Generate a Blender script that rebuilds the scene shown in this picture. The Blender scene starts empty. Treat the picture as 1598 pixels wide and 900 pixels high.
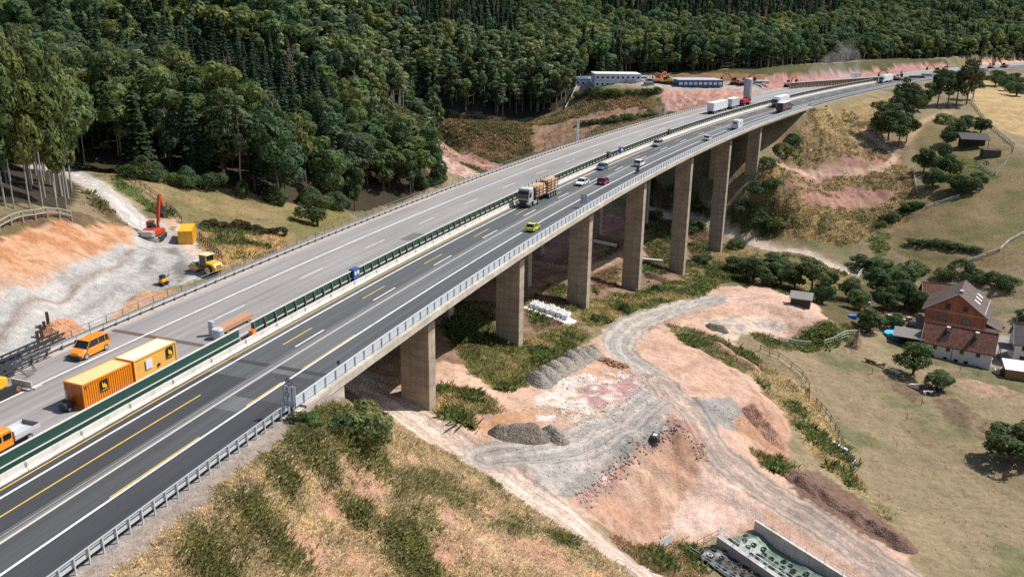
import bpy, bmesh, math, random
import numpy as np
from mathutils import Vector, Matrix
R = math.radians
SC = bpy.context.scene
COL = SC.collection
rng = np.random.default_rng(7)
random.seed(7)

# ------------------------------------------------------------------ camera, sky, sun, exposure
CAMH, PITCH, ROLL, FOC = 37.904, 0.315013, 0.016545, 1379.0     # metres above the bridge deck, radians, pixels of a 1598 wide frame
cam = bpy.data.cameras.new('camera'); cam_o = bpy.data.objects.new('camera', cam); COL.objects.link(cam_o)
cam.sensor_width = 36.0; cam.lens = 36.0 * FOC / 1598.0; cam.clip_start = 1.0; cam.clip_end = 6000.0
_f = Vector((0, math.cos(PITCH), -math.sin(PITCH))); _r0 = Vector((1, 0, 0)); _u0 = _r0.cross(_f)
_cr, _sr = math.cos(ROLL), math.sin(ROLL)
_rt = _cr * _r0 + _sr * _u0; _up = -_sr * _r0 + _cr * _u0
M4 = Matrix((( _rt.x, _up.x, -_f.x, 0), (_rt.y, _up.y, -_f.y, 0), (_rt.z, _up.z, -_f.z, CAMH), (0, 0, 0, 1)))
cam_o.matrix_world = M4
SC.camera = cam_o
SUN_AZ, SUN_EL = R(20.0), R(50.0)          # azimuth from +X towards +Y
sdir = Vector((math.cos(SUN_EL) * math.cos(SUN_AZ), math.cos(SUN_EL) * math.sin(SUN_AZ), math.sin(SUN_EL)))
W = bpy.data.worlds.new('World'); SC.world = W; W.use_nodes = True
_nt = W.node_tree; _nt.nodes.clear()
_sky = _nt.nodes.new('ShaderNodeTexSky'); _sky.sky_type = 'NISHITA'; _sky.sun_disc = False
_sky.sun_elevation = SUN_EL; _sky.sun_rotation = math.pi / 2 - SUN_AZ; _sky.air_density = 1.0; _sky.dust_density = 1.5
_bg = _nt.nodes.new('ShaderNodeBackground'); _bg.inputs['Strength'].default_value = 0.10
_ow = _nt.nodes.new('ShaderNodeOutputWorld')
_nt.links.new(_sky.outputs[0], _bg.inputs[0]); _nt.links.new(_bg.outputs[0], _ow.inputs[0])
sun = bpy.data.lights.new('sun', 'SUN'); sun.energy = 4.6; sun.angle = R(0.5); sun.color = (1.0, 0.965, 0.915)
sun_o = bpy.data.objects.new('sun', sun); COL.objects.link(sun_o)
sun_o.rotation_euler = (-sdir).to_track_quat('-Z', 'Y').to_euler(); sun_o.location = (80, 60, 160)
vs = SC.view_settings; vs.view_transform = 'Standard'; vs.look = 'None'; vs.exposure = 0.36; vs.gamma = 1.0; vs.use_curve_mapping = False
SC.cycles.use_denoising = False
SC.cycles.volume_bounces = 3; SC.cycles.sample_clamp_indirect = 3.0; SC.cycles.max_bounces = 6; SC.cycles.diffuse_bounces = 3; SC.cycles.glossy_bounces = 2; SC.cycles.transparent_max_bounces = 6

# ------------------------------------------------------------------ the motorway axis: a wide arc bending right
ARC0 = np.array([-24.5655, 93.5506]); PSI = 1.2204326; KAP = 0.00073633; GRADE = -0.0027168
CEN = ARC0 + np.array([math.sin(PSI), -math.cos(PSI)]) / KAP
A0 = math.atan2(ARC0[1] - CEN[1], ARC0[0] - CEN[0])
def road(s, d, z=0.0):                       # s metres along, d metres to the left, z above the deck
    a = PSI - KAP * s
    x = ARC0[0] + (math.sin(PSI) - math.sin(a)) / KAP - d * math.sin(a)
    y = ARC0[1] + (math.cos(a) - math.cos(PSI)) / KAP + d * math.cos(a)
    return Vector((x, y, GRADE * s + z))
def heading(s): return PSI - KAP * s
def road_sd(x, y):                            # arrays
    rx, ry = x - CEN[0], y - CEN[1]
    return -(np.arctan2(ry, rx) - A0) / KAP, np.hypot(rx, ry) - 1 / KAP

# a surveyed point: the sight line through a spot of the photograph, cut at height z
def sight(px, py):
    x, y = px - 799.0, py - 450.0
    u, w = (_cr * x + _sr * y) / FOC, -(-_sr * x + _cr * y) / FOC
    return np.array([u, math.cos(PITCH) + w * math.sin(PITCH), -math.sin(PITCH) + w * math.cos(PITCH)])
def at_z(px, py, z):
    d = sight(px, py); t = (z - CAMH) / d[2]
    return np.array([d[0] * t, d[1] * t, z])

# ------------------------------------------------------------------ noise
def _hash(ix, iy, seed):
    h = (ix * 374761393 + iy * 668265263 + seed * 2147483647 % 1000003 * 69069) & 0xFFFFFFFF
    h = ((h ^ (h >> 13)) * 1274126177) & 0xFFFFFFFF
    return ((h ^ (h >> 16)) & 0xFFFF) / 65535.0
def vnoise(x, y, seed=0):
    x = np.asarray(x, float); y = np.asarray(y, float)
    ix = np.floor(x).astype(np.int64); iy = np.floor(y).astype(np.int64)
    fx = x - ix; fy = y - iy
    fx = fx * fx * (3 - 2 * fx); fy = fy * fy * (3 - 2 * fy)
    a = _hash(ix, iy, seed); b = _hash(ix + 1, iy, seed); c = _hash(ix, iy + 1, seed); d = _hash(ix + 1, iy + 1, seed)
    return (a * (1 - fx) + b * fx) * (1 - fy) + (c * (1 - fx) + d * fx) * fy
def fbm(x, y, seed=0, oct=4):
    o = 0; a = 0.5; t = 0
    for k in range(oct):
        o = o + a * vnoise(x * 2 ** k + 13.7 * k, y * 2 ** k - 7.1 * k, seed + k); t += a; a *= 0.5
    return o / t                               # 0..1
def sstep(a, b, x):
    t = np.clip((x - a) / (b - a), 0, 1); return t * t * (3 - 2 * t)

# ------------------------------------------------------------------ terrain heights
CP = []
def cp(*l):
    for px, py, z in l: CP.append(at_z(px, py, z))
cp((650, 622, -13.6), (575, 600, -12.6), (795, 532, -17.0), (700, 560, -15.0), (905, 474, -21.8), (860, 510, -19.5),
   (985, 452, -29.0), (1058, 430, -36.0), (1112, 392, -38.6), (1165, 300, -24.5), (1210, 290, -22.0),
   (640, 690, -14.5), (720, 725, -15.5), (800, 775, -16.5), (880, 830, -17.3), (990, 890, -18.5), (1100, 960, -20),
   (390, 705, -0.9), (280, 790, -0.9), (180, 880, -0.9), (440, 660, -1.2), (540, 645, -3.6),
   (560, 700, -6.0), (640, 760, -8.0), (480, 760, -3.8), (400, 830, -3.4), (560, 850, -8.5), (740, 850, -12.5), (850, 895, -15.0), (650, 690, -11.0), (760, 770, -14.3), (900, 870, -16.6),
   (900, 700, -18.5), (870, 740, -17.5), (970, 660, -20.5), (1035, 610, -23.0), (985, 560, -23.0), (960, 532, -23.5), (1000, 500, -26.0), (1070, 475, -29.0), (1150, 465, -30.5),
   (850, 630, -18.5), (930, 600, -20.5), (990, 590, -22.0), (790, 680, -16.5), (760, 610, -16.3), (830, 580, -18.6),
   (1000, 690, -19.8), (1065, 660, -20.8), (1100, 670, -23.0), (1060, 770, -27.3), (1020, 820, -27.5), (1090, 800, -27.5), (1160, 780, -28.0), (930, 780, -19.0), (960, 840, -23.5),
   (1150, 870, -31.0), (1250, 890, -32.3), (1100, 895, -29.5), (1300, 960, -32.5),
   (1160, 710, -26.0), (1200, 760, -28.5), (1280, 820, -30.5), (1380, 895, -32.5), (1120, 640, -25.0), (1080, 590, -25.0),
   (1200, 640, -30.0), (1180, 690, -28.0), (1240, 700, -32.0), (1150, 590, -29.0),
   (1260, 480, -31.5), (1285, 500, -32.0), (1180, 515, -31.0), (1090, 530, -28.0), (1240, 530, -35.5), (1330, 525, -36.0), (1180, 548, -32.0),
   (1270, 620, -35.5), (1330, 730, -36.0), (1300, 560, -36.5), (1420, 600, -38.0), (1500, 650, -38.5), (1590, 890, -37.0), (1450, 800, -37.0), (1590, 700, -39.5), (1750, 800, -39.5), (1700, 1000, -38),
   (1400, 545, -39.0), (1500, 585, -39.8), (1590, 560, -40.5), (1590, 600, -40.5), (1500, 470, -40.0), (1700, 560, -41.0),
   (1380, 460, -39.8), (1300, 470, -39.0), (1250, 440, -39.3), (1180, 420, -38.8), (1350, 420, -39.5), (1250, 395, -38.0), (1150, 362, -37.0), (1060, 335, -34.0),
   (1200, 340, -32.5), (1300, 350, -33.0), (1400, 340, -31.5), (1260, 270, -22.5), (1350, 265, -21.5), (1230, 230, -14.0), (1270, 180, -3.4), (1330, 172, -4.5), (1330, 215, -13.0), (1400, 235, -16.5), (1390, 155, -2.5),
   (1480, 350, -29.0), (1590, 330, -25.5), (1590, 420, -34.0), (1450, 420, -37.5), (1500, 250, -17.0), (1590, 250, -15.0), (1510, 190, -9.5), (1430, 190, -8.0), (1560, 140, -4.5), (1590, 170, -6.0), (1700, 150, -5.0), (1750, 300, -20.0), (1800, 450, -34),
   (1440, 300, -24.5),
   # left of the motorway
   (250, 400, -2.2), (300, 385, -4.2), (330, 425, -2.2), (100, 490, -1.0), (20, 560, -1.0), (210, 440, -1.3), (215, 345, -2.0), (170, 300, -1.0), (120, 268, 0.0),
   (95, 474, -1.0), (182, 421, -1.7), (0, 537, -.9), (208, 388, -2.0), (-60, 575, -.9), (80, 425, 1.9), (150, 378, 1.5), (30, 460, 3.0), (60, 347, 6.2), (10, 352, 7.0), (150, 343, 3.4), (105, 350, 5.2), (-120, 420, 7.5), (-150, 560, 2.0), (-40, 640, -1.0),
   (300, 320, -5.0), (400, 320, -9.0), (480, 350, -12.0), (440, 385, -9.0), (370, 385, -5.5), (520, 335, -16.0), (250, 295, -2.5), (200, 275, -0.5), (560, 330, -20.0),
   (680, 240, -27.0), (630, 225, -27.0), (760, 268, -27.0), (700, 205, -19.5), (800, 200, -18.5), (850, 230, -22), (700, 180, -12.0), (800, 190, -14.5), (590, 190, -19.0), (900, 215, -17), (930, 178, -10.0), (980, 160, -5.5), (1000, 190, -12.0),
   (1050, 178, -6.0), (1100, 158, -2.5), (960, 137, -0.3), (1090, 138, -0.3), (920, 138, -1.5), (1000, 120, 0.5), (900, 160, -7.5), (1050, 139, -0.4),
   (1180, 140, -0.5), (1300, 140, -1.2), (1200, 112, 5.0), (1300, 108, 5.0), (1400, 100, 3.5), (1500, 103, 0.5), (1598, 95, 2.5),
   (760, 300, -26.0), (850, 262, -24), (900, 330, -27), (840, 390, -23.5), (850, 420, -21.0), (930, 380, -27.0), (760, 440, -17.0), (690, 470, -15.0), (960, 300, -27.0), (1010, 370, -31), (590, 560, -12.0))
# the wooded hills behind (x, y, z)
CP += [np.array(p, float) for p in [
   (-140, 170, 11), (-100, 150, 8.5), (-120, 230, 7), (-90, 230, 2.5), (-65, 240, -3), (-50, 262, -11), (-25, 300, -20), (-110, 290, 13), (-70, 320, 8), (-40, 360, -8), (-170, 300, 26), (-130, 380, 30), (-70, 400, 12),
   (-260, 240, 30), (-300, 400, 62), (-160, 480, 44), (-80, 480, 16), (-30, 440, -6), (20, 470, 2), (-20, 520, 8), (60, 500, 6), (120, 560, 7), (200, 620, 7), (0, 600, 19), (100, 640, 18), (200, 700, 17), (300, 720, 9), (-100, 600, 38), (400, 790, 11),
   (-200, 650, 74), (0, 750, 42), (150, 800, 38), (320, 860, 32), (480, 900, 25), (-250, 850, 120), (0, 950, 95), (250, 1050, 95), (500, 1100, 80), (800, 1100, 70), (700, 900, 30),
   (-400, 700, 130), (-600, 500, 140), (-500, 200, 70), (-700, 1000, 240), (0, 1500, 260), (600, 1600, 240), (1100, 1500, 210), (-700, 1600, 320), (-1000, 500, 230), (1100, 1000, 60), (900, 600, -15),
   (260, 330, -22), (330, 450, -8), (420, 420, -16), (500, 560, -4), (300, 200, -40), (450, 250, -38), (700, 300, -35), (200, 100, -40), (150, 40, -38), (50, 40, -30), (10, 50, -22), (-30, 45, -8), (-60, 40, -2), (-120, 40, 0), (-160, 110, 4), (-300, 60, 20), (-1000, 0, 150), (1200, 200, -30), (1200, 600, -10), (0, -100, -15), (400, -100, -38), (-400, -100, 10), (1200, -200, -36), (-1000, -200, 100)]]
CP = np.array(CP)
_d = np.hypot(CP[:, None, 0] - CP[None, :, 0], CP[:, None, 1] - CP[None, :, 1]) / 100.0
_n = len(CP)
_A = np.zeros((_n + 3, _n + 3))
_A[:_n, :_n] = np.where(_d > 0, _d ** 2 * np.log(_d + 1e-12), 0) + np.eye(_n) * 0.0015
_A[:_n, _n] = 1; _A[:_n, _n + 1:] = CP[:, :2] / 100; _A[_n:, :_n] = _A[:_n, _n:].T
_w = np.linalg.solve(_A, np.concatenate([CP[:, 2], np.zeros(3)]))
def tps(x, y):
    x = np.asarray(x, float).ravel(); y = np.asarray(y, float).ravel(); out = np.empty(len(x))
    for i in range(0, len(x), 20000):
        X, Y = x[i:i + 20000], y[i:i + 20000]
        d = ((X[:, None] - CP[None, :, 0]) ** 2 + (Y[:, None] - CP[None, :, 1]) ** 2) / 1e4
        out[i:i + 20000] = (0.5 * d * np.log(d + 1e-12)) @ _w[:_n] + _w[_n] + X / 100 * _w[_n + 1] + Y / 100 * _w[_n + 2]
    return out
def height(x, y):
    x = np.asarray(x, float).ravel(); y = np.asarray(y, float).ravel()
    z = tps(x, y)
    z = z + (fbm(x / 5, y / 5, 3, 3) - .5) * 1.1 + (fbm(x / 1.7, y / 1.7, 9, 2) - .5) * .35
    s, d = road_sd(x, y)
    far = sstep(-6.0, -9.5, s) + sstep(295, 300, s)
    lo, hi = -11.6, np.where(s > 250, 34.0, 25.2)
    out = np.maximum(np.maximum(lo - d, d - hi), 0)
    wgt = (1 - sstep(0, 5.0, out)) * np.clip(far, 0, 1) * (s > -250) * (s < 900)
    z = z * (1 - wgt) + (GRADE * s - 0.14) * wgt
    return z
def axis(fine, lo, hi, mid, mhi, mlo):
    a = list(np.arange(fine[0], fine[1], fine[2]))
    st = fine[2]; v = a[-1]
    while v < hi:
        st = min(st * 1.06, mid if v < mhi else 45); v += st; a.append(v)
    st = fine[2]; v = a[0]; b = []
    while v > lo:
        st = min(st * 1.06, mid if v > mlo else 45); v -= st; b.append(v)
    return np.array(b[::-1] + a)
GX = axis((-75, 130, 0.72), -1000, 1200, 2.4, 420, -200)
GY = axis((62, 260, 0.72), -90, 1650, 2.4, 720, 0)
_XX, _YY = np.meshgrid(GX, GY)
GZ = height(_XX, _YY).reshape(_XX.shape)
def gz(x, y):                                  # height of the finished terrain mesh
    x = np.asarray(x, float); y = np.asarray(y, float)
    i = np.clip(np.searchsorted(GX, x) - 1, 0, len(GX) - 2); j = np.clip(np.searchsorted(GY, y) - 1, 0, len(GY) - 2)
    u = (x - GX[i]) / (GX[i + 1] - GX[i]); v = (y - GY[j]) / (GY[j + 1] - GY[j])
    return (GZ[j, i] * (1 - u) + GZ[j, i + 1] * u) * (1 - v) + (GZ[j + 1, i] * (1 - u) + GZ[j + 1, i + 1] * u) * v
def ground(px, py, lift=0.0):                  # where a sight line first meets the terrain
    d = sight(px, py); t = 50 * 1.0035 ** np.arange(900)
    X, Y, Z = d[0] * t, d[1] * t, CAMH + d[2] * t
    b = (Z - lift) < gz(X, Y)
    if not b.any(): return np.array([X[-1], Y[-1], gz(X[-1], Y[-1])])
    k = int(np.argmax(b)); k = max(k, 1)
    t0, t1 = t[k - 1], t[k]
    for _ in range(24):
        tm = (t0 + t1) / 2
        if CAMH + d[2] * tm - lift < gz(d[0] * tm, d[1] * tm): t1 = tm
        else: t0 = tm
    x, y = d[0] * t1, d[1] * t1
    return np.array([x, y, float(gz(x, y))])
def gpoly(pts, lift=0.0): return np.array([ground(px, py, lift)[:2] for px, py in pts])
def inpoly(x, y, P):
    r = np.zeros(x.shape, bool); n = len(P)
    bx = (x >= P[:, 0].min()) & (x <= P[:, 0].max()) & (y >= P[:, 1].min()) & (y <= P[:, 1].max())
    idx = np.nonzero(bx.ravel())[0]
    if not len(idx): return r
    X, Y = x.ravel()[idx], y.ravel()[idx]; c = np.zeros(len(idx), bool)
    for k in range(n):
        x0, y0 = P[k - 1]; x1, y1 = P[k]
        if y0 == y1: continue
        m = (y0 > Y) != (y1 > Y)
        c ^= m & (X < (x1 - x0) * (Y - y0) / (y1 - y0) + x0)
    rr = r.ravel(); rr[idx] = c
    return rr.reshape(x.shape)
def polydist(x, y, L):                         # distance to a polyline
    best = np.full(x.shape, 1e9)
    for k in range(len(L) - 1):
        ax, ay = L[k]; bx, by = L[k + 1]
        t = np.clip(((x - ax) * (bx - ax) + (y - ay) * (by - ay)) / max((bx - ax) ** 2 + (by - ay) ** 2, 1e-9), 0, 1)
        best = np.minimum(best, np.hypot(x - ax - t * (bx - ax), y - ay - t * (by - ay)))
    return best
# ------------------------------------------------------------------ object helpers
def put(o, parent=None):
    COL.objects.link(o)
    if parent is not None: o.parent = parent
    return o
def tag(o, label=None, cat=None, group=None, kind=None):
    if label: o['label'] = label
    if cat: o['category'] = cat
    if group: o['group'] = group
    if kind: o['kind'] = kind
    return o
def thing(name, label, cat, loc=(0, 0, 0), rz=0.0, group=None, tilt=None):
    o = bpy.data.objects.new(name, None); o.empty_display_size = 0.3; COL.objects.link(o)
    o.location = loc; o.rotation_euler = (tilt[0], tilt[1], rz) if tilt else (0, 0, rz)
    return tag(o, label, cat, group)
def copy_tree(o, parent=None):
    c = o.copy(); COL.objects.link(c)
    if parent is not None: c.parent = parent
    for ch in o.children: copy_tree(ch, c)
    return c
class MB:
    def __init__(s): s.v = []; s.f = []
    def add(s, vs, fs):
        b = len(s.v); s.v += [tuple(p) for p in vs]; s.f += [tuple(i + b for i in f) for f in fs]; return s
    def box(s, c, d, rz=0.0, taper=None):
        cx, cy, cz = c; hx, hy, hz = d[0] / 2, d[1] / 2, d[2] / 2; ca, sa = math.cos(rz), math.sin(rz); vs = []
        for z in (-hz, hz):
            k = 1.0 if (taper is None or z < 0) else taper
            for x, y in ((-hx, -hy), (hx, -hy), (hx, hy), (-hx, hy)):
                x *= k; y *= k; vs.append((cx + x * ca - y * sa, cy + x * sa + y * ca, cz + z))
        return s.add(vs, [(0, 3, 2, 1), (4, 5, 6, 7), (0, 1, 5, 4), (1, 2, 6, 5), (2, 3, 7, 6), (3, 0, 4, 7)])
    def bar(s, a, b, w, h=None):
        a, b = Vector(a), Vector(b); h = h or w; t = (b - a).normalized()
        n = t.cross(Vector((0, 0, 1)));  n = n.normalized() if n.length > 1e-4 else Vector((1, 0, 0)); m = n.cross(t)
        vs = [p + n * x * w / 2 + m * y * h / 2 for p in (a, b) for x, y in ((-1, -1), (1, -1), (1, 1), (-1, 1))]
        return s.add(vs, [(0, 1, 2, 3), (7, 6, 5, 4), (4, 5, 1, 0), (5, 6, 2, 1), (6, 7, 3, 2), (7, 4, 0, 3)])
    def tube(s, pts, r, n=8, cap=True):
        pts = [Vector(p) for p in pts]; rs = r if isinstance(r, (list, tuple)) else [r] * len(pts); vs = []; fs = []
        for i, p in enumerate(pts):
            t = (pts[min(i + 1, len(pts) - 1)] - pts[max(i - 1, 0)]).normalized()
            u = t.cross(Vector((0, 0, 1))) if abs(t.z) < .95 else t.cross(Vector((1, 0, 0))); u.normalize(); w = t.cross(u)
            vs += [p + (u * math.cos(2 * math.pi * k / n) + w * math.sin(2 * math.pi * k / n)) * rs[i] for k in range(n)]
        for i in range(len(pts) - 1):
            for k in range(n):
                a = i * n + k; b = i * n + (k + 1) % n; fs.append((a, b, b + n, a + n))
        if cap: fs += [tuple(range(n))[::-1], tuple(range((len(pts) - 1) * n, len(pts) * n))]
        return s.add(vs, fs)
    def cyl(s, a, b, r, n=16, r2=None): return s.tube([a, b], [r, r2 if r2 is not None else r], n)
    def prism(s, poly, axis, lo, hi):          # poly in the two other axes, extruded along axis
        n = len(poly); vs = []
        for e in (lo, hi):
            for a, b in poly:
                vs.append({'x': (e, a, b), 'y': (a, e, b), 'z': (a, b, e)}[axis])
        fs = [tuple(range(n))[::-1], tuple(range(n, 2 * n))] + [(k, (k + 1) % n, n + (k + 1) % n, n + k) for k in range(n)]
        return s.add(vs, fs)
    def loft(s, rings, cap=True):
        n = len(rings[0]); vs = [p for r in rings for p in r]; fs = []
        for i in range(len(rings) - 1):
            for k in range(n):
                a = i * n + k; b = i * n + (k + 1) % n; fs.append((a, b, b + n, a + n))
        if cap: fs += [tuple(range(n))[::-1], tuple(range((len(rings) - 1) * n, len(rings) * n))]
        return s.add(vs, fs)
    def quad(s, a, b, c, d): return s.add([a, b, c, d], [(0, 1, 2, 3)])
    def mesh(s, name):
        me = bpy.data.meshes.new(name); me.from_pydata(s.v, [], s.f)
        bm = bmesh.new(); bm.from_mesh(me); bmesh.ops.recalc_face_normals(bm, faces=bm.faces); bm.to_mesh(me); bm.free(); me.update()
        return me
    def build(s, name, m, parent=None, smooth=False, bevel=0.0, raw=False):
        if raw: me = bpy.data.meshes.new(name); me.from_pydata(s.v, [], s.f); me.update()
        else: me = s.mesh(name)
        if smooth: me.polygons.foreach_set('use_smooth', [True] * len(me.polygons))
        me.materials.append(m); o = bpy.data.objects.new(name, me); put(o, parent)
        if bevel:
            b = o.modifiers.new('bevel', 'BEVEL'); b.width = bevel; b.segments = 2; b.limit_method = 'ANGLE'; b.angle_limit = R(35)
        return o
def sweep(profile, s0, s1, step=2.0, closed=True, z0=0.0):
    n = max(1, int(math.ceil((s1 - s0) / step))); rings = [[road(s0 + (s1 - s0) * i / n, d, z) for d, z in profile] for i in range(n + 1)]
    mb = MB()
    if closed: mb.loft(rings)
    else:
        k = len(profile)
        vs = [p for r in rings for p in r]; fs = [(i * k + j, i * k + j + 1, (i + 1) * k + j + 1, (i + 1) * k + j) for i in range(n) for j in range(k - 1)]
        mb.add(vs, fs)
    return mb
def rect(d0, d1, z0, z1): return [(d0, z0), (d1, z0), (d1, z1), (d0, z1)]

# ------------------------------------------------------------------ materials
class NT:
    def __init__(s, name):
        s.m = bpy.data.materials.new(name); s.m.use_nodes = True; s.t = s.m.node_tree; s.b = s.t.nodes['Principled BSDF']
    def n(s, typ, **kw):
        x = s.t.nodes.new(typ)
        for k, v in kw.items():
            if k in x.inputs.keys(): x.inputs[k].default_value = v
            else: setattr(x, k, v)
        return x
    def l(s, a, b): s.t.links.new(a, b)
    def noise(s, scale, vec=None, detail=4.0, rough=0.6, out='Fac'):
        x = s.n('ShaderNodeTexNoise', Scale=scale, Detail=detail, Roughness=rough)
        if vec is not None: s.l(vec, x.inputs['Vector'])
        return x.outputs[out]
    def map(s, v, a, b, c, d):
        x = s.n('ShaderNodeMapRange'); x.inputs[1].default_value = a; x.inputs[2].default_value = b; x.inputs[3].default_value = c; x.inputs[4].default_value = d
        s.l(v, x.inputs[0]); return x.outputs[0]
    def math(s, op, a, b=None):
        x = s.n('ShaderNodeMath', operation=op)
        for i, q in enumerate((a, b)):
            if q is None: continue
            if isinstance(q, (int, float)): x.inputs[i].default_value = q
            else: s.l(q, x.inputs[i])
        return x.outputs[0]
    def mix(s, fac, a, b, typ='MIX'):
        x = s.n('ShaderNodeMix', data_type='RGBA', blend_type=typ)
        for i, q in ((0, fac), (6, a), (7, b)):
            if isinstance(q, (int, float)): x.inputs[i].default_value = q
            elif isinstance(q, (tuple, list)): x.inputs[i].default_value = (*q[:3], 1)
            else: s.l(q, x.inputs[i])
        return x.outputs[2]
    def scalecol(s, col, f):
        x = s.n('ShaderNodeVectorMath', operation='SCALE'); s.l(col, x.inputs[0])
        if isinstance(f, (int, float)): x.inputs['Scale'].default_value = f
        else: s.l(f, x.inputs['Scale'])
        return x.outputs[0]
    def coord(s, which='Object', scale=None):
        t = s.n('ShaderNodeTexCoord').outputs[which]
        if scale is None: return t
        m = s.n('ShaderNodeMapping'); m.inputs['Scale'].default_value = scale; s.l(t, m.inputs['Vector']); return m.outputs[0]
    def bump(s, h, strength=0.3, dist=0.1):
        x = s.n('ShaderNodeBump', Strength=strength, Distance=dist); s.l(h, x.inputs['Height']); s.l(x.outputs[0], s.b.inputs['Normal'])
    def base(s, c):
        if isinstance(c, (tuple, list)): s.b.inputs['Base Color'].default_value = (*c[:3], 1)
        else: s.l(c, s.b.inputs['Base Color'])
    def set(s, rough=0.6, metal=0.0, spec=None, coat=0.0):
        s.b.inputs['Roughness'].default_value = rough; s.b.inputs['Metallic'].default_value = metal
        if spec is not None: s.b.inputs['Specular IOR Level'].default_value = spec
        if coat: s.b.inputs['Coat Weight'].default_value = coat; s.b.inputs['Coat Roughness'].default_value = 0.08
        return s.m
MATS = {}
def mat(name, col, rough=0.6, metal=0.0, var=0.12, scale=3.0, coat=0.0, spec=None, dirt=None, bump=0.0):
    if name in MATS: return MATS[name]
    t = NT(name); v = t.coord(); n = t.noise(scale, v)
    c = t.mix(n, [q * (1 - var) for q in col], [min(1, q * (1 + var)) for q in col])
    if dirt:
        n2 = t.noise(scale * .35 + .2, v, 6, .7); c = t.mix(t.map(n2, .48, .72, 0, dirt[3]), c, dirt[:3])
    t.base(c)
    if bump: t.bump(t.noise(scale * 3, v), bump, 0.05)
    MATS[name] = t.set(rough, metal, spec, coat); return MATS[name]
def paint(name, col, rough=0.32): return mat(name, col, rough, 0, .06, 1.5, .5, dirt=(.2, .16, .12, .12))
# ------------------------------------------------------------------ small relief: gullies in the cuttings, berms along the haul roads
def gullies(pts, a, b, amp, wide=1.1, long=6.0):
    P = gpoly(pts); A, B = ground(*a)[:2], ground(*b)[:2]; e = (B - A) / np.linalg.norm(B - A); u = _XX * -e[1] + _YY * e[0]; v = _XX * e[0] + _YY * e[1]
    m = inpoly(_XX, _YY, P).astype(float)
    for _ in range(2): m[1:-1, 1:-1] = (m[1:-1, 1:-1] + m[:-2, 1:-1] + m[2:, 1:-1] + m[1:-1, :-2] + m[1:-1, 2:]) / 5
    u = u + (fbm(_XX / 4, _YY / 4, 15, 2) - .5) * 3; r = np.abs(fbm(u / wide, v / long, 71, 3) - .5) * 2 + .6 * (fbm(_XX / 1.3, _YY / 1.3, 72, 3) - .5)
    return m * (r - .35) * amp
def berm(pts, w, amp):
    L = np.array([ground(*p)[:2] for p in pts]); L2 = [L[0]]
    for k in range(len(L) - 1):
        for t in (.25, .75): L2.append(L[k] * (1 - t) + L[k + 1] * t)
    d = polydist(_XX, _YY, np.array(L2 + [L[-1]])); return amp * np.exp(-((d - w / 2 - .9) / .75) ** 2) * sstep(.35, .6, fbm(_XX / 4, _YY / 4, 83, 3)) - .18 * np.exp(-(d / (w * .42)) ** 4)
_rel = gullies([(920, 795), (955, 735), (1005, 695), (1060, 668), (1092, 680), (1100, 718), (1060, 785), (1035, 835), (960, 838)], (1000, 690), (1050, 790), 1.9)
_rel = _rel + gullies([(-60, 365), (60, 348), (205, 354), (212, 385), (178, 418), (95, 466), (0, 528), (-60, 560)], (80, 350), (110, 455), .7, 1.4)
_rel = _rel + gullies([(1035, 142), (1160, 142), (1130, 160), (1060, 178)], (1090, 140), (1080, 175), 2.0, 3, 9) + gullies([(1190, 132), (1300, 117), (1480, 100), (1480, 108), (1300, 128)], (1300, 112), (1300, 127), 1.8, 3, 6)
_rel = _rel + gullies([(690, 560), (830, 600), (930, 525), (1060, 455), (1180, 445), (1285, 500), (1165, 520), (1240, 620), (1225, 690), (1310, 780), (1110, 840), (1030, 840), (890, 790), (820, 790), (740, 720), (640, 650)], (700, 600), (1200, 700), .55, 2.2, 5)
_rel = _rel + gullies([(1195, 330), (1310, 380), (1420, 340), (1400, 240), (1300, 208), (1230, 235)], (1300, 220), (1290, 370), 1.5, 2.5, 5)
for _p, _w in (([(760, 715), (830, 708), (920, 690), (990, 650), (1035, 608), (1012, 580), (970, 555), (962, 532), (990, 505), (1050, 482), (1110, 468)], 5.4), ([(1035, 600), (1075, 640), (1105, 690), (1150, 735), (1230, 785), (1330, 850)], 6.5), ([(560, 600), (610, 625), (690, 685), (760, 730), (850, 790), (930, 845), (1030, 910)], 5.6), ([(1000, 322), (1060, 338), (1130, 357), (1200, 384), (1330, 428)], 3.4), ([(1190, 258), (1270, 266), (1340, 272), (1392, 258), (1398, 240)], 2.4)): _rel = _rel + berm(_p, _w, .42)
_s0, _d0 = road_sd(_XX, _YY)
GZ += _rel * (1 - ((_d0 > -12) & (_d0 < 26) & ((_s0 < 0) | (_s0 > 295))))

# ------------------------------------------------------------------ ground cover (colours in metres on the terrain)
_wx = (fbm(_XX / 2.5, _YY / 2.5, 21, 4) - .5) * 1.9; _wy = (fbm(_XX / 2.5, _YY / 2.5, 31, 4) - .5) * 1.9
_depth = np.clip(np.hypot(_XX, _YY) / 150, .5, 2.0)
QX, QY = _XX + _wx * _depth, _YY + _wy * _depth           # warped places: ragged borders
NA, NB, NC = fbm(_XX / 9, _YY / 9, 41, 4), (.5 * fbm(_XX / 4, _YY / 4, 51, 3) + .5 * fbm(_XX / 1.1, _YY / 1.1, 55, 3)), fbm(_XX / 25, _YY / 25, 61, 3)
LAT = np.zeros(GZ.shape); TRK = np.zeros(GZ.shape); CO = np.zeros(GZ.shape + (3,)); VEG = np.zeros(GZ.shape); KIND = np.zeros(GZ.shape, int)
def C(*c): return np.array(c)
def blend(c0, c1, t): return c0 + (c1 - c0) * np.clip(t, 0, 1)[..., None]
MEADOW, MGREEN, STRAW = C(.22, .168, .10), C(.135, .128, .062), C(.34, .25, .125)
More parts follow.
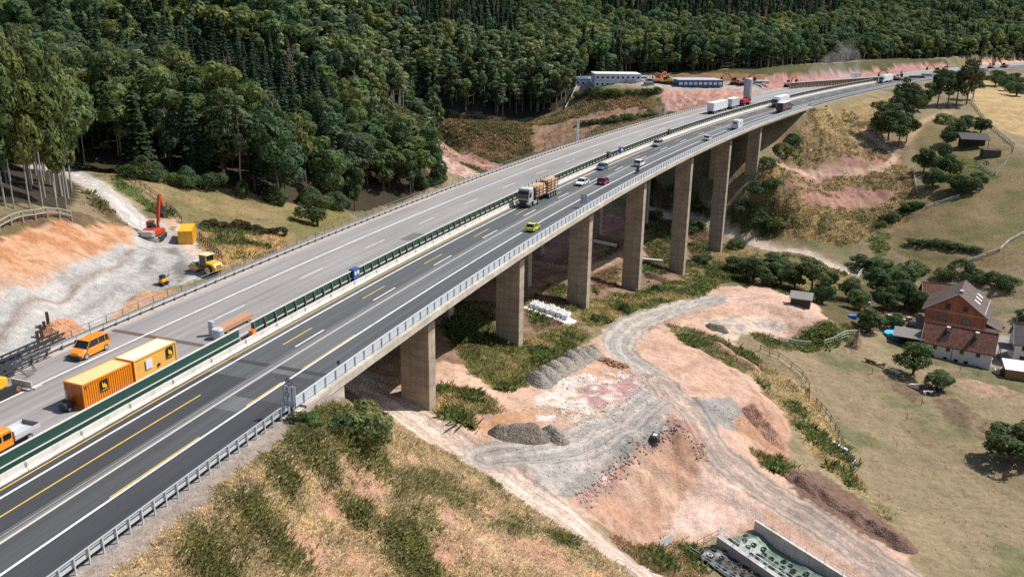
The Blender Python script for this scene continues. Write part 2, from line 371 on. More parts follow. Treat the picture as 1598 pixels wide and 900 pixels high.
PINK, SALMON, SAND, ORANGE = C(.52, .38, .30), C(.42, .26, .18), C(.55, .42, .32), C(.45, .235, .105)
MAUVE, GREY, BROWN, DARK, OLIVE, LGREEN = C(.30, .17, .145), C(.25, .23, .21), C(.13, .075, .052), C(.035, .03, .022), C(.13, .11, .045), C(.07, .085, .025)
PALE = C(.58, .50, .44)
CO[:] = blend(blend(MEADOW, MGREEN, sstep(.52, .68, NA)), MEADOW * 1.35, sstep(.55, .75, NC) * .7); VEG[:] = .6
def region(pts, c, c2=None, n=None, lo=.4, hi=.6, veg=0.0, kind=None, warp=True, alpha=1.0, world=None):
    P = gpoly(pts) if world is None else np.array(world)
    m = inpoly(QX if warp else _XX, QY if warp else _YY, P)
    col = np.broadcast_to(c, CO.shape) if c2 is None else blend(c, c2, sstep(lo, hi, NA if n is None else n))
    CO[m] = CO[m] * (1 - alpha) + col[m] * alpha
    VEG[m] = veg
    if kind is not None: KIND[m] = kind
    return m
def track(pts, w, c, kind=2, veg=0.0, ruts=True, soft=1.2, alpha=1.0, col2=None):
    L = np.array([ground(*p)[:2] for p in pts]); L2 = [L[0]]
    for k in range(len(L) - 1):                # smooth corners
        for t in (.25, .75): L2.append(L[k] * (1 - t) + L[k + 1] * t)
    L2.append(L[-1]); L2 = np.array(L2)
    d = polydist(_XX + _wx * .25, _YY + _wy * .25, L2)
    a = (1 - sstep(w / 2 - soft * .3, w / 2 + soft, d)) * alpha
    cc = np.broadcast_to(c, CO.shape).copy()
    if col2 is not None: cc = blend(cc, col2, sstep(.35, .6, NB))
    CO[:] = CO * (1 - a[..., None]) + cc * a[..., None]
    if ruts: k = a > TRK * .6; LAT[k] = d[k]; TRK[k] = a[k]
    m = a > .5; VEG[:] = VEG * (1 - a) + veg * a
    if kind is not None: KIND[m] = kind
# wooded floors
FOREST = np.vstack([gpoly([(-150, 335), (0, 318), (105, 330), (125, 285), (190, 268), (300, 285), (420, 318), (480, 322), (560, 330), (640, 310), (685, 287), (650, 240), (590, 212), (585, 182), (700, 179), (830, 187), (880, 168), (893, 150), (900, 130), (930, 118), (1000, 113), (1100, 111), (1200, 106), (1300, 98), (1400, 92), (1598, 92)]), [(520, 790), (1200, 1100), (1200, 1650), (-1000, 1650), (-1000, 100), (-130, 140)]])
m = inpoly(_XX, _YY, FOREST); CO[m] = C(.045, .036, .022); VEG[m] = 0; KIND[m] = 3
# left side of the motorway
region([(105, 268), (300, 285), (470, 322), (560, 335), (530, 350), (460, 385), (330, 400), (310, 355), (250, 325), (215, 290)], C(.24, .175, .085), C(.17, .14, .06), veg=.5, kind=1)
region([(440, 330), (540, 325), (560, 350), (470, 380)], C(.16, .14, .05), veg=.55, kind=1)
region([(310, 358), (380, 352), (440, 372), (450, 400), (350, 420), (320, 390)], C(.42, .28, .125), STRAW, veg=.8)
region([(-60, 360), (60, 345), (115, 345), (205, 352), (215, 385), (180, 420), (95, 470), (0, 532), (-90, 560)], C(.50, .29, .175), C(.36, .17, .085), NB, .40, .62)
region([(-60, 440), (40, 430), (150, 400), (205, 375), (200, 395), (95, 470), (0, 530), (-60, 560)], SALMON * 1.05, PINK * .85, NB, .5, .75)
region([(-60, 330), (50, 340), (170, 345), (150, 352), (30, 362), (-60, 380)], BROWN * .9, OLIVE, NB, veg=.5)
region([(150, 290), (175, 310), (200, 345), (190, 350), (160, 340), (130, 300)], OLIVE * .9, BROWN, NB, veg=.7)
region([(-90, 560), (0, 530), (95, 470), (182, 418), (210, 385), (205, 345), (245, 340), (285, 370), (320, 400), (345, 425), (280, 445), (215, 458), (140, 495), (70, 535), (40, 560), (-60, 640)], C(.39, .365, .335), C(.33, .31, .285), NB, .4, .62, kind=2, warp=False)
region([(186, 405), (215, 385), (240, 392), (222, 404), (195, 409)], C(.15, .13, .11), warp=False)
region([(255, 388), (275, 385), (300, 425), (280, 448), (270, 420)], C(.20, .185, .165), warp=False)
region([(270, 352), (285, 350), (320, 395), (310, 405), (285, 385)], PINK, SAND, NB)
region([(250, 345), (275, 338), (280, 350), (262, 356)], SALMON * 1.1)
region([(-60, 640), (30, 570), (80, 540), (140, 500), (215, 460), (275, 448), (265, 470), (215, 500), (120, 545), (60, 590), (-20, 680)], SALMON, ORANGE * 1.05, NB, .4, .6)
track([(-110, 640), (-40, 590), (30, 541), (110, 484), (190, 428), (232, 398)], 8.5, C(.40, .38, .35), col2=C(.36, .34, .315), soft=.7, ruts=False)
track([(-60, 568), (0, 533), (95, 472), (182, 419), (207, 389)], .5, C(.20, .13, .09), kind=None, ruts=False, soft=.5, alpha=.7)
track([(130, 280), (165, 300), (200, 330), (215, 352)], 4.4, C(.50, .46, .41), ruts=True)
track([(60, 262), (105, 266), (135, 282)], 4.2, C(.50, .46, .41))
region([(180, 280), (215, 295), (265, 335), (250, 340), (215, 312), (180, 292)], C(.12, .155, .05), veg=1.0)
# valley behind the bridge
region([(575, 185), (700, 181), (835, 188), (900, 172), (905, 250), (830, 262), (760, 272), (690, 250), (600, 215)], C(.13, .08, .045), C(.21, .14, .07), NB, .35, .65, veg=.95)
region([(590, 205), (700, 240), (770, 275), (740, 280), (660, 255)], MAUVE, PINK * .9, NB)
region([(600, 208), (720, 232), (830, 262), (790, 266), (690, 240)], C(.2, .1, .07), MAUVE, NB)
track([(640, 215), (700, 232), (790, 258), (840, 268)], 3.0, SALMON * .9)
region([(870, 168), (1000, 140), (1040, 160), (1050, 178), (1000, 190), (930, 210), (900, 215), (880, 190)], OLIVE * .9, MAUVE, NB, .45, .62, veg=.8)
region([(830, 195), (880, 190), (1000, 165), (1020, 172), (930, 200), (900, 230), (830, 240)], SALMON * .75, C(.2, .12, .06), NB)
region([(1030, 140), (1050, 134), (1160, 134), (1200, 140), (1210, 160), (1150, 165), (1060, 180), (1035, 168)], C(.48, .27, .21), C(.40, .21, .165), NB, .4, .6)
region([(880, 122), (1000, 112), (1200, 122), (1400, 108), (1480, 105), (1480, 118), (1380, 132), (1200, 148), (1160, 141), (1040, 140), (900, 142)], C(.42, .33, .27), GREY * 1.1, NB, kind=2)
region([(1100, 112), (1200, 106), (1400, 92), (1480, 95), (1480, 104), (1400, 110), (1240, 122), (1190, 120), (1120, 124)], OLIVE * .62, LGREEN * .8, NB, veg=.6)
region([(1020, 118), (1100, 114), (1200, 118), (1190, 126), (1040, 128)], C(.26, .12, .06), OLIVE, NB, .5, .7, veg=.4)
region([(1190, 126), (1300, 112), (1420, 100), (1480, 98), (1480, 108), (1420, 112), (1300, 128), (1190, 140)], C(.40, .22, .19), C(.30, .15, .13), NB, .4, .6)
region([(1525, 92), (1598, 90), (1640, 95), (1598, 102), (1530, 106)], C(.42, .25, .13), SAND, NB)
# under and right of the bridge
region([(540, 560), (700, 470), (830, 400), (960, 320), (1010, 330), (1080, 335), (1130, 370), (1110, 420), (1000, 470), (900, 520), (760, 600), (640, 640), (560, 625)], C(.26, .16, .11), C(.16, .105, .065), NB, .38, .62, veg=.1)
region([(835, 395), (900, 340), (975, 335), (975, 350), (880, 390), (850, 420)], C(.40, .21, .16), C(.30, .15, .12), NB)
region([(1180, 330), (1310, 385), (1420, 345), (1440, 310), (1400, 235), (1300, 205), (1255, 183), (1230, 230), (1190, 260)], C(.36, .25, .10), OLIVE, NB, .42, .66, veg=.8)
region([(1225, 215), (1300, 215), (1400, 232), (1400, 262), (1330, 270), (1205, 262)], C(.26, .17, .09), STRAW * .85, NB, .4, .6, veg=.9)
region([(1215, 246), (1290, 252), (1370, 246), (1385, 254), (1330, 266), (1205, 258)], C(.36, .19, .155), C(.25, .15, .10), NB, .4, .6, veg=.3)
region([(1225, 286), (1330, 290), (1405, 296), (1400, 303), (1300, 303), (1225, 297)], C(.36, .185, .155), C(.24, .125, .10), NB, .4, .6, warp=False)
region([(1245, 303), (1330, 306), (1400, 305), (1380, 318), (1300, 322), (1250, 316)], C(.34, .175, .145), C(.30, .19, .12), NB, .4, .6)
region([(1240, 275), (1300, 278), (1390, 272), (1395, 288), (1300, 288), (1225, 284)], C(.20, .14, .07), STRAW * .8, NB, .4, .6, veg=.95)
region([(1262, 192), (1330, 198), (1400, 190), (1395, 205), (1330, 210), (1255, 206)], C(.36, .22, .17), STRAW, NB, .45, .6, veg=.4)
region([(1210, 268), (1300, 276), (1260, 285), (1200, 280)], MAUVE, STRAW, NB)
region([(1195, 250), (1235, 225), (1255, 225), (1230, 255)], LGREEN * .8, veg=.9)
region([(1130, 330), (1200, 300), (1240, 330), (1215, 372), (1140, 350)], OLIVE * .8, LGREEN, NB, veg=.9)
region([(1260, 175), (1330, 163), (1400, 148), (1430, 150), (1400, 170), (1370, 200), (1300, 205), (1265, 195)], C(.36, .26, .12), C(.26, .18, .08), NB, veg=.7)
region([(1120, 380), (1190, 395), (1330, 430), (1320, 460), (1200, 440), (1100, 420)], C(.27, .19, .09), OLIVE, NB, veg=.7)
region([(1505, 140), (1540, 120), (1598, 150), (1660, 180), (1660, 240), (1598, 215), (1560, 200), (1520, 170)], C(.46, .33, .16), C(.36, .25, .115), NB, veg=.3, kind=1)
region([(1420, 190), (1500, 185), (1560, 210), (1640, 290), (1640, 420), (1450, 420), (1380, 380), (1440, 300), (1430, 240)], C(.19, .14, .07), C(.13, .115, .045), NA, .45, .65, veg=.6, kind=1)
region([(1470, 235), (1540, 250), (1560, 280), (1480, 275)], C(.10, .11, .035), veg=.7, kind=1)
region([(1355, 340), (1385, 345), (1385, 400), (1360, 400)], C(.10, .12, .04), OLIVE, veg=.8)
region([(1180, 545), (1270, 545), (1400, 540), (1640, 640), (1660, 940), (1420, 960), (1350, 800), (1320, 700), (1240, 580)], MEADOW * 1.12, MGREEN * 1.15, NA, .5, .72, veg=.6, kind=1)
region([(1400, 640), (1598, 760), (1640, 800), (1598, 790), (1400, 665)], C(.20, .15, .085), MEADOW, NB, veg=.4, kind=1)
region([(1380, 575), (1500, 625), (1560, 680), (1540, 690), (1420, 625), (1370, 590)], C(.14, .095, .06), MEADOW, NB, .4, .65, veg=.3, kind=1)
region([(1290, 700), (1330, 735), (1400, 830), (1420, 870), (1380, 800), (1310, 745)], STRAW, MEADOW, NB, veg=.8)
region([(1240, 470), (1330, 440), (1430, 445), (1440, 500), (1380, 520), (1310, 510)], C(.11, .08, .045), OLIVE * .8, NB, veg=.5)
region([(1500, 525), (1640, 520), (1640, 600), (1540, 570)], C(.33, .29, .24), GREY, NB, kind=2)
region([(1490, 590), (1560, 600), (1640, 630), (1640, 650), (1540, 625)], SALMON * .85, MEADOW, NB)
# the earthworks
region([(690, 560), (830, 600), (890, 565), (930, 525), (990, 482), (1060, 450), (1180, 440), (1262, 470), (1292, 500), (1250, 515), (1165, 520), (1110, 512), (1180, 560), (1240, 620), (1225, 690), (1240, 745), (1310, 780), (1425, 860), (1400, 940), (1330, 920), (1200, 820), (1110, 845), (1030, 845), (960, 835), (890, 795), (820, 795), (740, 725), (640, 660), (600, 620), (650, 600)], C(.49, .325, .24), SALMON, NB, .42, .66)
region([(620, 628), (690, 598), (750, 610), (785, 640), (745, 668), (680, 655)], C(.15, .14, .05), STRAW, NB, .45, .6, veg=1.0)
region([(690, 500), (740, 490), (800, 535), (900, 505), (918, 525), (860, 575), (790, 612), (730, 580)], C(.14, .14, .05), STRAW * .9, NB, .5, .62, veg=1.0)
region([(870, 480), (920, 470), (1005, 455), (1070, 440), (1130, 435), (1090, 465), (1000, 500), (925, 510)], C(.26, .2, .09), C(.11, .12, .04), NB, .45, .6, veg=.9)
region([(1040, 420), (1110, 400), (1200, 425), (1300, 470), (1240, 470), (1150, 440), (1080, 440)], LGREEN * .8, C(.27, .2, .1), NB, .5, .65, veg=.9)
region([(1035, 505), (1075, 512), (1180, 560), (1262, 610), (1250, 625), (1180, 590), (1080, 540)], C(.10, .11, .04), C(.26, .19, .1), NB, .45, .65, veg=1.0)
region([(1170, 520), (1290, 503), (1335, 515), (1330, 535), (1270, 545), (1195, 542)], LGREEN, C(.13, .12, .05), NB, veg=1.0)
region([(1160, 575), (1230, 585), (1275, 630), (1335, 725), (1310, 745), (1270, 710), (1225, 650)], STRAW, C(.22, .17, .085), NB, .45, .62, veg=.8)
region([(1095, 500), (1180, 490), (1230, 505), (1170, 520), (1130, 530)], GREY * 1.1, SAND, NB)
region([(838, 622), (880, 590), (960, 575), (1030, 585), (1028, 615), (990, 645), (900, 668), (835, 655)], PALE, SALMON, NB, .42, .56)
region([(905, 610), (985, 590), (1010, 612), (930, 640)], C(.36, .21, .20), PALE, NB, .46, .62)
region([(740, 650), (830, 640), (850, 668), (740, 670)], SALMON, ORANGE, NB)
track([(560, 600), (610, 625), (690, 685), (760, 730), (850, 790), (930, 845), (1030, 910), (1080, 950)], 5.6, C(.58, .46, .375), col2=C(.50, .38, .30))
region([(800, 715), (860, 690), (960, 660), (1040, 615), (1060, 640), (1000, 690), (930, 740), (900, 780), (850, 770)], C(.40, .35, .305), C(.30, .275, .25), NB, .4, .6, kind=2)
region([(690, 470), (770, 470), (775, 560), (700, 545)], OLIVE * .8, LGREEN, NB, veg=.85)
region([(820, 470), (880, 440), (885, 500), (830, 520)], OLIVE * .8, BROWN, NB, veg=.8)
region([(930, 400), (965, 380), (968, 440), (925, 460)], OLIVE * .8, BROWN * 1.2, NB, veg=.8)
region([(1010, 280), (1050, 300), (1050, 420), (1005, 440)], LGREEN * .7, BROWN, NB, veg=.9)
region([(1080, 300), (1110, 330), (1105, 400), (1075, 420)], LGREEN * .7, BROWN, NB, veg=.9)
track([(760, 715), (830, 708), (920, 690), (990, 650), (1035, 608), (1012, 580), (970, 555), (962, 532), (990, 505), (1050, 482), (1110, 468), (1180, 462)], 5.4, C(.33, .305, .275), col2=C(.40, .345, .30))
track([(1035, 600), (1075, 640), (1105, 690), (1150, 735), (1230, 785), (1330, 850), (1440, 920)], 6.5, C(.40, .30, .24), col2=C(.33, .265, .22))
region([(1085, 620), (1140, 620), (1170, 650), (1150, 668), (1100, 665)], GREY * 1.15, GREY, NB)
region([(870, 770), (900, 745), (960, 700), (1045, 650), (1060, 655), (1000, 700), (925, 770), (890, 785)], GREY * .95, SAND, NB, .5, .7)
region([(920, 795), (955, 735), (1005, 695), (1060, 668), (1088, 680), (1100, 718), (1060, 780), (1035, 830), (960, 835)], C(.47, .315, .23), C(.38, .225, .15), NB, .35, .6)
region([(895, 790), (930, 755), (990, 700), (1050, 655), (1090, 665), (1095, 690), (1050, 680), (985, 710), (935, 775), (915, 795)], C(.36, .2, .17), C(.3, .2, .17), NB, warp=False)
region([(1030, 832), (1060, 790), (1105, 735), (1155, 755), (1195, 795), (1130, 835)], C(.56, .41, .335), C(.52, .36, .285), NB)
region([(1225, 738), (1275, 732), (1340, 775), (1420, 845), (1400, 862), (1330, 825), (1245, 772)], BROWN * 1.15, C(.17, .11, .075), NB)
region([(950, 835), (1040, 840), (1080, 845), (1100, 900), (1050, 905)], OLIVE, C(.3, .19, .12), NB, .4, .6, veg=.9)
region([(1165, 695), (1240, 720), (1230, 745), (1190, 730)], LGREEN, C(.3, .17, .1), NB, veg=.8)
region([(1140, 668), (1180, 610), (1235, 680), (1225, 715)], SALMON, C(.36, .2, .12), NB)
region([(1180, 440), (1262, 470), (1288, 500), (1230, 505), (1130, 470)], C(.55, .37, .29), C(.5, .33, .25), NB)
# tracks over the valley floor
track([(1000, 322), (1060, 338), (1130, 357), (1200, 384), (1330, 428)], 3.4, C(.50, .40, .33), ruts=False)
track([(1190, 258), (1270, 266), (1340, 272), (1392, 258), (1398, 240), (1350, 205)], 2.4, C(.50, .33, .25), ruts=False)
track([(1395, 235), (1420, 215), (1440, 190), (1480, 175)], 2.2, C(.38, .27, .15), ruts=False)
track([(830, 410), (900, 420), (970, 400), (1000, 395)], 3.0, C(.36, .24, .17))
for pts, cc in (([(690, 600), (760, 640), (800, 690), (820, 712)], .7), ([(720, 585), (790, 625), (850, 690)], 1.15), ([(1000, 515), (1090, 490), (1180, 478), (1250, 490)], .72), ([(1020, 520), (1100, 500), (1200, 488)], 1.15), ([(1050, 585), (1110, 555), (1170, 600), (1200, 650)], .75), ([(1040, 560), (1090, 545), (1150, 590)], 1.15), ([(1060, 800), (1110, 760), (1180, 790)], .8), ([(1050, 810), (1090, 790), (1150, 800)], 1.12), ([(30, 560), (120, 490), (200, 440), (240, 400)], .8), ([(10, 545), (100, 478), (190, 428), (230, 395)], 1.12), ([(260, 440), (230, 420), (240, 385)], .7), ([(620, 610), (560, 590), (700, 520)], .75), ([(880, 520), (960, 480), (1040, 440)], .75), ([(760, 460), (850, 430), (960, 390)], .7), ([(1200, 760), (1290, 815), (1400, 890)], .72), ([(1190, 775), (1270, 830), (1370, 900)], 1.2), ([(1215, 755), (1310, 810), (1420, 880)], 1.15)):
    L = np.array([ground(*p)[:2] for p in pts])
    for off in (-.95, .95):
        d = polydist(_XX + _wx * .5, _YY + _wy * .5 + off, L); a = np.exp(-(d / .45) ** 2) * .8 * sstep(.25, .5, fbm(_XX / 5, _YY / 5, 33, 2)); CO[:] = CO * (1 + a[..., None] * (cc - 1))
# foreground embankment
_s, _dd = road_sd(_XX, _YY)
EMB = gpoly([(60, 930), (380, 702), (440, 655), (470, 632), (545, 640), (604, 656), (710, 714), (812, 784), (895, 836), (975, 894), (1000, 930)])
m = inpoly(QX * .7 + _XX * .3, QY * .7 + _YY * .3, EMB)
c = blend(C(.48, .365, .21), C(.38, .285, .16), sstep(.4, .6, NB)); c = blend(c, C(.15, .14, .05), sstep(.55, .66, NA) * .8)
bare = np.zeros(GZ.shape)
for px, py, r in ((575, 755, 4.5), (690, 860, 4), (760, 850, 6), (700, 810, 4), (830, 860, 7), (760, 800, 4), (480, 860, 4), (560, 880, 3), (520, 800, 2.6), (640, 720, 2.4), (880, 885, 5)):
    g = ground(px, py); bare = np.maximum(bare, 1 - np.hypot(QX - g[0], QY - g[1]) / r)
c = blend(c, C(.42, .235, .165), sstep(.15, .8, bare) * sstep(.44, .56, fbm(_XX / 1.2, _YY / 1.2, 57, 3) + bare * .22))
CO[m] = c[m]; VEG[m] = (1 - sstep(.1, .8, bare) * .85)[m]; EMBM = m
m = (_s < -8) & (_dd < -8.9) & (_dd > -12.2 + NB * 1.6) & (_s > -200); CO[m] = C(.30, .24, .20); VEG[m] = 0
m = ((_s < -6) | (_s > 296)) & (_dd > -9.4) & (_dd < 24.5) & (_s > -200) & (_s < 850); CO[m] = C(.30, .27, .24); VEG[m] = 0
m = (_s > 300) & (_dd < -9.4) & (_dd > -10.8) & (_s < 850); CO[m] = C(.3, .25, .19)

def ground_material():
    t = NT('earth_and_grass'); v = t.coord()
    a = t.n('ShaderNodeAttribute', attribute_name='cover').outputs['Color']
    g = t.n('ShaderNodeAttribute', attribute_name='plants').outputs['Fac']
    n1, n2, n3 = t.noise(.16, v, 5, .65), t.noise(1.1, v, 5, .7), t.noise(5.5, v, 3, .7)
    f = t.math('MULTIPLY', t.math('MULTIPLY', t.map(n1, .3, .7, .84, 1.14), t.map(n2, .3, .7, .72, 1.26)), t.map(n3, .3, .7, .70, 1.26))
    sm = t.n('ShaderNodeMapping'); sm.inputs['Rotation'].default_value = (0, 0, .55); sm.inputs['Scale'].default_value = (.10, .95, .3); t.l(v, sm.inputs['Vector']); mow = t.map(t.noise(1.0, sm.outputs[0], 4, .65), .3, .7, .82, 1.2); f = t.math('MULTIPLY', f, t.math('ADD', t.math('MULTIPLY', g, t.math('SUBTRACT', mow, 1.0)), 1.0))
    base = t.scalecol(a, f)
    gr = t.mix(t.map(t.noise(.8, v, 4, .7), .4, .6, 0, 1), (.055, .062, .020), (.25, .18, .08))
    k = t.math('MULTIPLY', g, t.map(t.noise(2.2, v, 5, .75), .46, .62, 0, .55))
    # scattered pale stones and damp darker clods on bare earth
    st = t.math('MULTIPLY', t.math('SUBTRACT', 1.0, g), t.map(t.noise(3.3, v, 2, .5), .66, .74, 0, .55))
    c = t.mix(st, t.mix(k, base, gr), t.scalecol(a, 1.2))
    dk = t.math('MULTIPLY', t.math('SUBTRACT', 1.0, g), t.map(t.noise(.55, v, 6, .8), .56, .70, 0, .42))
    c = t.mix(dk, c, t.scalecol(a, .55))
    lat, trk = t.n('ShaderNodeAttribute', attribute_name='lateral').outputs['Fac'], t.n('ShaderNodeAttribute', attribute_name='tracked').outputs['Fac']
    ln = t.n('ShaderNodeTexNoise', noise_dimensions='1D', Detail=3.0); ln.inputs['Scale'].default_value = 1.5; t.l(t.math('ADD', lat, t.math('MULTIPLY', t.noise(.12, v, 2, .5), 1.6)), ln.inputs['W'])
    sk = t.map(ln.outputs['Fac'], .32, .68, .62, 1.28); c = t.mix(trk, c, t.scalecol(c, sk))
    t.base(c)
    h = t.math('ADD', t.noise(.9, v, 6, .7), t.math('MULTIPLY', t.noise(4, v, 3, .7), .35))
    t.bump(h, .6, .5)
    return t.set(.95, 0, .15)
GM = ground_material()
def terrain():
    ny, nx = GZ.shape
    idx = np.arange(ny * nx).reshape(ny, nx)
    q = np.stack([idx[:-1, :-1], idx[:-1, 1:], idx[1:, 1:], idx[1:, :-1]], -1).reshape(-1, 4)
    V = np.stack([_XX, _YY, GZ], -1).reshape(-1, 3); c = np.clip(CO, .01, .9).reshape(-1, 3); g = VEG.ravel(); kq = KIND[:-1, :-1].ravel()
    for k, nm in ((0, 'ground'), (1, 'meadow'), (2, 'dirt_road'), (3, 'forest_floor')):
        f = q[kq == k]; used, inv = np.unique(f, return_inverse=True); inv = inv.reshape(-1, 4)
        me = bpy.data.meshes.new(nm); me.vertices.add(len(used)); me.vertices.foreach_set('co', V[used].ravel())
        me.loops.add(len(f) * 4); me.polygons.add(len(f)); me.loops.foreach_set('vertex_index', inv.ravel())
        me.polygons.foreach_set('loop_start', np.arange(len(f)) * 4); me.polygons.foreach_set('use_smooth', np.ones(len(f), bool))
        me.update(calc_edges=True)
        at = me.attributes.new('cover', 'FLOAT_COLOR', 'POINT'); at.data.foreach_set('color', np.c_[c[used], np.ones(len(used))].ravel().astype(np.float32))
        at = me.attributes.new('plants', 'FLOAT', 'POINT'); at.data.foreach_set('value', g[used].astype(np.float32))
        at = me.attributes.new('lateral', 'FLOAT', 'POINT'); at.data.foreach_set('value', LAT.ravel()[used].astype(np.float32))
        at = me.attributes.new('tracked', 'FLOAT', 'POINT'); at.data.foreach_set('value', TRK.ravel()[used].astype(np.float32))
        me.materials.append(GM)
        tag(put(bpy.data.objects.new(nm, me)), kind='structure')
terrain()

# ------------------------------------------------------------------ motorway: carriageways and paint
def asphalt(name, col, streak=.25):
    t = NT(name); uv = t.n('ShaderNodeUVMap').outputs[0]
    m = t.n('ShaderNodeMapping'); m.inputs['Scale'].default_value = (.012, 1.1, 1); t.l(uv, m.inputs['Vector'])
    m2 = t.n('ShaderNodeMapping'); m2.inputs['Scale'].default_value = (.05, .25, 1); t.l(uv, m2.inputs['Vector'])
    n1, n2, n3 = t.noise(1, m.outputs[0], 4, .6), t.noise(1, m2.outputs[0], 5, .6), t.noise(9, uv, 3, .7)
    f = t.math('MULTIPLY', t.math('MULTIPLY', t.map(n1, .3, .7, 1 - streak, 1 + streak), t.map(n2, .3, .7, .88, 1.12)), t.map(n3, .3, .7, .86, 1.12))
    r = t.n('ShaderNodeRGB'); r.outputs[0].default_value = (*col, 1)
    c = t.scalecol(r.outputs[0], f)
    blot = t.map(t.noise(.35, uv, 5, .7), .66, .74, 0, .35); c = t.mix(blot, c, t.scalecol(r.outputs[0], .6))
    t.base(c); t.bump(n3, .15, .02)
    return t.set(.85, 0, .25)
def road_sheet(name, s0, s1, d0, d1, z, m, parent=None, step=3.0, nd=4):
    n = max(1, int(math.ceil((s1 - s0) / step))); mb = MB(); uvs = []
    for i in range(n + 1):
        s = s0 + (s1 - s0) * i / n
        for j in range(nd + 1):
            d = d0 + (d1 - d0) * j / nd; mb.v.append(tuple(road(s, d, z))); uvs.append((s, d))
    k = nd + 1
    for i in range(n):
        for j in range(nd): mb.f.append((i * k + j, (i + 1) * k + j, (i + 1) * k + j + 1, i * k + j + 1))
    o = mb.build(name, m, parent, raw=True); me = o.data
    if me.polygons[0].normal.z < 0: me.flip_normals()
    u = me.uv_layers.new(name='UVMap')
    for l in me.loops: u.data[l.index].uv = uvs[l.vertex_index]
    return o
A_NEW, A_OLD, A_LEFT, A_FAR = asphalt('asphalt_fresh', (.052, .053, .056), .14), asphalt('asphalt_grey', (.092, .096, .097), .26), asphalt('asphalt_worn', (.26, .243, .23), .2), asphalt('asphalt_pale', (.25, .25, .25), .12)
SEND = 840.0
rd = tag(thing('road', None, None), kind='structure')
road_sheet('carriageway', -120, -9.5, -8.75, 7.0, 0, A_NEW, rd)
road_sheet('carriageway', -9.5, 300, -8.75, 7.0, 0, A_OLD, rd)
road_sheet('carriageway', -120, 296, 7.0, 22.6, 0, A_LEFT, rd)
road_sheet('carriageway', 300, SEND, -8.75, 7.0, 0, A_OLD, rd, 5)
road_sheet('carriageway', 296, SEND, 8.5, 22.0, .0, A_FAR, rd, 5)
road_sheet('inner_lane', -120, -16.5, -4.35, -1.5, .004, asphalt('asphalt_lane', (.075, .078, .08), .25), rd)
road_sheet('inner_lane', -16.5, 300, -4.3, -1.6, .004, asphalt('asphalt_lane_pale', (.13, .132, .13), .2), rd)
road_sheet('repair_patch', -13.5, -7.2, -8.6, -1.7, .008, asphalt('asphalt_patch', (.072, .074, .076), .2), rd)
road_sheet('expansion_joint', -6.1, -5.3, -8.7, 5.0, .012, mat('joint_dark', (.045, .04, .04), .7), rd)
road_sheet('repair_strip', -8.2, -7.2, -7.6, -2.6, .012, mat('joint_grey', (.05, .05, .052), .8), rd)
road_sheet('expansion_joint', -4.1, -3.3, 7.2, 23.0, .008, mat('joint_rust', (.115, .075, .06), .8), rd)
road_sheet('repair_patch', 47, 52, 8.5, 12, .008, asphalt('asphalt_seal', (.15, .14, .13), .1), rd)
SANDY = mat('blown_sand', (.42, .32, .24), .95, var=.25, scale=.6)
road_sheet('sand_strip', -70, -13, 6.4, 7.9, .004, SANDY, rd)
road_sheet('concrete_shoulder', -18, 300, 22.6, 25.2, .0, mat('shoulder_concrete', (.42, .36, .31), .9, var=.18, scale=.8, dirt=(.22, .18, .15, .5)), rd)
road_sheet('concrete_shoulder', -6, 300, -8.75, -8.55, .03, mat('shoulder_concrete', (0, 0, 0)), rd)
WHITE, YELLOW = mat('road_paint_white', (.74, .73, .70), .6, var=.12, scale=1.5, dirt=(.3, .3, .29, .6)), mat('road_paint_yellow', (.72, .47, .08), .6, var=.12, scale=1.5, dirt=(.3, .24, .1, .5))
def lines(name, m, L, z=.016):
    mb = MB()
    for s0, s1, d, w in L:
        q = sweep([(d - w / 2, z), (d + w / 2, z)], s0, s1, 3.0, closed=False); mb.add(q.v, q.f)
    o = mb.build(name, m, rd, raw=True)
    if o.data.polygons[0].normal.z < 0: o.data.flip_normals()
    return o
wl = [(-120, SEND, -4.5, .24), (-120, SEND, 3.65, .24), (-120, 296, 18.15, .24), (300, SEND, 20.5, .25)]
wl += [(18 * k, 18 * k + 6, 0.0, .20) for k in range(0, 45)]
wl += [(3.83 + 18 * k, 9.83 + 18 * k, 14.2, .16) for k in range(0, 16)] + [(-120, 250, 9.4, .10)]
lines('white_line', WHITE, wl)
yl = [(-120, SEND, 4.62, .13), (-120, -14.6, 1.45, .15)] + [(18 * k, 18 * k + 6, 1.66, .15) for k in range(0, 45)]
yl += [(-33, -22, -4.24, .12), (-15, -9, -4.24, .14), (-5, 6, -4.24, .12)]
lines('yellow_line', YELLOW, yl, .02)
# ------------------------------------------------------------------ the viaduct: two decks on rows of wall piers
def concrete(name, col, board=True):
    t = NT(name); v = t.coord()
    lay = t.noise(1, t.coord('Object', (.25, .25, 1.1)), 3, .6); st = t.noise(1, t.coord('Object', (1.6, 1.6, .06)), 5, .7); n = t.noise(.7, v, 5, .7)
    f = t.math('MULTIPLY', t.math('MULTIPLY', t.map(lay, .35, .65, .82, 1.15), t.map(st, .35, .7, .8, 1.12)), t.map(n, .3, .7, .92, 1.07))
    r = t.n('ShaderNodeRGB'); r.outputs[0].default_value = (*col, 1)
    if board:
        sp = t.n('ShaderNodeSeparateXYZ'); t.l(v, sp.inputs[0]); z = t.math('FRACT', t.math('ADD', t.math('MULTIPLY', sp.outputs['Z'], .27), .02)); jt = t.math('MULTIPLY', t.math('LESS_THAN', z, .035), .16); f = t.math('MULTIPLY', f, t.math('SUBTRACT', 1.0, jt))
    t.base(t.scalecol(r.outputs[0], f)); t.bump(n, .2, .05)
    return t.set(.88, 0, .25)
PIERC, DECKC, BEAMC = concrete('pier_concrete', (.37, .305, .235)), concrete('deck_concrete', (.30, .26, .21), False), concrete('beam_concrete', (.46, .41, .35), False)
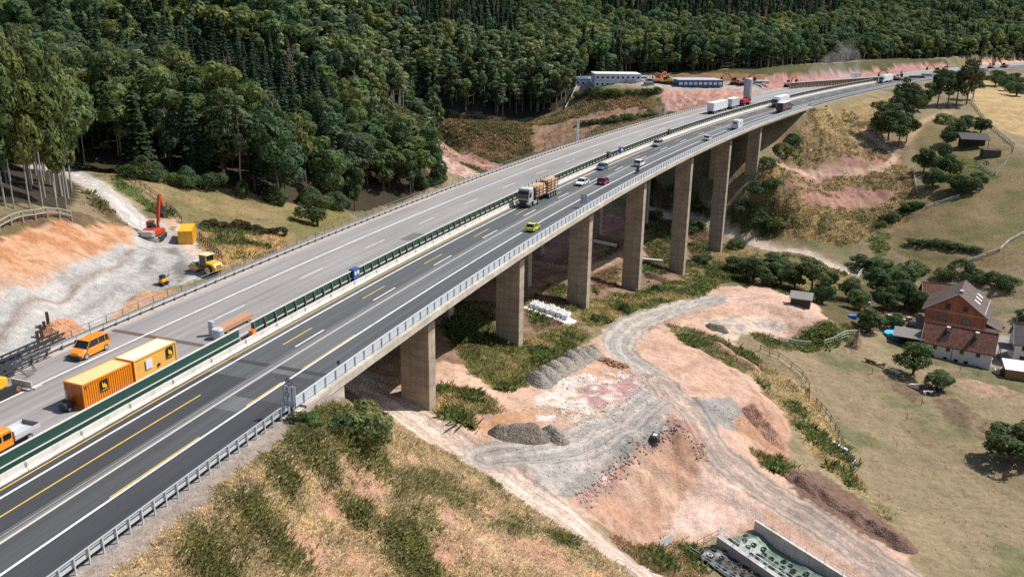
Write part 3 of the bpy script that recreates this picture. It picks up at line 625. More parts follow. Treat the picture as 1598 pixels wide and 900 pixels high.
GALV = mat('galvanised_steel', (.56, .58, .60), .45, .35, .12, 2)
STEELW = mat('pale_parapet_metal', (.50, .55, .60), .5, .15, .08, .8)
DKPOST = mat('dark_steel', (.06, .06, .065), .55, .3)
BLACK = mat('black_rubber', (.018, .018, .019), .7)
SS = [19.0, 52.0, 88.0, 125.5, 166.5, 206.8, 243.0]
def bridge(name, label, dl, dr, cols, s1):
    t = thing(name, label, 'bridge', (0, 0, 0))
    prof = [(dr, -.02), (dr, -.62), (dr + .35, -.75), (dr + 2.0, -1.25), (dr + 2.3, -2.3), (dl - 2.4, -2.3), (dl - 2.1, -1.25), (dl - .35, -.75), (dl, -.62), (dl, -.02), (dl - .6, -.06), (dr + .6, -.06)]
    sweep(prof, -9.0, s1, 4).build('deck', DECKC, t)
    sweep([(dr - .05, .16), (dr - .05, -.66), (dr + .02, -.66), (dr + .02, -.03), (dr + .9, -.03), (dr + .9, .16)], -13.0, s1 + 4, 3).build('edge_beam', BEAMC, t)
    if dl > 10: sweep([(dl - .02, -.03), (dl - .02, -.66), (dl + .05, -.66), (dl + .05, .16), (dl - .1, .16), (dl - .1, -.03)], -13, s1 + 4, 3).build('edge_beam', BEAMC, t)
    for s in SS:
        for a, b in cols:
            h = heading(s); ca, sa = math.cos(h), math.sin(h)
            p = road(s, (a + b) / 2); zb = min(float(gz(*road(s + q, d)[:2])) for q in (-1, 1) for d in (a, b)) - 1.0
            zt = p.z - 2.28; H = zt - zb; mb = MB(); hw, ht = (b - a) / 2, 1.0
            o = [(-ht, -hw), (ht, -hw), (ht, hw), (-ht, hw)]
            rings = []
            for k in range(9):
                f = 1 + .0030 * H * (1 - k / 8) * .3; z = zb + H * k / 8
                rings.append([(x * f * ca - y * f * sa, x * f * sa + y * f * ca, z - p.z) for x, y in o])
            mb.loft(rings); ob = mb.build('pier', PIERC, t, bevel=.06); ob.location = p
            MB().box((0, 0, zt - p.z + .06), (1.2, hw * 1.5, .30), h).build('bearing', mat('bearing_grey', (.2, .2, .2), .7), ob)
    # abutments with wing walls
    for s, e in ((-9.0, 3.4), (s1 - 3, 3.4)):
        p = road(s + e / 2, 0); zb = min(float(gz(*road(q, d)[:2])) for q in ((-3, 0, -6) if s < 0 else (s1 - 6, s1)) for d in (dr, (dr + dl) / 2)) - 3
        mb = MB(); q = sweep([(dr + .12, -.07), (dr + .12, zb - p.z), (dl - .12, zb - p.z), (dl - .12, -.07)], s, s + e, 2); mb.add(q.v, q.f)
        mb.build('abutment', BEAMC, t)
        a, b = (s - 7, s) if s < 0 else (s + e, s + e + 8)
        zlo = -3.6 if s < 0 else -5
        for dd, sg in ((dr + .12, 1), (dl - .12, -1)):
            pr = [road(a, dd, -.9), road(b, dd, zlo - 6), road(b, dd, -.07), road(a, dd, -.07)] if s < 0 else [road(b, dd, -.9), road(b, dd, -.07), road(a, dd, -.07), road(a, dd, zlo - 4)]
            pr2 = [road(a if (i in (0, 3)) == (s < 0) else b, dd + .7 * sg, 0) for i in range(4)]
            pr2 = [Vector((road_pt.x, road_pt.y, 0)) for road_pt in pr2]
            sh = [Vector((x.x, x.y, x.z)) for x in pr]; n2 = (road(a, dd + .7 * sg) - road(a, dd)); n2.z = 0
            MB().loft([sh, [x + n2 for x in sh]]).build('wing_wall', BEAMC, t)
    return t
BR = bridge('motorway_bridge', 'concrete viaduct deck carrying the live traffic on tall slim piers, facing the valley fields', 6.6, -9.7, [(-8.0, -3.8)], 300)
BL = bridge('motorway_bridge', 'concrete viaduct deck on the wooded side carrying the closed pale carriageway', 25.3, 7.0, [(5.0, 9.0), (18, 22)], 300)

def many(parent, name, mesh, m, places, limit=100):
    """posts of one thing: the nearest ones as parts, the rest as one stuff part"""
    pl = sorted(places, key=lambda p: (p[0] ** 2 + p[1] ** 2))
    if m is not None and not mesh.materials: mesh.materials.append(m)
    for x, y, z, rz in pl[:limit]:
        o = bpy.data.objects.new(name, mesh); put(o, parent); o.location = (x, y, z); o.rotation_euler = (0, 0, rz)
    if len(pl) > limit:
        mb = MB(); vv = [tuple(v.co) for v in mesh.vertices]; ff = [tuple(p.vertices) for p in mesh.polygons]
        for x, y, z, rz in pl[limit:]:
            c, s_ = math.cos(rz), math.sin(rz); mb.add([(x + a * c - b * s_, y + a * s_ + b * c, z + q) for a, b, q in vv], ff)
        tag(mb.build(name, mesh.materials[0], parent, raw=True), kind='stuff')
def along(s0, s1, step, d, z=0.0): return [(*road(s, d, z), heading(s)) for s in np.arange(s0, s1, step)]

# parapet of the live carriageway
t = thing('bridge_parapet', 'long pale metal parapet with slatted panels along the open edge of the viaduct', 'parapet')
mb = MB()
for z in (.27, .46, .65, .84, 1.03):
    q = sweep(rect(-9.16, -9.10, z, z + .145), -14.5, 300, 3); mb.add(q.v, q.f)
mb.build('slatted_panel', STEELW, t)
sweep(rect(-9.2, -9.04, 1.22, 1.30), -14.5, 300, 3).build('handrail', mat('handrail_pale', (.62, .63, .64), .5, .2), t)
many(t, 'post', MB().box((0, 0, .62), (.09, .12, 1.2)).mesh('post'), GALV, along(-14.5, 300, 2.0, -9.24, .05))
g = MB(); q = sweep([(-8.55, .45), (-8.48, .50), (-8.55, .60), (-8.48, .70), (-8.55, .76), (-8.63, .76), (-8.63, .45)], -14.5, 300, 3); g.add(q.v, q.f)
g.build('guard_rail', GALV, t)
many(t, 'rail_cap', MB().box((0, 0, 0), (.22, .26, .12)).mesh('rail_cap'), BLACK, along(-14, 300, 2.0, -8.72, .86))

def guard_rail(label, d, s0, s1, step, double=True, group=None):
    t = thing('guard_rail', label, 'guard rail', group=group)
    for z in ((.42, .88) if double else (.5,)):
        sweep([(d + .0, z), (d + .07, z + .05), (d, z + .14), (d + .07, z + .24), (d, z + .29), (d - .05, z + .29), (d - .05, z)], s0, s1, 3).build('rail', GALV, t)
    sweep(rect(d - .2, d - .1, 1.2, 1.26), s0, s1, 3).build('top_rail', GALV, t)
    many(t, 'post', MB().box((0, 0, .42), (.10, .10, 1.66)).mesh('post'), GALV, along(s0 + .5, s1, step, d - .15, 0), 100)
    return t
guard_rail('galvanised double guard rail on posts along the gravel verge before the viaduct', -8.95, -70, -14.6, 1.33)
guard_rail('thin guard rail along the road edge beyond the far end of the viaduct', -9.3, 304, 640, 4.0, False)
# closed carriageway: guard rail and outer handrail
t = thing('guard_rail', 'low guard rail on the kerb of the closed carriageway, forest side', 'guard rail')
for z in (.50,): sweep([(23.3, z), (23.22, z + .06), (23.3, z + .15), (23.22, z + .24), (23.3, z + .3), (23.36, z + .3), (23.36, z)], -19, 300, 3).build('rail', mat('rail_dull', (.27, .265, .26), .5, .3), t)
sweep(rect(23.40, 23.5, .76, .84), -19, 300, 3).build('rear_rail', mat('weathered_rail', (.16, .15, .14), .6, .2), t)
many(t, 'post', MB().box((0, 0, .4), (.12, .3, .8)).mesh('post'), mat('weathered_rail', (0, 0, 0)), along(-18.5, 300, 2.0, 23.4, 0))
t = thing('bridge_railing', 'dark grey pipe railing on the outer edge beside the forest', 'railing')
for z, r in ((1.1, .045), (.62, .03), (.2, .03)):
    mb = MB(); mb.tube([road(s, 24.9, z) for s in np.arange(-18, 301, 3)], r, 5); mb.build('pipe', mat('railing_grey', (.14, .135, .13), .5, .3), t)
many(t, 'post', MB().box((0, 0, .55), (.07, .07, 1.1)).mesh('post'), mat('railing_grey', (0, 0, 0)), along(-18, 300, 2.6, 24.9, 0))
t = thing('kerb', 'raised concrete kerb under the forest side guard rail', 'kerb'); sweep(rect(22.75, 25.0, .0, .12), -6, 300, 3).build('kerb_stone', mat('shoulder_concrete', (0, 0, 0)), t)

# steel barrier between the lanes
t = thing('steel_barrier', 'narrow double rail steel safety barrier dividing the lanes of the live carriageway', 'barrier')
sweep([(-1.52, .02), (-1.40, .10), (-1.40, .36), (-1.50, .50), (-1.34, .50), (-1.30, .10)], -120, 300, 3).build('barrier_wall', mat('barrier_light', (.30, .29, .28), .5, .2), t)
sweep([(-1.10, .10), (-1.12, .46), (-1.02, .46), (-1.06, .36), (-1.06, .10), (-.95, .02), (-1.02, .02)], -120, 300, 3).build('barrier_wall', mat('barrier_dull', (.17, .165, .16), .5, .2), t)
sweep(rect(-1.30, -1.11, .05, .30), -120, 300, 3).build('gap_shade', mat('barrier_shadow', (.05, .045, .042), .8), t)  # dark bar filling the gap between the walls; shade put in as colour
# precast concrete barrier: every element by itself
CB = mat('barrier_concrete', (.60, .56, .50), .85, var=.10, scale=.9, dirt=(.3, .26, .22, .45))
LB = 6.0
mb = MB()
sec = [(-.30, 0), (-.30, .12), (-.13, .34), (-.10, .82), (.10, .82), (.13, .34), (.30, .12), (.30, 0)]
mb.loft([[(x, y, z) for y, z in sec] for x in (0.02, LB - .02)])
cbm = mb.mesh('barrier_body'); cbm.materials.append(CB)
pin = MB()
for x in (.06, LB - .06): pin.box((x, -.12, .5), (.10, .05, .5))
pinm = pin.mesh('coupling'); pinm.materials.append(mat('coupling_dark', (.34, .31, .28), .7))
for i, s in enumerate(np.arange(-74, 452, LB)):
    t = thing('concrete_barrier', 'white precast concrete barrier element in the median row below the green screen', 'barrier', road(s, 5.3), math.atan2(*(road(s + LB, 5.3) - road(s, 5.3)).yx), 'concrete barrier elements')
    put(bpy.data.objects.new('barrier_body', cbm), t)
    if s < 60: put(bpy.data.objects.new('coupling', pinm), t)
# green privacy fence on wooden trestles
GREENF = mat('green_tarp', (.012, .055, .045), .6, var=.25, scale=.8)
PALEW = mat('pale_batten', (.62, .58, .50), .7)
TIMB = mat('grey_timber', (.20, .15, .11), .85, var=.25, scale=4)
t = thing('screen_fence', 'dark green two row screen fence before the wooden trestles, beside the orange containers', 'fence')
sweep(rect(5.88, 5.94, .10, 1.0), -80, -2.2, 3).build('lower_panel', GREENF, t); sweep(rect(5.88, 5.94, 1.10, 2.05), -80, -2.2, 3).build('upper_panel', GREENF, t)
mb = MB()
for z in (1.0, 2.05): q = sweep(rect(5.82, 5.99, z, z + .1), -80, -2.2, 3); mb.add(q.v, q.f)
mb.build('batten', PALEW, t)
t = thing('screen_fence', 'long green screen fence propped by timber trestles between the two carriageways', 'fence')
sweep(rect(5.98, 6.04, .15, .92), .2, 450, 3).build('lower_panel', GREENF, t); sweep(rect(5.98, 6.04, 1.06, 2.0), .2, 450, 3).build('upper_panel', GREENF, t)
mb = MB(); q = sweep(rect(5.93, 6.08, 2.0, 2.1), .2, 450, 3); mb.add(q.v, q.f); q = sweep(rect(5.94, 6.08, .92, 1.06), .2, 450, 3); mb.add(q.v, q.f)
mb.build('batten', PALEW, t)
tr = MB(); tr.box((0, -.02, .98), (.14, .10, 1.95)); tr.bar((0, -.05, 1.7), (.0, -.30, .05), .1, .12); tr.bar((.22, -.04, .9), (.22, -.28, .05), .08, .1)
many(t, 'trestle', tr.mesh('trestle'), TIMB, along(.6, 450, 2.1, 5.93, 0))

# ------------------------------------------------------------------ vehicles
GLASS = mat('dark_glass', (.012, .016, .02), .12, 0, .05, 1, .6)
CHROME = mat('bright_metal', (.55, .56, .57), .3, .8)
LAMP = mat('headlamp', (.75, .76, .78), .2, .1, .05, 1, .5); TAIL = mat('tail_lamp', (.42, .02, .02), .3, 0, .05, 1, .5); PLATE = mat('number_plate', (.8, .8, .78), .5)
PLAST = mat('black_plastic', (.03, .03, .032), .6)
def wheel(parent, x, y, r, w, name='wheel'):
    a = MB(); sg = 1 if y > 0 else -1
    a.loft([[(x + math.cos(2 * math.pi * k / 18) * q, yy, r + math.sin(2 * math.pi * k / 18) * q) for k in range(18)] for q, yy in ((r * .9, y - w / 2), (r, y - w / 2 + .03), (r, y + w / 2 - .03), (r * .9, y + w / 2))])
    o = a.build('wheel', BLACK, parent)
    b = MB(); b.loft([[(x + math.cos(2 * math.pi * k / 14) * q, yy, r + math.sin(2 * math.pi * k / 14) * q) for k in range(14)] for q, yy in ((r * .64, y + sg * (w / 2 + .008)), (r * .58, y + sg * (w / 2 - .02)), (r * .2, y + sg * (w / 2 + .015)))])
    b.build('rim', CHROME, o); return o
def ring(x, hw, zb, zt, rnd=.12, tum=0.0):
    return [(x, -hw + rnd, zb), (x, -hw, zb + rnd), (x, -hw + tum * .5, (zb + zt) / 2), (x, -hw + tum, zt - rnd * .6), (x, -hw + tum + rnd, zt), (x, hw - tum - rnd, zt), (x, hw - tum, zt - rnd * .6), (x, hw - tum * .5, (zb + zt) / 2), (x, hw, zb + rnd), (x, hw - rnd, zb)]
def car(name, label, cat, loc, rz, m, L=4.4, Wd=1.8, H=1.48, kind='hatch', group=None, dark_bumper=False, roofm=None):
    """x forward; origin on the road under the middle"""
    t = thing(name, label, cat, loc, rz, group); h = L / 2; hw = Wd / 2
    belt = .60 * H; van = kind == 'van'; suv = kind in ('suv', 'van')
    hood = belt * (.97 if suv else .93)
    st = [(-h, hw * .86, .34, belt * .9), (-h + .12, hw * .95, .24, belt * .98), (-h + .7, hw, .2, belt), (0, hw, .2, belt), (h - (1.15 if not van else .95), hw, .2, belt * .99), (h - .55, hw * .97, .2, hood * .93), (h - .15, hw * .88, .22, hood * .80), (h, hw * .74, .34, hood * .62)]
    b = MB(); b.loft([ring(x, w, a, c, .10, .03) for x, w, a, c in st]); b.build('body', m, t, smooth=False, bevel=.04)
    fx = h - (1.0 if van else 1.22); wx = fx - (.62 if van else .78); rx = {'hatch': -h + .62, 'suv': -h + .45, 'van': -h + .22, 'sedan': -h + 1.35}[kind]; bx = {'hatch': -h + .14, 'suv': -h + .12, 'van': -h + .05, 'sedan': -h + .62}[kind]
    g = MB(); g.loft([ring(bx, hw * .90, belt - .06, belt + .02, .03, .0), ring(rx, hw * .93, belt - .06, H - .05, .06, .10 if not van else .05), ring((rx + wx) / 2, hw * .95, belt - .06, H - .02, .06, .12 if not van else .06), ring(wx, hw * .94, belt - .06, H - .06, .06, .12 if not van else .07), ring(fx, hw * .92, belt - .06, belt + .02, .03, 0)])
    g.build('window', GLASS, t)
    q = MB(); q.loft([ring(rx - .05, hw * .80, H - .075, H - .03, .02, .02), ring((rx + wx) / 2, hw * .84, H - .05, H, .02, .02), ring(wx + .06, hw * .80, H - .09, H - .035, .02, .02)]); q.build('roof', roofm or m, t)
    p = MB(); tum = .06 if van else .11
    for sg in (-1, 1):
        def P(x, k): return (x, sg * (hw * .945 - tum * k + .012), belt + (H - .05 - belt) * k)
        p.bar(P(fx - .02, 0), P(wx, 1), .07, .05); p.bar(P((fx + rx) / 2 - .1, 0), P((fx + rx) / 2 - .1, 1), .05, .09)
        if kind != 'sedan': p.bar(P(rx - .02, 0), P(rx + .05, 1), .06, .16)
        p.bar(P(bx, 0), P(rx, 1), .07, .12)
        if van: p.bar(P(rx + .6, 0), P(rx + .6, 1), .05, .12)
    p.build('pillar', m, t)
    r = .33 * (H / 1.48) ** .5
    for x in (h - .84, -h + .80):
        for sg in (-1, 1): wheel(t, x, sg * (hw - .10), r, .22)
    for sg in (-1, 1):
        MB().box((h - .16, sg * hw * .66, hood * .70), (.22, hw * .30, .13)).build('headlight', LAMP, t)
        MB().box((-h + .05, sg * hw * .76, belt * .80), (.12, hw * .26, .16)).build('tail_light', TAIL, t)
        MB().box((fx - .12, sg * (hw + .10), belt + .04), (.12, .2, .13)).build('mirror', m, t)
    MB().box((h - .05, 0, hood * .42), (.14, hw * 1.2, .16)).build('grille', PLAST, t)
    if dark_bumper: MB().box((h - .10, 0, .42), (.32, hw * 1.84, .30)).build('bumper', PLAST, t)
    MB().box((-h + .01, 0, .52), (.05, .52, .12)).build('number_plate', PLATE, t)
    return t
AWAY = lambda s: heading(s); TOW = lambda s: heading(s) + math.pi
car('car', 'lime yellow hatchback driving away in the outer lane of the viaduct', 'car', road(62.8, -5.6, .01), AWAY(62), paint('lime_paint', (.60, .62, .03)), 3.6, 1.66, 1.42, roofm=paint('lime_roof', (.62, .64, .10)))
car('car', 'white saloon coming towards the viewer behind the timber lorry', 'car', road(105.6, .55, .01), TOW(105), paint('white_paint', (.72, .72, .71)), 4.65, 1.84, 1.44, 'sedan')
car('car', 'dark red hatchback driving away beside the white saloon', 'car', road(109, -3.2, .01), AWAY(109), paint('red_paint', (.16, .012, .02)), 4.2, 1.8, 1.5)
car('car', 'blue grey saloon following the white saloon in the left lane', 'car', road(125.8, 3.2, .01), TOW(126), paint('blue_paint', (.055, .10, .16)), 4.6, 1.83, 1.46, 'sedan')
car('car', 'white estate car with dark windows ahead of the motorcycle', 'car', road(135.5, -3.1, .01), AWAY(135), paint('white_paint', (0, 0, 0)), 4.65, 1.84, 1.6, 'suv')
car('car', 'silver grey off-road car approaching alone in the left lane', 'car', road(168.4, 3.0, .01), TOW(168), paint('silver_paint', (.27, .27, .27)), 4.7, 1.9, 1.72, 'suv')
car('car', 'small white car in the outer lane behind the camper van', 'car', road(188, -5.9, .01), AWAY(188), paint('white_paint', (0, 0, 0)), 4.0, 1.75, 1.55)
car('car', 'blue car on the far motorway beyond the roadside trees', 'car', road(556, .6, .01), TOW(556), paint('blue_far', (.05, .09, .17)), 4.6, 1.85, 1.5, 'suv')
ORG = paint('works_orange', (.78, .26, .012))
car('van', 'orange works van with black front bumper parked on the closed carriageway', 'van', road(-10.3, 19.6, .01), TOW(-10) + .03, ORG, 4.55, 1.85, 1.86, 'van', dark_bumper=True)
o = [x for x in bpy.data.objects if x.get('category') == 'van'][-1]
mb = MB()
for i in range(3): mb.box((1.55 + i * .12, .86 - .03 * i, .62 + .1 * (i % 2)), (.10, .14, .09))
mb.build('warning_stripe', mat('stripe_white', (.8, .79, .77), .5), o)

# motorcycle and rider
t = thing('motorcycle', 'dark motorcycle near the hard shoulder line of the viaduct', 'motorcycle', road(125.5, -5.9, .01), AWAY(125))
for x in (-.72, .72): wheel(t, x, .001, .32, .16)
MB().loft([ring(-.75, .12, .75, .88, .03), ring(-.1, .2, .45, .95, .05), ring(.35, .2, .45, 1.05, .05), ring(.6, .14, .7, 1.0, .03)]).build('body', PLAST, t)
mb = MB(); mb.bar((.72, 0, .35), (.5, 0, 1.1), .08); mb.bar((.5, -.36, 1.12), (.5, .36, 1.12), .05); mb.build('fork', DKPOST, t)
MB().box((-.86, 0, .62), (.05, .14, .08)).build('tail_light', TAIL, t)
for sg in (-1, 1): MB().box((-.55, sg * .34, .72), (.5, .22, .38)).build('pannier', PLAST, t)
t = thing('person', 'motorcyclist in black clothing and helmet, leaning on the handlebars', 'person', road(125.4, -5.9, .01), AWAY(125))
def figure(parent, joints, edges, m):
    me = bpy.data.meshes.new('body'); me.from_pydata([j[0] for j in joints], edges, []); o = bpy.data.objects.new('body', me); put(o, parent)
    sk = o.modifiers.new('skin', 'SKIN'); me.skin_vertices[0].data[0].use_root = True
    for i, j in enumerate(joints): me.skin_vertices[0].data[i].radius = (j[1], j[1])
    ss = o.modifiers.new('sub', 'SUBSURF'); ss.levels = 1; ss.render_levels = 1; me.materials.append(m); return o
figure(t, [((-.25, 0, .95), .17), ((-.12, 0, 1.22), .18), ((.02, 0, 1.45), .19), ((.08, 0, 1.58), .08), ((.12, 0, 1.70), .11),
           ((.02, .22, 1.43), .08), ((.2, .34, 1.22), .06), ((.46, .34, 1.13), .05), ((.02, -.22, 1.43), .08), ((.2, -.34, 1.22), .06), ((.46, -.34, 1.13), .05),
           ((-.22, .14, .93), .11), ((.2, .24, .85), .085), ((-.05, .26, .42), .06), ((.08, .27, .34), .05), ((-.22, -.14, .93), .11), ((.2, -.24, .85), .085), ((-.05, -.26, .42), .06), ((.08, -.27, .34), .05)],
       [(0, 1), (1, 2), (2, 3), (3, 4), (2, 5), (5, 6), (6, 7), (2, 8), (8, 9), (9, 10), (0, 11), (11, 12), (12, 13), (13, 14), (0, 15), (15, 16), (16, 17), (17, 18)], mat('rider_leather', (.02, .02, .022), .6))
mb = MB(); mb.loft([[(.12 + r * math.cos(2 * math.pi * k / 12), r * math.sin(2 * math.pi * k / 12), 1.72 + z) for k in range(12)] for r, z in ((.06, -.13), (.13, -.07), (.145, .02), (.11, .11), (.04, .15))]); mb.build('helmet', mat('helmet_black', (.03, .03, .035), .25), t)

# lorries
def truck_cab(t, m, x0, Wd=2.5, H=3.5, L=2.3, frontm=None, deflector=True):
    b = MB(); h = Wd / 2
    b.loft([ring(x0, h * .99, .95, H - .5 if deflector else H - .2, .08, .03), ring(x0 + .9, h, .95, H - .05, .1, .06), ring(x0 + L - .55, h, .7, H - .12, .12, .08), ring(x0 + L - .12, h * .97, .45, H * .72, .12, .06), ring(x0 + L, h * .93, .4, H * .50, .1, .03)]); c = b.build('cab', m, t, bevel=.04)
    g = MB(); E_ = x0 + L; g.prism([(E_ + .04, H * .49), (E_ - .07, H * .72), (E_ - .33, H * .87), (E_ - .45, H * .85), (E_ - .22, H * .72), (E_ - .1, H * .49)], 'y', -h * .87, h * .87); g.build('windscreen', GLASS, c)
    for sg in (-1, 1):
        y = sg * (h + .012); d = -sg * .05
        q = MB(); q.prism([(x0 + 1.0, H * .55), (x0 + L - .25, H * .55), (x0 + L - .58, H * .80), (x0 + 1.0, H * .80)], 'y', min(y, y + d), max(y, y + d)); q.build('side_window', GLASS, c)
        MB().box((x0 + L + .0, sg * h * .72, H * .26), (.12, h * .36, .26)).build('headlight', LAMP, c)
        MB().box((x0 + L - .1, sg * (h + .17), H * .66), (.16, .22, .62)).build('mirror', PLAST, c)
    MB().box((x0 + L + .005, 0, H * .28), (.1, h * 1.35, .95)).build('grille', PLAST, c)
    MB().box((x0 + L - .02, 0, .42), (.22, h * 1.9, .32)).build('bumper', frontm or PLAST, c)
    return c
t = thing('timber_lorry', 'grey articulated timber lorry loaded with two stacks of pale logs', 'lorry', road(78.2, 2.75, .01), TOW(85) + .0)
SIL = paint('truck_silver', (.40, .39, .37), .4)
truck_cab(t, SIL, -2.3, 2.5, 3.7, 2.3)
MB().loft([ring(-2.3, 1.15, 3.3, 3.75, .06, .05), ring(-1.6, 1.1, 3.4, 3.85, .06, .08), ring(-.9, 1.0, 3.45, 3.6, .05, .08)]).build('roof_deflector', paint('truck_white', (.62, .62, .62)), t)
mb = MB(); mb.box((-8.6, 0, 1.0), (14.4, .9, .25)); mb.box((-3.6, 0, .75), (2.6, 2.2, .4)); mb.box((-9.5, 0, 1.25), (12.4, 2.3, .12)); mb.build('chassis', PLAST, t)
for sg in (-1, 1): MB().box((-3.1, sg * 1.12, .65), (1.6, .35, .6)).build('side_skirt', SIL, t)
for x, n in ((-.95, 1), (-4.7, 1), (-10.6, 1), (-11.9, 1), (-13.2, 1), (-14.5, 1)):
    for sg in (-1, 1): wheel(t, x, sg * 1.1, .5, .34 if x == -.95 else .5)
RED = mat('stanchion_red', (.20, .035, .03), .6)
for x in (-3.75, -5.5, -7.4, -9.3, -9.75, -11.8, -13.8, -15.4):
    for sg in (-1, 1): MB().box((x, sg * 1.19, 2.45), (.13, .10, 2.4)).build('stanchion', RED, t)
MB().box((-3.45, 0, 2.3), (.08, 2.3, 1.9)).build('headboard', DKPOST, t)
# logs: each one lies on the lorry as a thing of its own
LOGM = mat('log_wood', (.42, .28, .175), .85, var=.3, scale=2.5, dirt=(.24, .14, .08, .7))
lm = MB(); lm.tube([(0, 0, 0), (2.6, .02, .015), (5.2, 0, 0)], [.165, .155, .145], 9); logm = lm.mesh('log'); logm.materials.append(LOGM); logm.polygons.foreach_set('use_smooth', [len(p.vertices) == 4 for p in logm.polygons])
base = Matrix.Translation(road(78.2, 2.75, .01)) @ Matrix.Rotation(TOW(85), 4, 'Z')
for x0, lab in ((-9.15, 'pale debarked log in the front stack of the timber lorry'), (-15.2, 'pale debarked log in the rear stack of the timber lorry')):
    hmax = 7 if x0 > -10 else 8
    for r in range(hmax):
        n = 7 - (r % 2)
        for k in range(n):
            if r == hmax - 1 and k in (0, n - 1): continue
            o = bpy.data.objects.new('log', logm); COL.objects.link(o)
            o.matrix_world = base @ Matrix.Translation((x0 + random.uniform(-.12, .12), (k - (n - 1) / 2) * .322, 1.5 + r * .285)) @ Matrix.Rotation(random.uniform(0, 6), 4, 'X')
            tag(o, lab, 'log', 'logs in the front stack' if x0 > -10 else 'logs in the rear stack')
def box_lorry(name, label, cat, loc, rz, cabm, boxm, L=13.6, rearm=None, decal=None, cab=True, roofm=None):
    t = thing(name, label, cat, loc, rz)
    if cab: truck_cab(t, cabm, 0, 2.5, 3.6, 2.3)
    mb = MB(); mb.box((-L / 2 - .1, 0, 2.55), (L, 2.52, 2.85)); bo = mb.build('cargo_box', boxm, t, bevel=.04)
    MB().box((-L / 2 - .1, 0, 4.0), (L, 2.54, .07)).build('box_roof', roofm or mat('box_roof_white', (.68, .68, .67), .6), bo)
    MB().box((-L - .12, 0, 2.5), (.06, 2.46, 2.7)).build('rear_door', rearm or boxm, bo)
    mb = MB(); mb.box((-L / 2, 0, .95), (L + 2, .95, .3)); mb.build('chassis', PLAST, t)
    for x in ([1.3, -2.0] if cab else [-1.4]) + [-L + 1.5, -L + 2.8, -L + 4.1]:
        for sg in (-1, 1): wheel(t, x, sg * 1.05, .5, .4)
    for sg in (-1, 1): MB().box((-L - .13, sg * 1.0, .95), (.1, .35, .16)).build('tail_light', TAIL, t)
    if decal: decal(bo, L)
    return t
WBOX = paint('white_tarp', (.66, .67, .68), .5)
box_lorry('lorry', 'white lorry with a pale grey box approaching beside the dark lorry', 'lorry', road(292, 1.2, .01), TOW(300), paint('lorry_grey', (.45, .46, .47)), WBOX, 13.6)
def red_mark(bo, L):
    mb = MB(); mb.prism([(-L * .62, 2.2), (-L * .52, 2.1), (-L * .42, 2.35), (-L * .50, 2.75), (-L * .47, 3.2), (-L * .56, 2.9)], 'y', -1.278, -1.262); mb.build('red_emblem', mat('emblem_red', (.55, .05, .05), .5), bo)
box_lorry('lorry', 'black lorry with a red emblem on its side leaving the viaduct', 'lorry', road(281, -6.4, .01), AWAY(278), paint('lorry_red', (.30, .015, .02)), paint('black_box', (.055, .05, .052), .5), 10.4, paint('black_door', (.03, .028, .03), .5), red_mark)
def camper():
    t = thing('camper_van', 'white camper van with a tall box body in the outer lane', 'camper van', road(219, -6.3, .01), AWAY(219))
    w = paint('white_paint', (0, 0, 0)); b = MB(); b.loft([ring(-3.4, 1.12, .5, 3.0, .1, .03), ring(.9, 1.14, .5, 3.05, .1, .03), ring(2.0, 1.12, 2.0, 2.9, .1, .05), ring(2.3, 1.0, 2.1, 2.6, .1, .1)]); b.build('living_box', w, t, bevel=.05)
    b = MB(); b.loft([ring(.8, 1.0, .4, 2.0, .1, .05), ring(1.7, 1.0, .4, 2.0, .1, .1), ring(2.5, .98, .4, 1.25, .1, .05), ring(3.2, .85, .4, 1.0, .1, .05)]); c = b.build('cab', w, t, bevel=.04)
    MB().quad((1.85, -.8, 1.98), (2.52, -.85, 1.3), (2.52, .85, 1.3), (1.85, .8, 1.98)).build('windscreen', GLASS, c)
    for sg in (-1, 1):
        MB().box((-.9, sg * 1.15, 1.95), (1.1, .04, .5)).build('window', GLASS, t); MB().box((1.5, sg * 1.0, 1.6), (.8, .06, .45)).build('window', GLASS, t)
        for x in (2.3, -1.9): wheel(t, x, sg * .95, .35, .25)
        MB().box((-3.42, sg * .95, .9), (.06, .2, .3)).build('tail_light', TAIL, t)
    MB().box((-3.42, 0, 2.2), (.05, 1.2, .5)).build('rear_window', GLASS, t)
camper()
box_lorry('lorry_trailer', 'white box trailer parked nearest on the far end of the closed carriageway', 'trailer', road(268.5, 14.0, .01), AWAY(262), None, WBOX, 16.0, cab=False)
box_lorry('lorry_trailer', 'grey box trailer parked behind the white one on the closed carriageway', 'trailer', road(281, 13.6, .01), AWAY(277), None, paint('grey_box', (.42, .44, .45), .5), 9.0, cab=False)
t = thing('tipper_lorry', 'red lorry parked beside the grey silo at the end of the closed carriageway', 'lorry', road(292, 13.5, .01), AWAY(290)); truck_cab(t, paint('lorry_bright_red', (.36, .02, .03)), 0, 2.5, 3.2, 2.2, deflector=False)
MB().loft([ring(-6.4, 1.2, 1.3, 2.6, .05), ring(-.2, 1.2, 1.2, 2.6, .05)]).build('tipper_body', mat('tipper_red', (.28, .02, .03), .5), t)
MB().box((-3, 0, 1.0), (7.5, .9, .3)).build('chassis', PLAST, t)
for x in (1.2, -3.6, -5.0):
    for sg in (-1, 1): wheel(t, x, sg * 1.05, .5, .4)
box_lorry('lorry', 'white lorry on the far motorway half hidden by the roadside trees', 'lorry', road(452, 1.5, .01), TOW(455), paint('white_paint', (0, 0, 0)), WBOX, 13.6)
t = thing('silo', 'tall light grey cylindrical silo standing at the end of the closed carriageway', 'silo', road(296, 14.5))
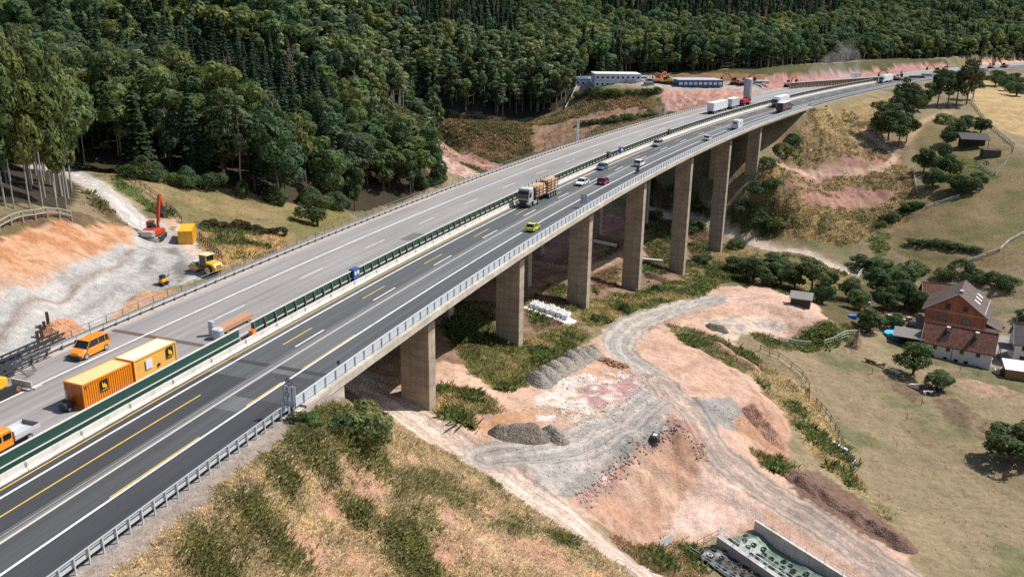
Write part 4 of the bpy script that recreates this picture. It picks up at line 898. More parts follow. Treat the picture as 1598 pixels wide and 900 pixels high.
MB().tube([(0, 0, 2.2), (0, 0, 3.4), (0, 0, 10.0), (0, 0, 10.3)], [.5, 1.6, 1.6, 1.2], 20).build('tank', mat('silo_grey', (.42, .43, .45), .5, .2, .1, .5), t, smooth=False)
for k in range(4):
    a = math.pi / 4 + k * math.pi / 2; MB().bar((1.5 * math.cos(a), 1.5 * math.sin(a), -.2), (1.5 * math.cos(a), 1.5 * math.sin(a), 3.8), .18).build('leg', GALV, t)
MB().bar((1.64, .2, .2), (1.64, .2, 10.2), .3, .06).build('ladder', GALV, t)
# ------------------------------------------------------------------ works on the closed carriageway
YEL = paint('machine_yellow', (.72, .40, .02)); CONT_O, CONT_Y = paint('container_orange', (.80, .27, .012)), paint('container_amber', (.82, .46, .10))
def emblem(parent, x, z, y, w, h):
    MB().box((x, y, z), (w, .03, h)).build('emblem_panel', mat('emblem_black', (.015, .013, .012), .5), parent)
    mb = MB()
    for ox, oz in ((-.13, .04), (.14, -.05)):
        mb.prism([(x + (ox - .13) * w, z + (oz + .30) * h), (x + (ox - .13) * w, z + (oz - .08) * h), (x + (ox - .02) * w, z + (oz - .24) * h), (x + (ox + .12) * w, z + (oz - .22) * h), (x + (ox + .17) * w, z + (oz - .05) * h), (x + (ox + .10) * w, z + (oz + .08) * h), (x + (ox - .02) * w, z + (oz + .10) * h), (x + (ox - .03) * w, z + (oz + .24) * h)], 'y', y - .032 + (.004 if ox > 0 else 0), y - .016)
    mb.box((x, y - .02, z - .38 * h), (w * .8, .02, .05 * h)); mb.build('emblem', mat('emblem_yellow', (.80, .50, .02), .5), parent)
def container(name, label, loc, rz, m, L=6.06, Wd=2.44, H=2.59, ribs=True, group=None, endm=None):
    t = thing(name, label, 'container', loc, rz, group); hx, hy = L / 2, Wd / 2
    def wallp(n, a, b, amp):                     # trapezoid corrugation
        pts = []
        for i in range(n):
            for f, o in ((0, 0), (.30, 0), (.5, amp), (.8, amp)): pts.append((a + (b - a) * (i + f) / n, o))
        pts.append((b, 0)); return pts
    for sg in (-1, 1):
        mb = MB(); pts = wallp(22 if ribs else 40, -hx + .1, hx - .1, .07 if ribs else .015); k = len(pts); vs = [(x, sg * (hy - .09 + o), z) for z in (.16, H - .14) for x, o in pts]
        mb.add(vs, [(i, i + 1, i + 1 + k, i + k) for i in range(k - 1)]); mb.build('side_wall', m, t, raw=True)
    mb = MB(); pts = wallp(20, -hx + .08, hx - .08, .035 if ribs else .01); k = len(pts); vs = [(x, y, H - .06 + o) for y in (-hy + .06, hy - .06) for x, o in pts]
    mb.add(vs, [(i, i + 1, i + 1 + k, i + k) for i in range(k - 1)]); mb.build('roof', mat('container_roof', (.80, .58, .27), .6, var=.1, scale=1, dirt=(.6, .4, .2, .4)) if ribs else mat('container_roof_pale', (.82, .68, .48), .6), t, raw=True)
    mb = MB()
    for sx in (-1, 1):
        for sy in (-1, 1): mb.box((sx * (hx - .06), sy * (hy - .06), H / 2), (.12, .12, H))
    for sy in (-1, 1):
        for z in (.08, H - .07): mb.box((0, sy * (hy - .05), z), (L - .24, .1, .15))
    for sx in (-1, 1):
        for z in (.08, H - .07): mb.box((sx * (hx - .05), 0, z), (.1, Wd - .24, .15))
    mb.build('frame', m, t)
    MB().box((hx - .1, 0, H / 2), (.04, Wd - .2, H - .26)).build('end_wall', endm or m, t)
    for sy in (-1, 1):
        d = MB().box((-hx + .08, sy * (hy - .12) / 2, H / 2), (.05, hy - .16, H - .32)).build('door', endm or m, t)
        mb = MB()
        for q in (-.22, .22): mb.box((-hx + .035, sy * (hy - .12) / 2 + q, H / 2), (.04, .04, H - .36))
        mb.build('locking_bar', endm or m, d)
    MB().box((0, 0, .1), (L - .2, Wd - .2, .08)).build('floor', PLAST, t)
    return t
h1, h2 = 1.1795, 1.2049
def corner(s, d, h, L, Wd):
    c = road(s, d, .02); e = Vector((math.cos(h), math.sin(h), 0)); l = Vector((-math.sin(h), math.cos(h), 0)); return c + e * L / 2 + l * Wd / 2
OEND_SHADE = paint('container_end_shaded', (.55, .13, .012))  # darker orange for the ends: their shade is painted into the colour
t = container('site_container', 'orange corrugated steel container with a black and yellow emblem and a pale roof', corner(-21.43, 9.26, h1, 6.06, 2.44), h1, CONT_O, endm=OEND_SHADE)
emblem(t, -.55, 1.62, -1.25, .95, 1.15)
MB().box((-2.6, -1.27, 2.3), (.16, .12, .2)).build('lamp', CHROME, t)
t = container('site_container', 'amber site office container with a window and an emblem, behind the orange one', corner(-15.0, 8.99, h2, 6.06, 2.44), h2, CONT_Y, ribs=False, endm=OEND_SHADE)
emblem(t, 2.0, 1.75, -1.25, .95, 1.15)
MB().box((-1.05, -1.235, 1.55), (.86, .06, 1.0)).build('window', mat('blind_pale', (.62, .66, .72), .4), t)
MB().box((.32, -1.235, .95), (.3, .07, .3)).build('vent', PLAST, t)
p = corner(-21.43, 9.26, h1, 6.06, 2.44) + Vector((math.cos(h1), math.sin(h1), 0)) * -3.75 + Vector((-math.sin(h1), math.cos(h1), 0)) * .35
t = thing('generator', 'small black wheeled generator by the end of the orange container', 'generator', p, h1)
MB().loft([ring(-.5, .42, .25, .8, .08), ring(.1, .48, .22, 1.0, .1), ring(.5, .4, .25, .85, .08)]).build('housing', PLAST, t)
for sy in (-1, 1): wheel(t, -.1, sy * .48, .24, .14)
MB().bar((.3, .2, .9), (.35, .25, 1.9), .10).build('exhaust', GALV, t)
# pick-up
t = thing('pickup_lorry', 'orange double cab pick-up with an empty white drop side bed', 'pick-up', road(-30.2, 10.0, .01), TOW(-30) + .02)
truck = ORG
b = MB(); b.loft([ring(-.6, .95, .45, 2.05, .1, .08), ring(.9, .97, .45, 2.1, .1, .08), ring(1.5, .97, .4, 1.95, .1, .12), ring(2.15, .95, .4, 1.25, .1, .05), ring(3.0, .85, .4, 1.0, .1, .05)]); c = b.build('cab', truck, t, bevel=.04)
for sg in (-1, 1):
    for x in (-.05, .95): MB().box((x, sg * .955, 1.52), (.75, .06, .5)).build('side_window', GLASS, c)
    MB().box((2.95, sg * .62, .85), (.16, .3, .2)).build('headlight', LAMP, c)
    for x in (2.05, -2.3): wheel(t, x, sg * .82, .34, .24)
MB().quad((1.55, -.8, 1.92), (2.17, -.85, 1.3), (2.17, .85, 1.3), (1.55, .8, 1.92)).build('windscreen', GLASS, c); MB().box((-.61, 0, 1.6), (.05, 1.3, .45)).build('rear_window', GLASS, c)
bedm = mat('bed_white', (.55, .56, .58), .5, .2); bd = MB().box((-2.1, 0, .82), (2.75, 2.0, .10)).build('bed', bedm, t)
for sg in (-1, 1): MB().box((-2.1, sg * 1.0, 1.06), (2.75, .06, .40)).build('side_board', bedm, bd)
MB().box((-3.47, 0, 1.06), (.06, 2.0, .40)).build('tailgate', mat('tailgate_dark', (.16, .15, .14), .6), bd); MB().box((-.74, 0, 1.2), (.06, 2.0, .9)).build('headboard', bedm, bd)
MB().box((-1.6, 0, .6), (4.2, .8, .2)).build('chassis', PLAST, t)
# drilling rig
t = thing('drilling_rig', 'yellow crawler drilling rig with its dark lattice mast lowered over the guard rail', 'drilling rig', road(-22.4, 19.7, .01), heading(-22))
for sy in (-1.15, 1.15):
    mb = MB(); mb.loft([[(x, y, z) for x, z in ((-2.2, .45), (-1.9, .1), (1.9, .1), (2.2, .45), (1.9, .85), (-1.9, .85))] for y in (sy - .28, sy + .28)]); tr_ = mb.build('crawler_track', BLACK, t)
    for x in (-1.7, 1.7): MB().cyl((x, sy - .3, .48), (x, sy + .3, .48), .3, 14).build('sprocket', mat('rust_brown', (.20, .10, .05), .8), tr_)
MB().loft([ring(-2.6, 1.15, 1.0, 2.3, .12), ring(-.6, 1.2, 1.0, 2.5, .12), ring(.9, 1.15, 1.0, 2.0, .12)]).build('body', YEL, t, bevel=.03)
MB().box((-.4, .75, 2.6), (1.4, .9, 1.1)).build('cab', GLASS, t); MB().box((-1.6, 0, 2.45), (1.6, 1.8, .12)).build('engine_cover', DKPOST, t)
RIGD = mat('rig_dark', (.055, .06, .065), .5, .4, .3, 1); ma = MB()
for y in (1.9, 2.7):
    for z in (1.75, 2.35): ma.bar((-7, y, z), (11.2, y, z + .2), .16)
for i in range(18):
    x = -7 + i; ma.bar((x, 1.9, 1.8), (x + 1, 2.7, 1.85), .07); ma.bar((x, 1.9, 1.8), (x + 1, 1.9, 2.4), .07); ma.bar((x, 2.7, 1.8), (x + 1, 2.7, 2.4), .07)
ma.box((2, 2.3, 2.05), (7, .5, .25)); ma.build('mast', RIGD, t)
mb = MB(); mb.bar((.9, .3, 1.6), (3.6, 1.4, 2.1), .30); mb.bar((.9, -.3, 1.9), (4.6, 1.2, 1.6), .2); mb.tube([(1.2, .6, 1.4), (2.6, 1.0, 1.0), (4.4, 1.5, 1.7)], .16, 8); mb.box((2.6, .8, 1.5), (.9, .8, .9)); mb.build('drill_arm', RIGD, t)
mb = MB()
for k in range(3): mb.tube([(3.2 + .2 * k, .9, 1.7), (4.4, .6 - .1 * k, .9 - .25 * k), (5.6 + .2 * k, .8, .55 - .1 * k), (5.9, 1.5, 1.4), (4.8, 1.8, 2.1)], .035, 6)
mb.build('hydraulic_hose', BLACK, t)
MB().box((2.6, -.9, .55), (.16, 2.6, .75)).build('blade', mat('blade_pale', (.55, .53, .5), .6, .2), t)
for sy in (-1, 1): MB().box((3.3, -.9 + sy * 1.2, .1), (1.0, .3, .12)).build('outrigger_foot', mat('blade_pale', (0, 0, 0)), t)
# tanks, beams, boxes
for (s, d, r, hgt, lab) in ((-1.1, 9.75, .68, 1.15, 'wide galvanised steel drum at the start of the trestle fence'), (-.6, 11.0, .36, 1.75, 'slim tall grey drum behind the wide steel drum')):
    t = thing('steel_drum', lab, 'drum', road(s, d, .01), 0)
    MB().tube([(0, 0, 0), (0, 0, .08), (0, 0, hgt - .06), (0, 0, hgt)], [r, r * 1.02, r * 1.02, r * .94], 20).build('shell', mat('drum_zinc', (.46, .49, .52), .4, .4, .12, 1.5), t)
    MB().cyl((0, 0, hgt), (0, 0, hgt + .04), r * .8, 18).build('lid', mat('drum_lid', (.6, .63, .66), .4, .3), t)
bm_ = MB().box((0, 0, 0), (6.2, .26, .16)).mesh('timber_beam'); bm_.materials.append(mat('beam_wood', (.46, .24, .14), .8, var=.2, scale=2.5))
for l in range(3):
    for k in range(4):
        o = bpy.data.objects.new('timber_beam', bm_); COL.objects.link(o); o.location = road(2.6 + random.uniform(-.1, .1), 9.9 + k * .30, .40 + l * .18); o.rotation_euler = (0, 0, heading(2) + random.uniform(-.01, .01))
        tag(o, 'reddish timber beam in the stack beside the steel drums', 'beam', 'timber beams by the fence')
for k in (-1, 1):
    t = tag(MB().box((0, 0, .15), (.3, 1.3, .3)).build('bearer', TIMB), 'dark wooden bearer under the stack of reddish beams', 'bearer', 'bearers under the beams'); t.location = road(2.6 + k * 2, 10.35, .012); t.rotation_euler = (0, 0, heading(2))
t = thing('site_lamp', 'orange warning box hung on the trestle fence near the beam stack', 'warning box', road(.1, 5.80, .35), heading(0))
MB().box((0, 0, .45), (.75, .55, .8)).build('housing', paint('warn_orange', (.75, .16, .01)), t, bevel=.04); MB().box((0, 0, .0), (.5, .4, .12)).build('foot', PLAST, t)
BLUE = paint('cabinet_blue', (.02, .075, .24), .45)
for s, m, lab in ((23.2, BLUE, 'blue cabinet with two white panels in the gap of the green fence'), (137.5, mat('cabinet_dark', (.05, .055, .06), .6), 'first dark box standing in the median fence, before the blue one'), (146.5, BLUE, 'small blue box in the median fence behind the dark one'), (187.2, mat('cabinet_dark', (0, 0, 0)), 'dark box in the median fence near the silver off-road car')):
    t = thing('cabinet', lab, 'cabinet', road(s, 5.95, .75), heading(s)); MB().box((0, 0, .8), (1.5, .8, 1.5)).build('housing', m, t, bevel=.03)
    if m is BLUE:
        for x in (-.35, .35): MB().box((x, -.42, .95), (.42, .03, .5)).build('white_panel', mat('panel_white', (.7, .72, .74), .5), t)
    for x in (-.6, .6): MB().box((x, 0, -.36), (.12, .5, .82)).build('leg', DKPOST, t)
# signs and masts
SIGNW, SIGNR, SIGNB = mat('sign_white', (.66, .68, .70), .45), mat('sign_red', (.40, .03, .03), .45), mat('sign_black', (.025, .025, .028), .5)
def disc(mb, x, z, y, r0, r1, n=28):
    if r0 <= 0: return mb.prism([(x + r1 * math.cos(2 * math.pi * k / n), z + r1 * math.sin(2 * math.pi * k / n)) for k in range(n)], 'y', y - .012, y)
    vs = [(x + r * math.cos(2 * math.pi * k / n), yy, z + r * math.sin(2 * math.pi * k / n)) for yy in (y - .012, y) for r in (r0, r1) for k in range(n)]
    return mb.add(vs, [(k, (k + 1) % n, n + (k + 1) % n, n + k) for k in range(n)])
def text(parent, s, x, z, y, size, m):
    c = bpy.data.curves.new('lettering', 'FONT'); c.body = s; c.size = size; c.align_x = 'CENTER'; c.align_y = 'CENTER'; c.extrude = .004; c.offset = .006
    o = bpy.data.objects.new('lettering', c); COL.objects.link(o); bpy.context.view_layer.update(); me = bpy.data.meshes.new_from_object(o.evaluated_get(bpy.context.evaluated_depsgraph_get())); bpy.data.objects.remove(o); me.materials.clear(); me.materials.append(m); o = put(bpy.data.objects.new('lettering', me), parent); o.location = (x, y, z); o.rotation_euler = (math.pi / 2, 0, 0); return o
def sign(label, loc, rz, w, h, zb, disc_on_top, bottom):
    t = thing('road_sign', label, 'road sign', loc, rz)
    for x in (-.3, .3): MB().cyl((x, .08, -.5), (x, .08, zb + h), .04, 8).build('post', GALV, t)
    b = MB().box((0, 0, zb + h / 2), (w, .04, h)).build('panel', SIGNW, t)
    fr = MB()
    for x in (-1, 1): fr.box((x * (w / 2 - .02), -.026, zb + h / 2), (.04, .012, h))
    for z in (.02, h - .02): fr.box((0, -.027, zb + z), (w - .08, .012, .04))
    if bottom: fr.box((0, -.026, zb + .42), (w - .08, .012, .04))
    fr.build('border', SIGNB, b); a = MB(); z0 = zb + (.52 if bottom else .25); z1 = zb + h - .15
    for x in (-w * .2, w * .2):
        a.prism([(x - .035, z0), (x + .035, z0), (x + .035, z1 - .2), (x + .11, z1 - .2), (x, z1), (x - .11, z1 - .2), (x - .035, z1 - .2)], 'y', -.034, -.022)
    a.build('lane_arrow', SIGNB, b)
    cz = (z0 + z1) / 2; q = MB(); disc(q, -w * .2, cz, -.036, 0, .24); q.build('disc', SIGNW, b); q = MB(); disc(q, -w * .2, cz, -.040, .17, .25); q.build('red_ring', SIGNR, b)
    text(b, '2,1', -w * .2, cz, -.052, .2, SIGNB)
    if bottom: text(b, 'auf 3 km', 0, zb + .22, -.03, .27, SIGNB)
    if disc_on_top:
        q = MB(); disc(q, 0, zb + h + .42, .02, 0, .38); d = q.build('speed_disc', SIGNW, t); q = MB(); disc(q, 0, zb + h + .42, .004, .29, .40); q.build('red_ring', SIGNR, d)
        text(d, '80', 0, zb + h + .42, -.004, .36, SIGNB); MB().cyl((0, .08, zb + h - .2), (0, .08, zb + h + .8), .04, 8).build('post', GALV, t)
    return t
sign('large white lane sign under a round speed limit disc at the start of the viaduct', road(-15.4, -9.55, -.1), heading(-15) - math.pi / 2, 1.3, 2.1, 1.15, True, True)
sign('white lane sign on a portable stand on the shoulder half way along the viaduct', road(84, -7.6, 0), heading(84) - math.pi / 2, 1.35, 1.75, .9, False, False)
t = [x for x in bpy.data.objects if x.get('category') == 'road sign'][-1]; MB().box((0, .1, .08), (1.2, .5, .16)).build('stand', BLACK, t)
for s, lab in ((164.5, 'first pair of thin pale masts beside the forest side railing'), (238, 'second pair of thin pale masts, near the blue site office')):
    t = thing('mast', lab, 'mast', road(s, 25.75, -.3), heading(s))
    for x in (-.6, .6): MB().box((x, 0, 3.3), (.22, .22, 6.6)).build('post', mat('mast_pale', (.58, .57, .55), .5), t)
    MB().box((0, -.15, .2), (1.6, .3, .3)).build('bracket', GALV, t)
t = thing('marker_post', 'short white delineator post behind the parapet', 'delineator', road(33.5, -8.3, 0), heading(33)); MB().prism([(-.06, 0), (.06, 0), (.06, 1.15), (-.06, 1.25)], 'y', -.05, .05).build('body', SIGNW, t); MB().box((0, -.056, .95), (.13, .02, .2)).build('reflector', SIGNB, t)
t = thing('marker_lamp', 'small dark lamp post on the parapet by the expansion joint', 'lamp post', road(-5.4, -8.9, 0), 0); MB().cyl((0, 0, 0), (0, 0, 1.5), .05, 8).build('post', DKPOST, t); MB().box((0, 0, 1.62), (.26, .26, .3)).build('lamp', PLAST, t)

# ------------------------------------------------------------------ earth-moving machines
def excavator(label, loc, rz, m, slew=0.0, boom=((1.0, 1.9), (2.4, 5.0), (4.6, 6.2), (6.6, 4.4), (6.9, 2.8)), sc=1.0, group=None, white=True):
    t = thing('excavator', label, 'excavator', loc, rz, group); t.scale = (sc, sc, sc); c, s_ = math.cos(slew), math.sin(slew)
    for sy in (-1.1, 1.1):
        mb = MB(); mb.loft([[(x, y, z) for x, z in ((-2.2, .5), (-1.85, .08), (1.85, .08), (2.2, .5), (1.85, .92), (-1.85, .92))] for y in (sy - .3, sy + .3)]); k = mb.build('crawler_track', BLACK, t)
        q = MB()
        for x in np.arange(-1.9, 2.0, .32): q.box((x, sy, .955), (.18, .58, .06))
        q.build('track_shoe', mat('track_grey', (.22, .2, .18), .7, .3), k)
    MB().box((0, 0, .8), (1.6, 1.7, .5)).build('undercarriage', PLAST, t)
    up = bpy.data.objects.new('upper_body', None)
    def X(mb): mb.v = [(x * c - y * s_, x * s_ + y * c, z) for x, y, z in mb.v]; return mb
    X(MB().loft([ring(-2.6, 1.1, 1.15, 2.2, .1), ring(-1.2, 1.3, 1.15, 2.35, .1), ring(1.2, 1.3, 1.15, 1.9, .1), ring(1.5, 1.25, 1.2, 1.6, .1)])).build('body', m, t, bevel=.03)
    X(MB().loft([ring(-3.0, .9, 1.2, 2.1, .12), ring(-2.55, 1.28, 1.15, 2.25, .12)])).build('counterweight', mat('counterweight_grey', (.42, .41, .40), .6), t)
    cb = X(MB().loft([ring(-.3, .45, 1.9, 3.15, .08), ring(1.0, .45, 1.6, 3.15, .08), ring(1.45, .42, 1.6, 2.3, .06)])); cb.v = [(x - s_ * .8, y + c * .8, z) for x, y, z in cb.v]; k = cb.build('cab', GLASS, t)
    rf = X(MB().box((.35, .8, 3.2), (1.5, .95, .10))); rf.build('cab_roof', m, k)
    b = MB(); pts = [(x * c + .25 * s_, x * s_ - .25 * c, z) for x, z in boom]
    b.bar(pts[0], pts[1], .42, .55); b.bar(pts[1], pts[2], .40, .5); b.build('boom', m, t)
    MB().bar(pts[2], pts[3], .34, .42).build('arm', m, t)
    MB().bar((.8 * c + .6 * s_, .8 * s_ - .6 * c, 1.7), [(pts[1][i] + pts[0][i]) / 2 + (.3 if i == 2 else 0) for i in range(3)], .14).build('cylinder', CHROME, t)
    d = Vector(pts[4]) - Vector(pts[3]); bk = MB(); e = Vector((c, s_, 0)); n = Vector((-s_, c, 0)); P = Vector(pts[4])
    rings = []
    for y in (-.6, .6): rings.append([Vector(pts[3]) + n * y, P + n * y - e * .1, P + n * y - e * .9 + Vector((0, 0, -.1)), P + n * y - e * 1.1 + Vector((0, 0, .6)), Vector(pts[3]) + n * y - e * .35])
    bk.loft(rings).build('bucket', PLAST, t); return t
EXR = paint('excavator_red', (.46, .045, .012)); EXO = paint('excavator_orange', (.66, .17, .02))
g = ground(243, 374)
t = excavator('red orange excavator with its boom raised, standing on the grey yard beyond the guard rail', g + (0, 0, .02), R(-86), EXR, R(172), boom=((.9, 1.8), (1.5, 4.6), (2.5, 7.4), (3.4, 5.2), (3.0, 3.6)))
MB().box((2.75, 0, .55), (.14, 2.9, .65)).build('blade', mat('blade_pale', (0, 0, 0)), t); MB().box((2.2, 0, .95), (.8, 2.2, .06)).build('step', mat('blade_pale', (0, 0, 0)), t)
far_ex = [((1026, 130), .3, EXO, 'orange excavator beside the white site office block'), ((1040, 131), 2.6, YEL, 'yellow excavator between the two site office blocks'), ((1146, 132), 2.9, EXO, 'orange excavator with a long arm just beyond the blue office block'), ((1162, 133), .2, EXR, 'red excavator with raised arm behind the grey silo'), ((1231, 136), .4, EXO, 'orange excavator on the pale yard left of the dust cloud'), ((1390, 125), 2.5, EXO, 'orange excavator at the end of the timber formwork wall'), ((1402, 126), .6, EXR, 'dark red excavator next to the far white lorry'), ((1462, 114), 2.8, YEL, 'yellow excavator on the far roadworks before the bushy trees'), ((1476, 112), .7, EXR, 'red excavator on the far roadworks by the pink cutting'), ((1546, 107), .5, EXR, 'red excavator at the foot of the far sandy cutting'), ((1566, 106), 2.6, EXO, 'orange excavator farthest along the motorway')]
for (p, rz, m, lab) in far_ex: excavator(lab, ground(*p), rz, m, .4, sc=1.05, boom=((1.0, 1.9), (2.6, 4.2), (4.6, 4.9), (6.6, 3.2), (6.9, 1.6)))
# yellow container on the yard
g = ground(293.5, 377); container('site_container', 'small yellow container beside the excavator on the grey yard', tuple(g + (0, 0, .15)), R(103), paint('container_yellow', (.72, .37, .012)), L=6.0, Wd=2.44, H=2.5, endm=paint('container_yellow', (0, 0, 0)))
t = [x for x in bpy.data.objects if x.get('category') == 'container'][-1]
for ch in t.children:
    if ch.name.startswith('roof'): ch.data.materials[0] = paint('container_yellow_roof', (.78, .46, .03))
# roller
g = ground(323, 425); t = thing('roller', 'yellow single drum road roller with a cab, parked close to the railing', 'roller', tuple(g + (0, 0, .02)), R(152))
MB().cyl((1.75, -1.05, .78), (1.75, 1.05, .78), .76, 24).build('drum', mat('drum_steel', (.45, .44, .42), .4, .6), t)
mb = MB()
for sy in (-1, 1): mb.box((1.5, sy * 1.16, .85), (2.0, .14, .45))
mb.box((.62, 0, .9), (.2, 2.4, .5)); mb.box((2.58, 0, .85), (.16, 2.4, .4)); mb.build('drum_frame', YEL, t)
MB().box((1.35, 0, 1.6), (1.5, 1.5, .1)).build('drum_cover', mat('cover_pale', (.6, .58, .52), .6), t)
MB().loft([ring(-2.7, .8, .7, 1.25, .1), ring(-2.3, .9, .6, 1.75, .12), ring(-.9, .95, .6, 1.95, .12)]).build('hood', YEL, t, bevel=.03)
for z in (1.35, 1.6): MB().box((-2.45 - .2 * (1.6 - z), 0, z - .15), (.5, 1.0, .12)).build('grille', PLAST, t)
k = MB().loft([ring(-.9, .78, 1.2, 2.85, .08, .03), ring(.5, .78, 1.0, 2.85, .08, .03)]).build('cab', GLASS, t); MB().box((-.2, 0, 2.92), (1.75, 1.8, .12)).build('cab_roof', mat('roof_cream', (.68, .55, .28), .5), k)
mb = MB()
for x in (-.88, .48):
    for sy in (-1, 1): mb.bar((x, sy * .79, 1.2), (x, sy * .77, 2.88), .1)
mb.build('cab_post', YEL, k)
for sy in (-1, 1): wheel(t, -1.35, sy * .88, .78, .5); MB().cyl((-1.35, sy * 1.14, .78), (-1.35, sy * 1.15, .78), .36, 14).build('hub', YEL, t)
g = ground(255.5, 444); t = thing('trench_roller', 'tiny yellow and black walk behind roller on the sandy strip', 'roller', tuple(g), R(70))
for x in (-.4, .4): MB().cyl((x, -.45, .27), (x, .45, .27), .27, 16).build('drum', PLAST, t)
MB().loft([ring(-.6, .35, .45, 1.0, .06), ring(.6, .35, .45, .9, .06)]).build('body', YEL, t); MB().box((-.1, 0, 1.25), (.7, .6, .5)).build('engine', PLAST, t); MB().bar((.6, 0, .8), (1.3, 0, 1.2), .08).build('handle', PLAST, t)
RUST = mat('rusty_steel', (.10, .05, .035), .85, .1, .3, 3)
for (px, py, hh, lab) in ((76.7, 514, 2.2, 'tallest rusty steel pile by the heap of orange soil'), (70.7, 519, 1.4, 'second rusty steel pile in the row by the soil heap'), (66, 528, 1.7, 'third rusty steel pile in the row by the soil heap'), (60.5, 539, 1.7, 'rusty steel pile nearest the rig in its row')):
    g = ground(px, py); t = thing('steel_pile', lab, 'steel pile', tuple(g), .6, 'rusty steel piles'); mb = MB(); mb.box((0, -.17, hh / 2 - .3), (.34, .05, hh + .6)); mb.box((0, .17, hh / 2 - .3), (.34, .05, hh + .6)); mb.box((0, 0, hh / 2 - .3), (.04, .29, hh + .6)); mb.build('beam', RUST, t)

# ------------------------------------------------------------------ heaps
def heap(name, label, cat, p0, p1, w, h, m, lobes=0, seed=1, rough=.25, sink=.25):
    """a long mound between two ground points"""
    a, b = np.array(p0[:2]), np.array(p1[:2]); L = np.linalg.norm(b - a) + 1e-6; e = (b - a) / L; n = np.array([-e[1], e[0]]); nu, nv = max(14, int((L + w) / .3)), 26; vs = []
    ox, oy = (a + b) / 2; oz = float(gz(ox, oy))
    for i in range(nu + 1):
        for j in range(nv + 1):
            u = -w / 2 + (L + w) * i / nu; v = (j / nv - .5) * w * 1.04; cu = min(max(u, 0), L); q = math.hypot(u - cu, v) / (w / 2)
            x, y = a + e * u + n * v
            k = max(0, 1 - q); prof = min(k * 1.25, 1 - .35 * (1 - k) ** 2 if k > .5 else k * 1.25)
            if lobes: prof *= .45 + .55 * abs(math.sin(math.pi * lobes * (u + w / 2) / (L + w)))
            z = float(gz(x, y)) - sink + (h + sink) * prof + (fbm(np.array([x / .9]), np.array([y / .9]), seed, 3)[0] - .5) * rough * h * min(1, k * 3)
            vs.append((x - ox, y - oy, z - oz))
    mb = MB(); k = nv + 1; mb.add(vs, [(i * k + j, (i + 1) * k + j, (i + 1) * k + j + 1, i * k + j + 1) for i in range(nu) for j in range(nv)])
    o = mb.build(name, m, None, smooth=True); o.location = (ox, oy, oz); return tag(o, label, cat)
def rubble_mat(name, c, sc=4.0, var=.35):
    if name in MATS: return MATS[name]
    t = NT(name); MATS[name] = t.m; v = t.coord(); vo = t.n('ShaderNodeTexVoronoi', Scale=sc); t.l(v, vo.inputs['Vector']); n = t.noise(.6, v, 5, .7)
    r = t.n('ShaderNodeRGB'); r.outputs[0].default_value = (*c, 1)
    sv = t.n('ShaderNodeSeparateColor'); t.l(vo.outputs['Color'], sv.inputs[0])
    t.base(t.scalecol(r.outputs[0], t.math('MULTIPLY', t.map(sv.outputs[0], 0, 1, 1 - var, 1 + var), t.map(n, .3, .7, .8, 1.15)))); t.bump(vo.outputs['Distance'], .8, .15); return t.set(.95, 0, .15)
GRAVEL, GRAVELD, SPOIL = rubble_mat('gravel_grey', (.23, .205, .175)), rubble_mat('gravel_dark', (.16, .13, .105)), rubble_mat('spoil_brown', (.17, .105, .08), 4.5, .2)
heap('gravel_heap', 'long ridge of grey gravel tipped in overlapping loads beside the white rubble field', 'gravel heap', ground(842, 594), ground(925, 552), 5.2, 1.9, GRAVEL, 8, 3, .12)
heap('gravel_heap', 'dark brown gravel heap at the side of the haul road junction', 'gravel heap', ground(785, 681), ground(835, 682), 4.6, 1.7, GRAVELD, 0, 5)
heap('gravel_heap', 'small grey gravel heap leaning on the dark brown one', 'gravel heap', ground(862, 676), ground(872, 684), 3.6, 1.2, GRAVEL, 0, 6)
heap('spoil_bank', 'long dark brown bank of dug soil along the haul road', 'soil bank', ground(1245, 748), ground(1405, 850), 5.4, 1.25, SPOIL, 0, 7, 1.0)
heap('soil_mound', 'orange soil mound at the foot of the rusty piles', 'soil mound', ground(88, 522), ground(112, 514), 4.0, 1.3, rubble_mat('soil_orange', (.44, .22, .12), 5), 0, 8, .5)
heap('soil_mound', 'low reddish soil mound along the strip of weeds', 'soil mound', ground(1120, 540), ground(1180, 578), 3.4, .9, rubble_mat('soil_red', (.38, .22, .15), 5), 0, 9)
heap('soil_mound', 'steep orange soil mound at the edge of the straw coloured strip', 'soil mound', ground(1180, 650), ground(1210, 690), 5.5, 2.2, rubble_mat('soil_red', (0, 0, 0), 2), 0, 10)
heap('gravel_heap', 'dark stone heap on the rim of the fill plateau', 'gravel heap', ground(1110, 512), ground(1128, 516), 3.2, 1.1, GRAVELD, 0, 12)
heap('soil_mound', 'brown soil heap at the foot of the bridge piers', 'soil mound', ground(1015, 432), ground(1038, 440), 3.6, 1.3, SPOIL, 0, 11)
def rock(r, seed):
    b = bmesh.new(); bmesh.ops.create_icosphere(b, subdivisions=1, radius=r); rr = random.Random(seed)
    for v in b.verts: v.co *= rr.uniform(.7, 1.2); v.co.z *= .75
    vs = [tuple(v.co) for v in b.verts]; fs = [tuple(v.index for v in f.verts) for f in b.faces]; b.free(); return vs, fs
ROCKS = [rock(1, k) for k in range(6)]
def scatter_rocks(name, label, cat, pts, m, kind=None):
    mb = MB()
    for x, y, z, r in pts:
        vs, fs = random.choice(ROCKS); a = random.uniform(0, 6.28); c, s_ = math.cos(a), math.sin(a); mb.add([(x + r * (p * c - q * s_), y + r * (p * s_ + q * c), z + r * w) for p, q, w in vs], fs)
    return tag(mb.build(name, m, raw=True), label, cat, kind=kind)
g = ground(957, 570); pts = []
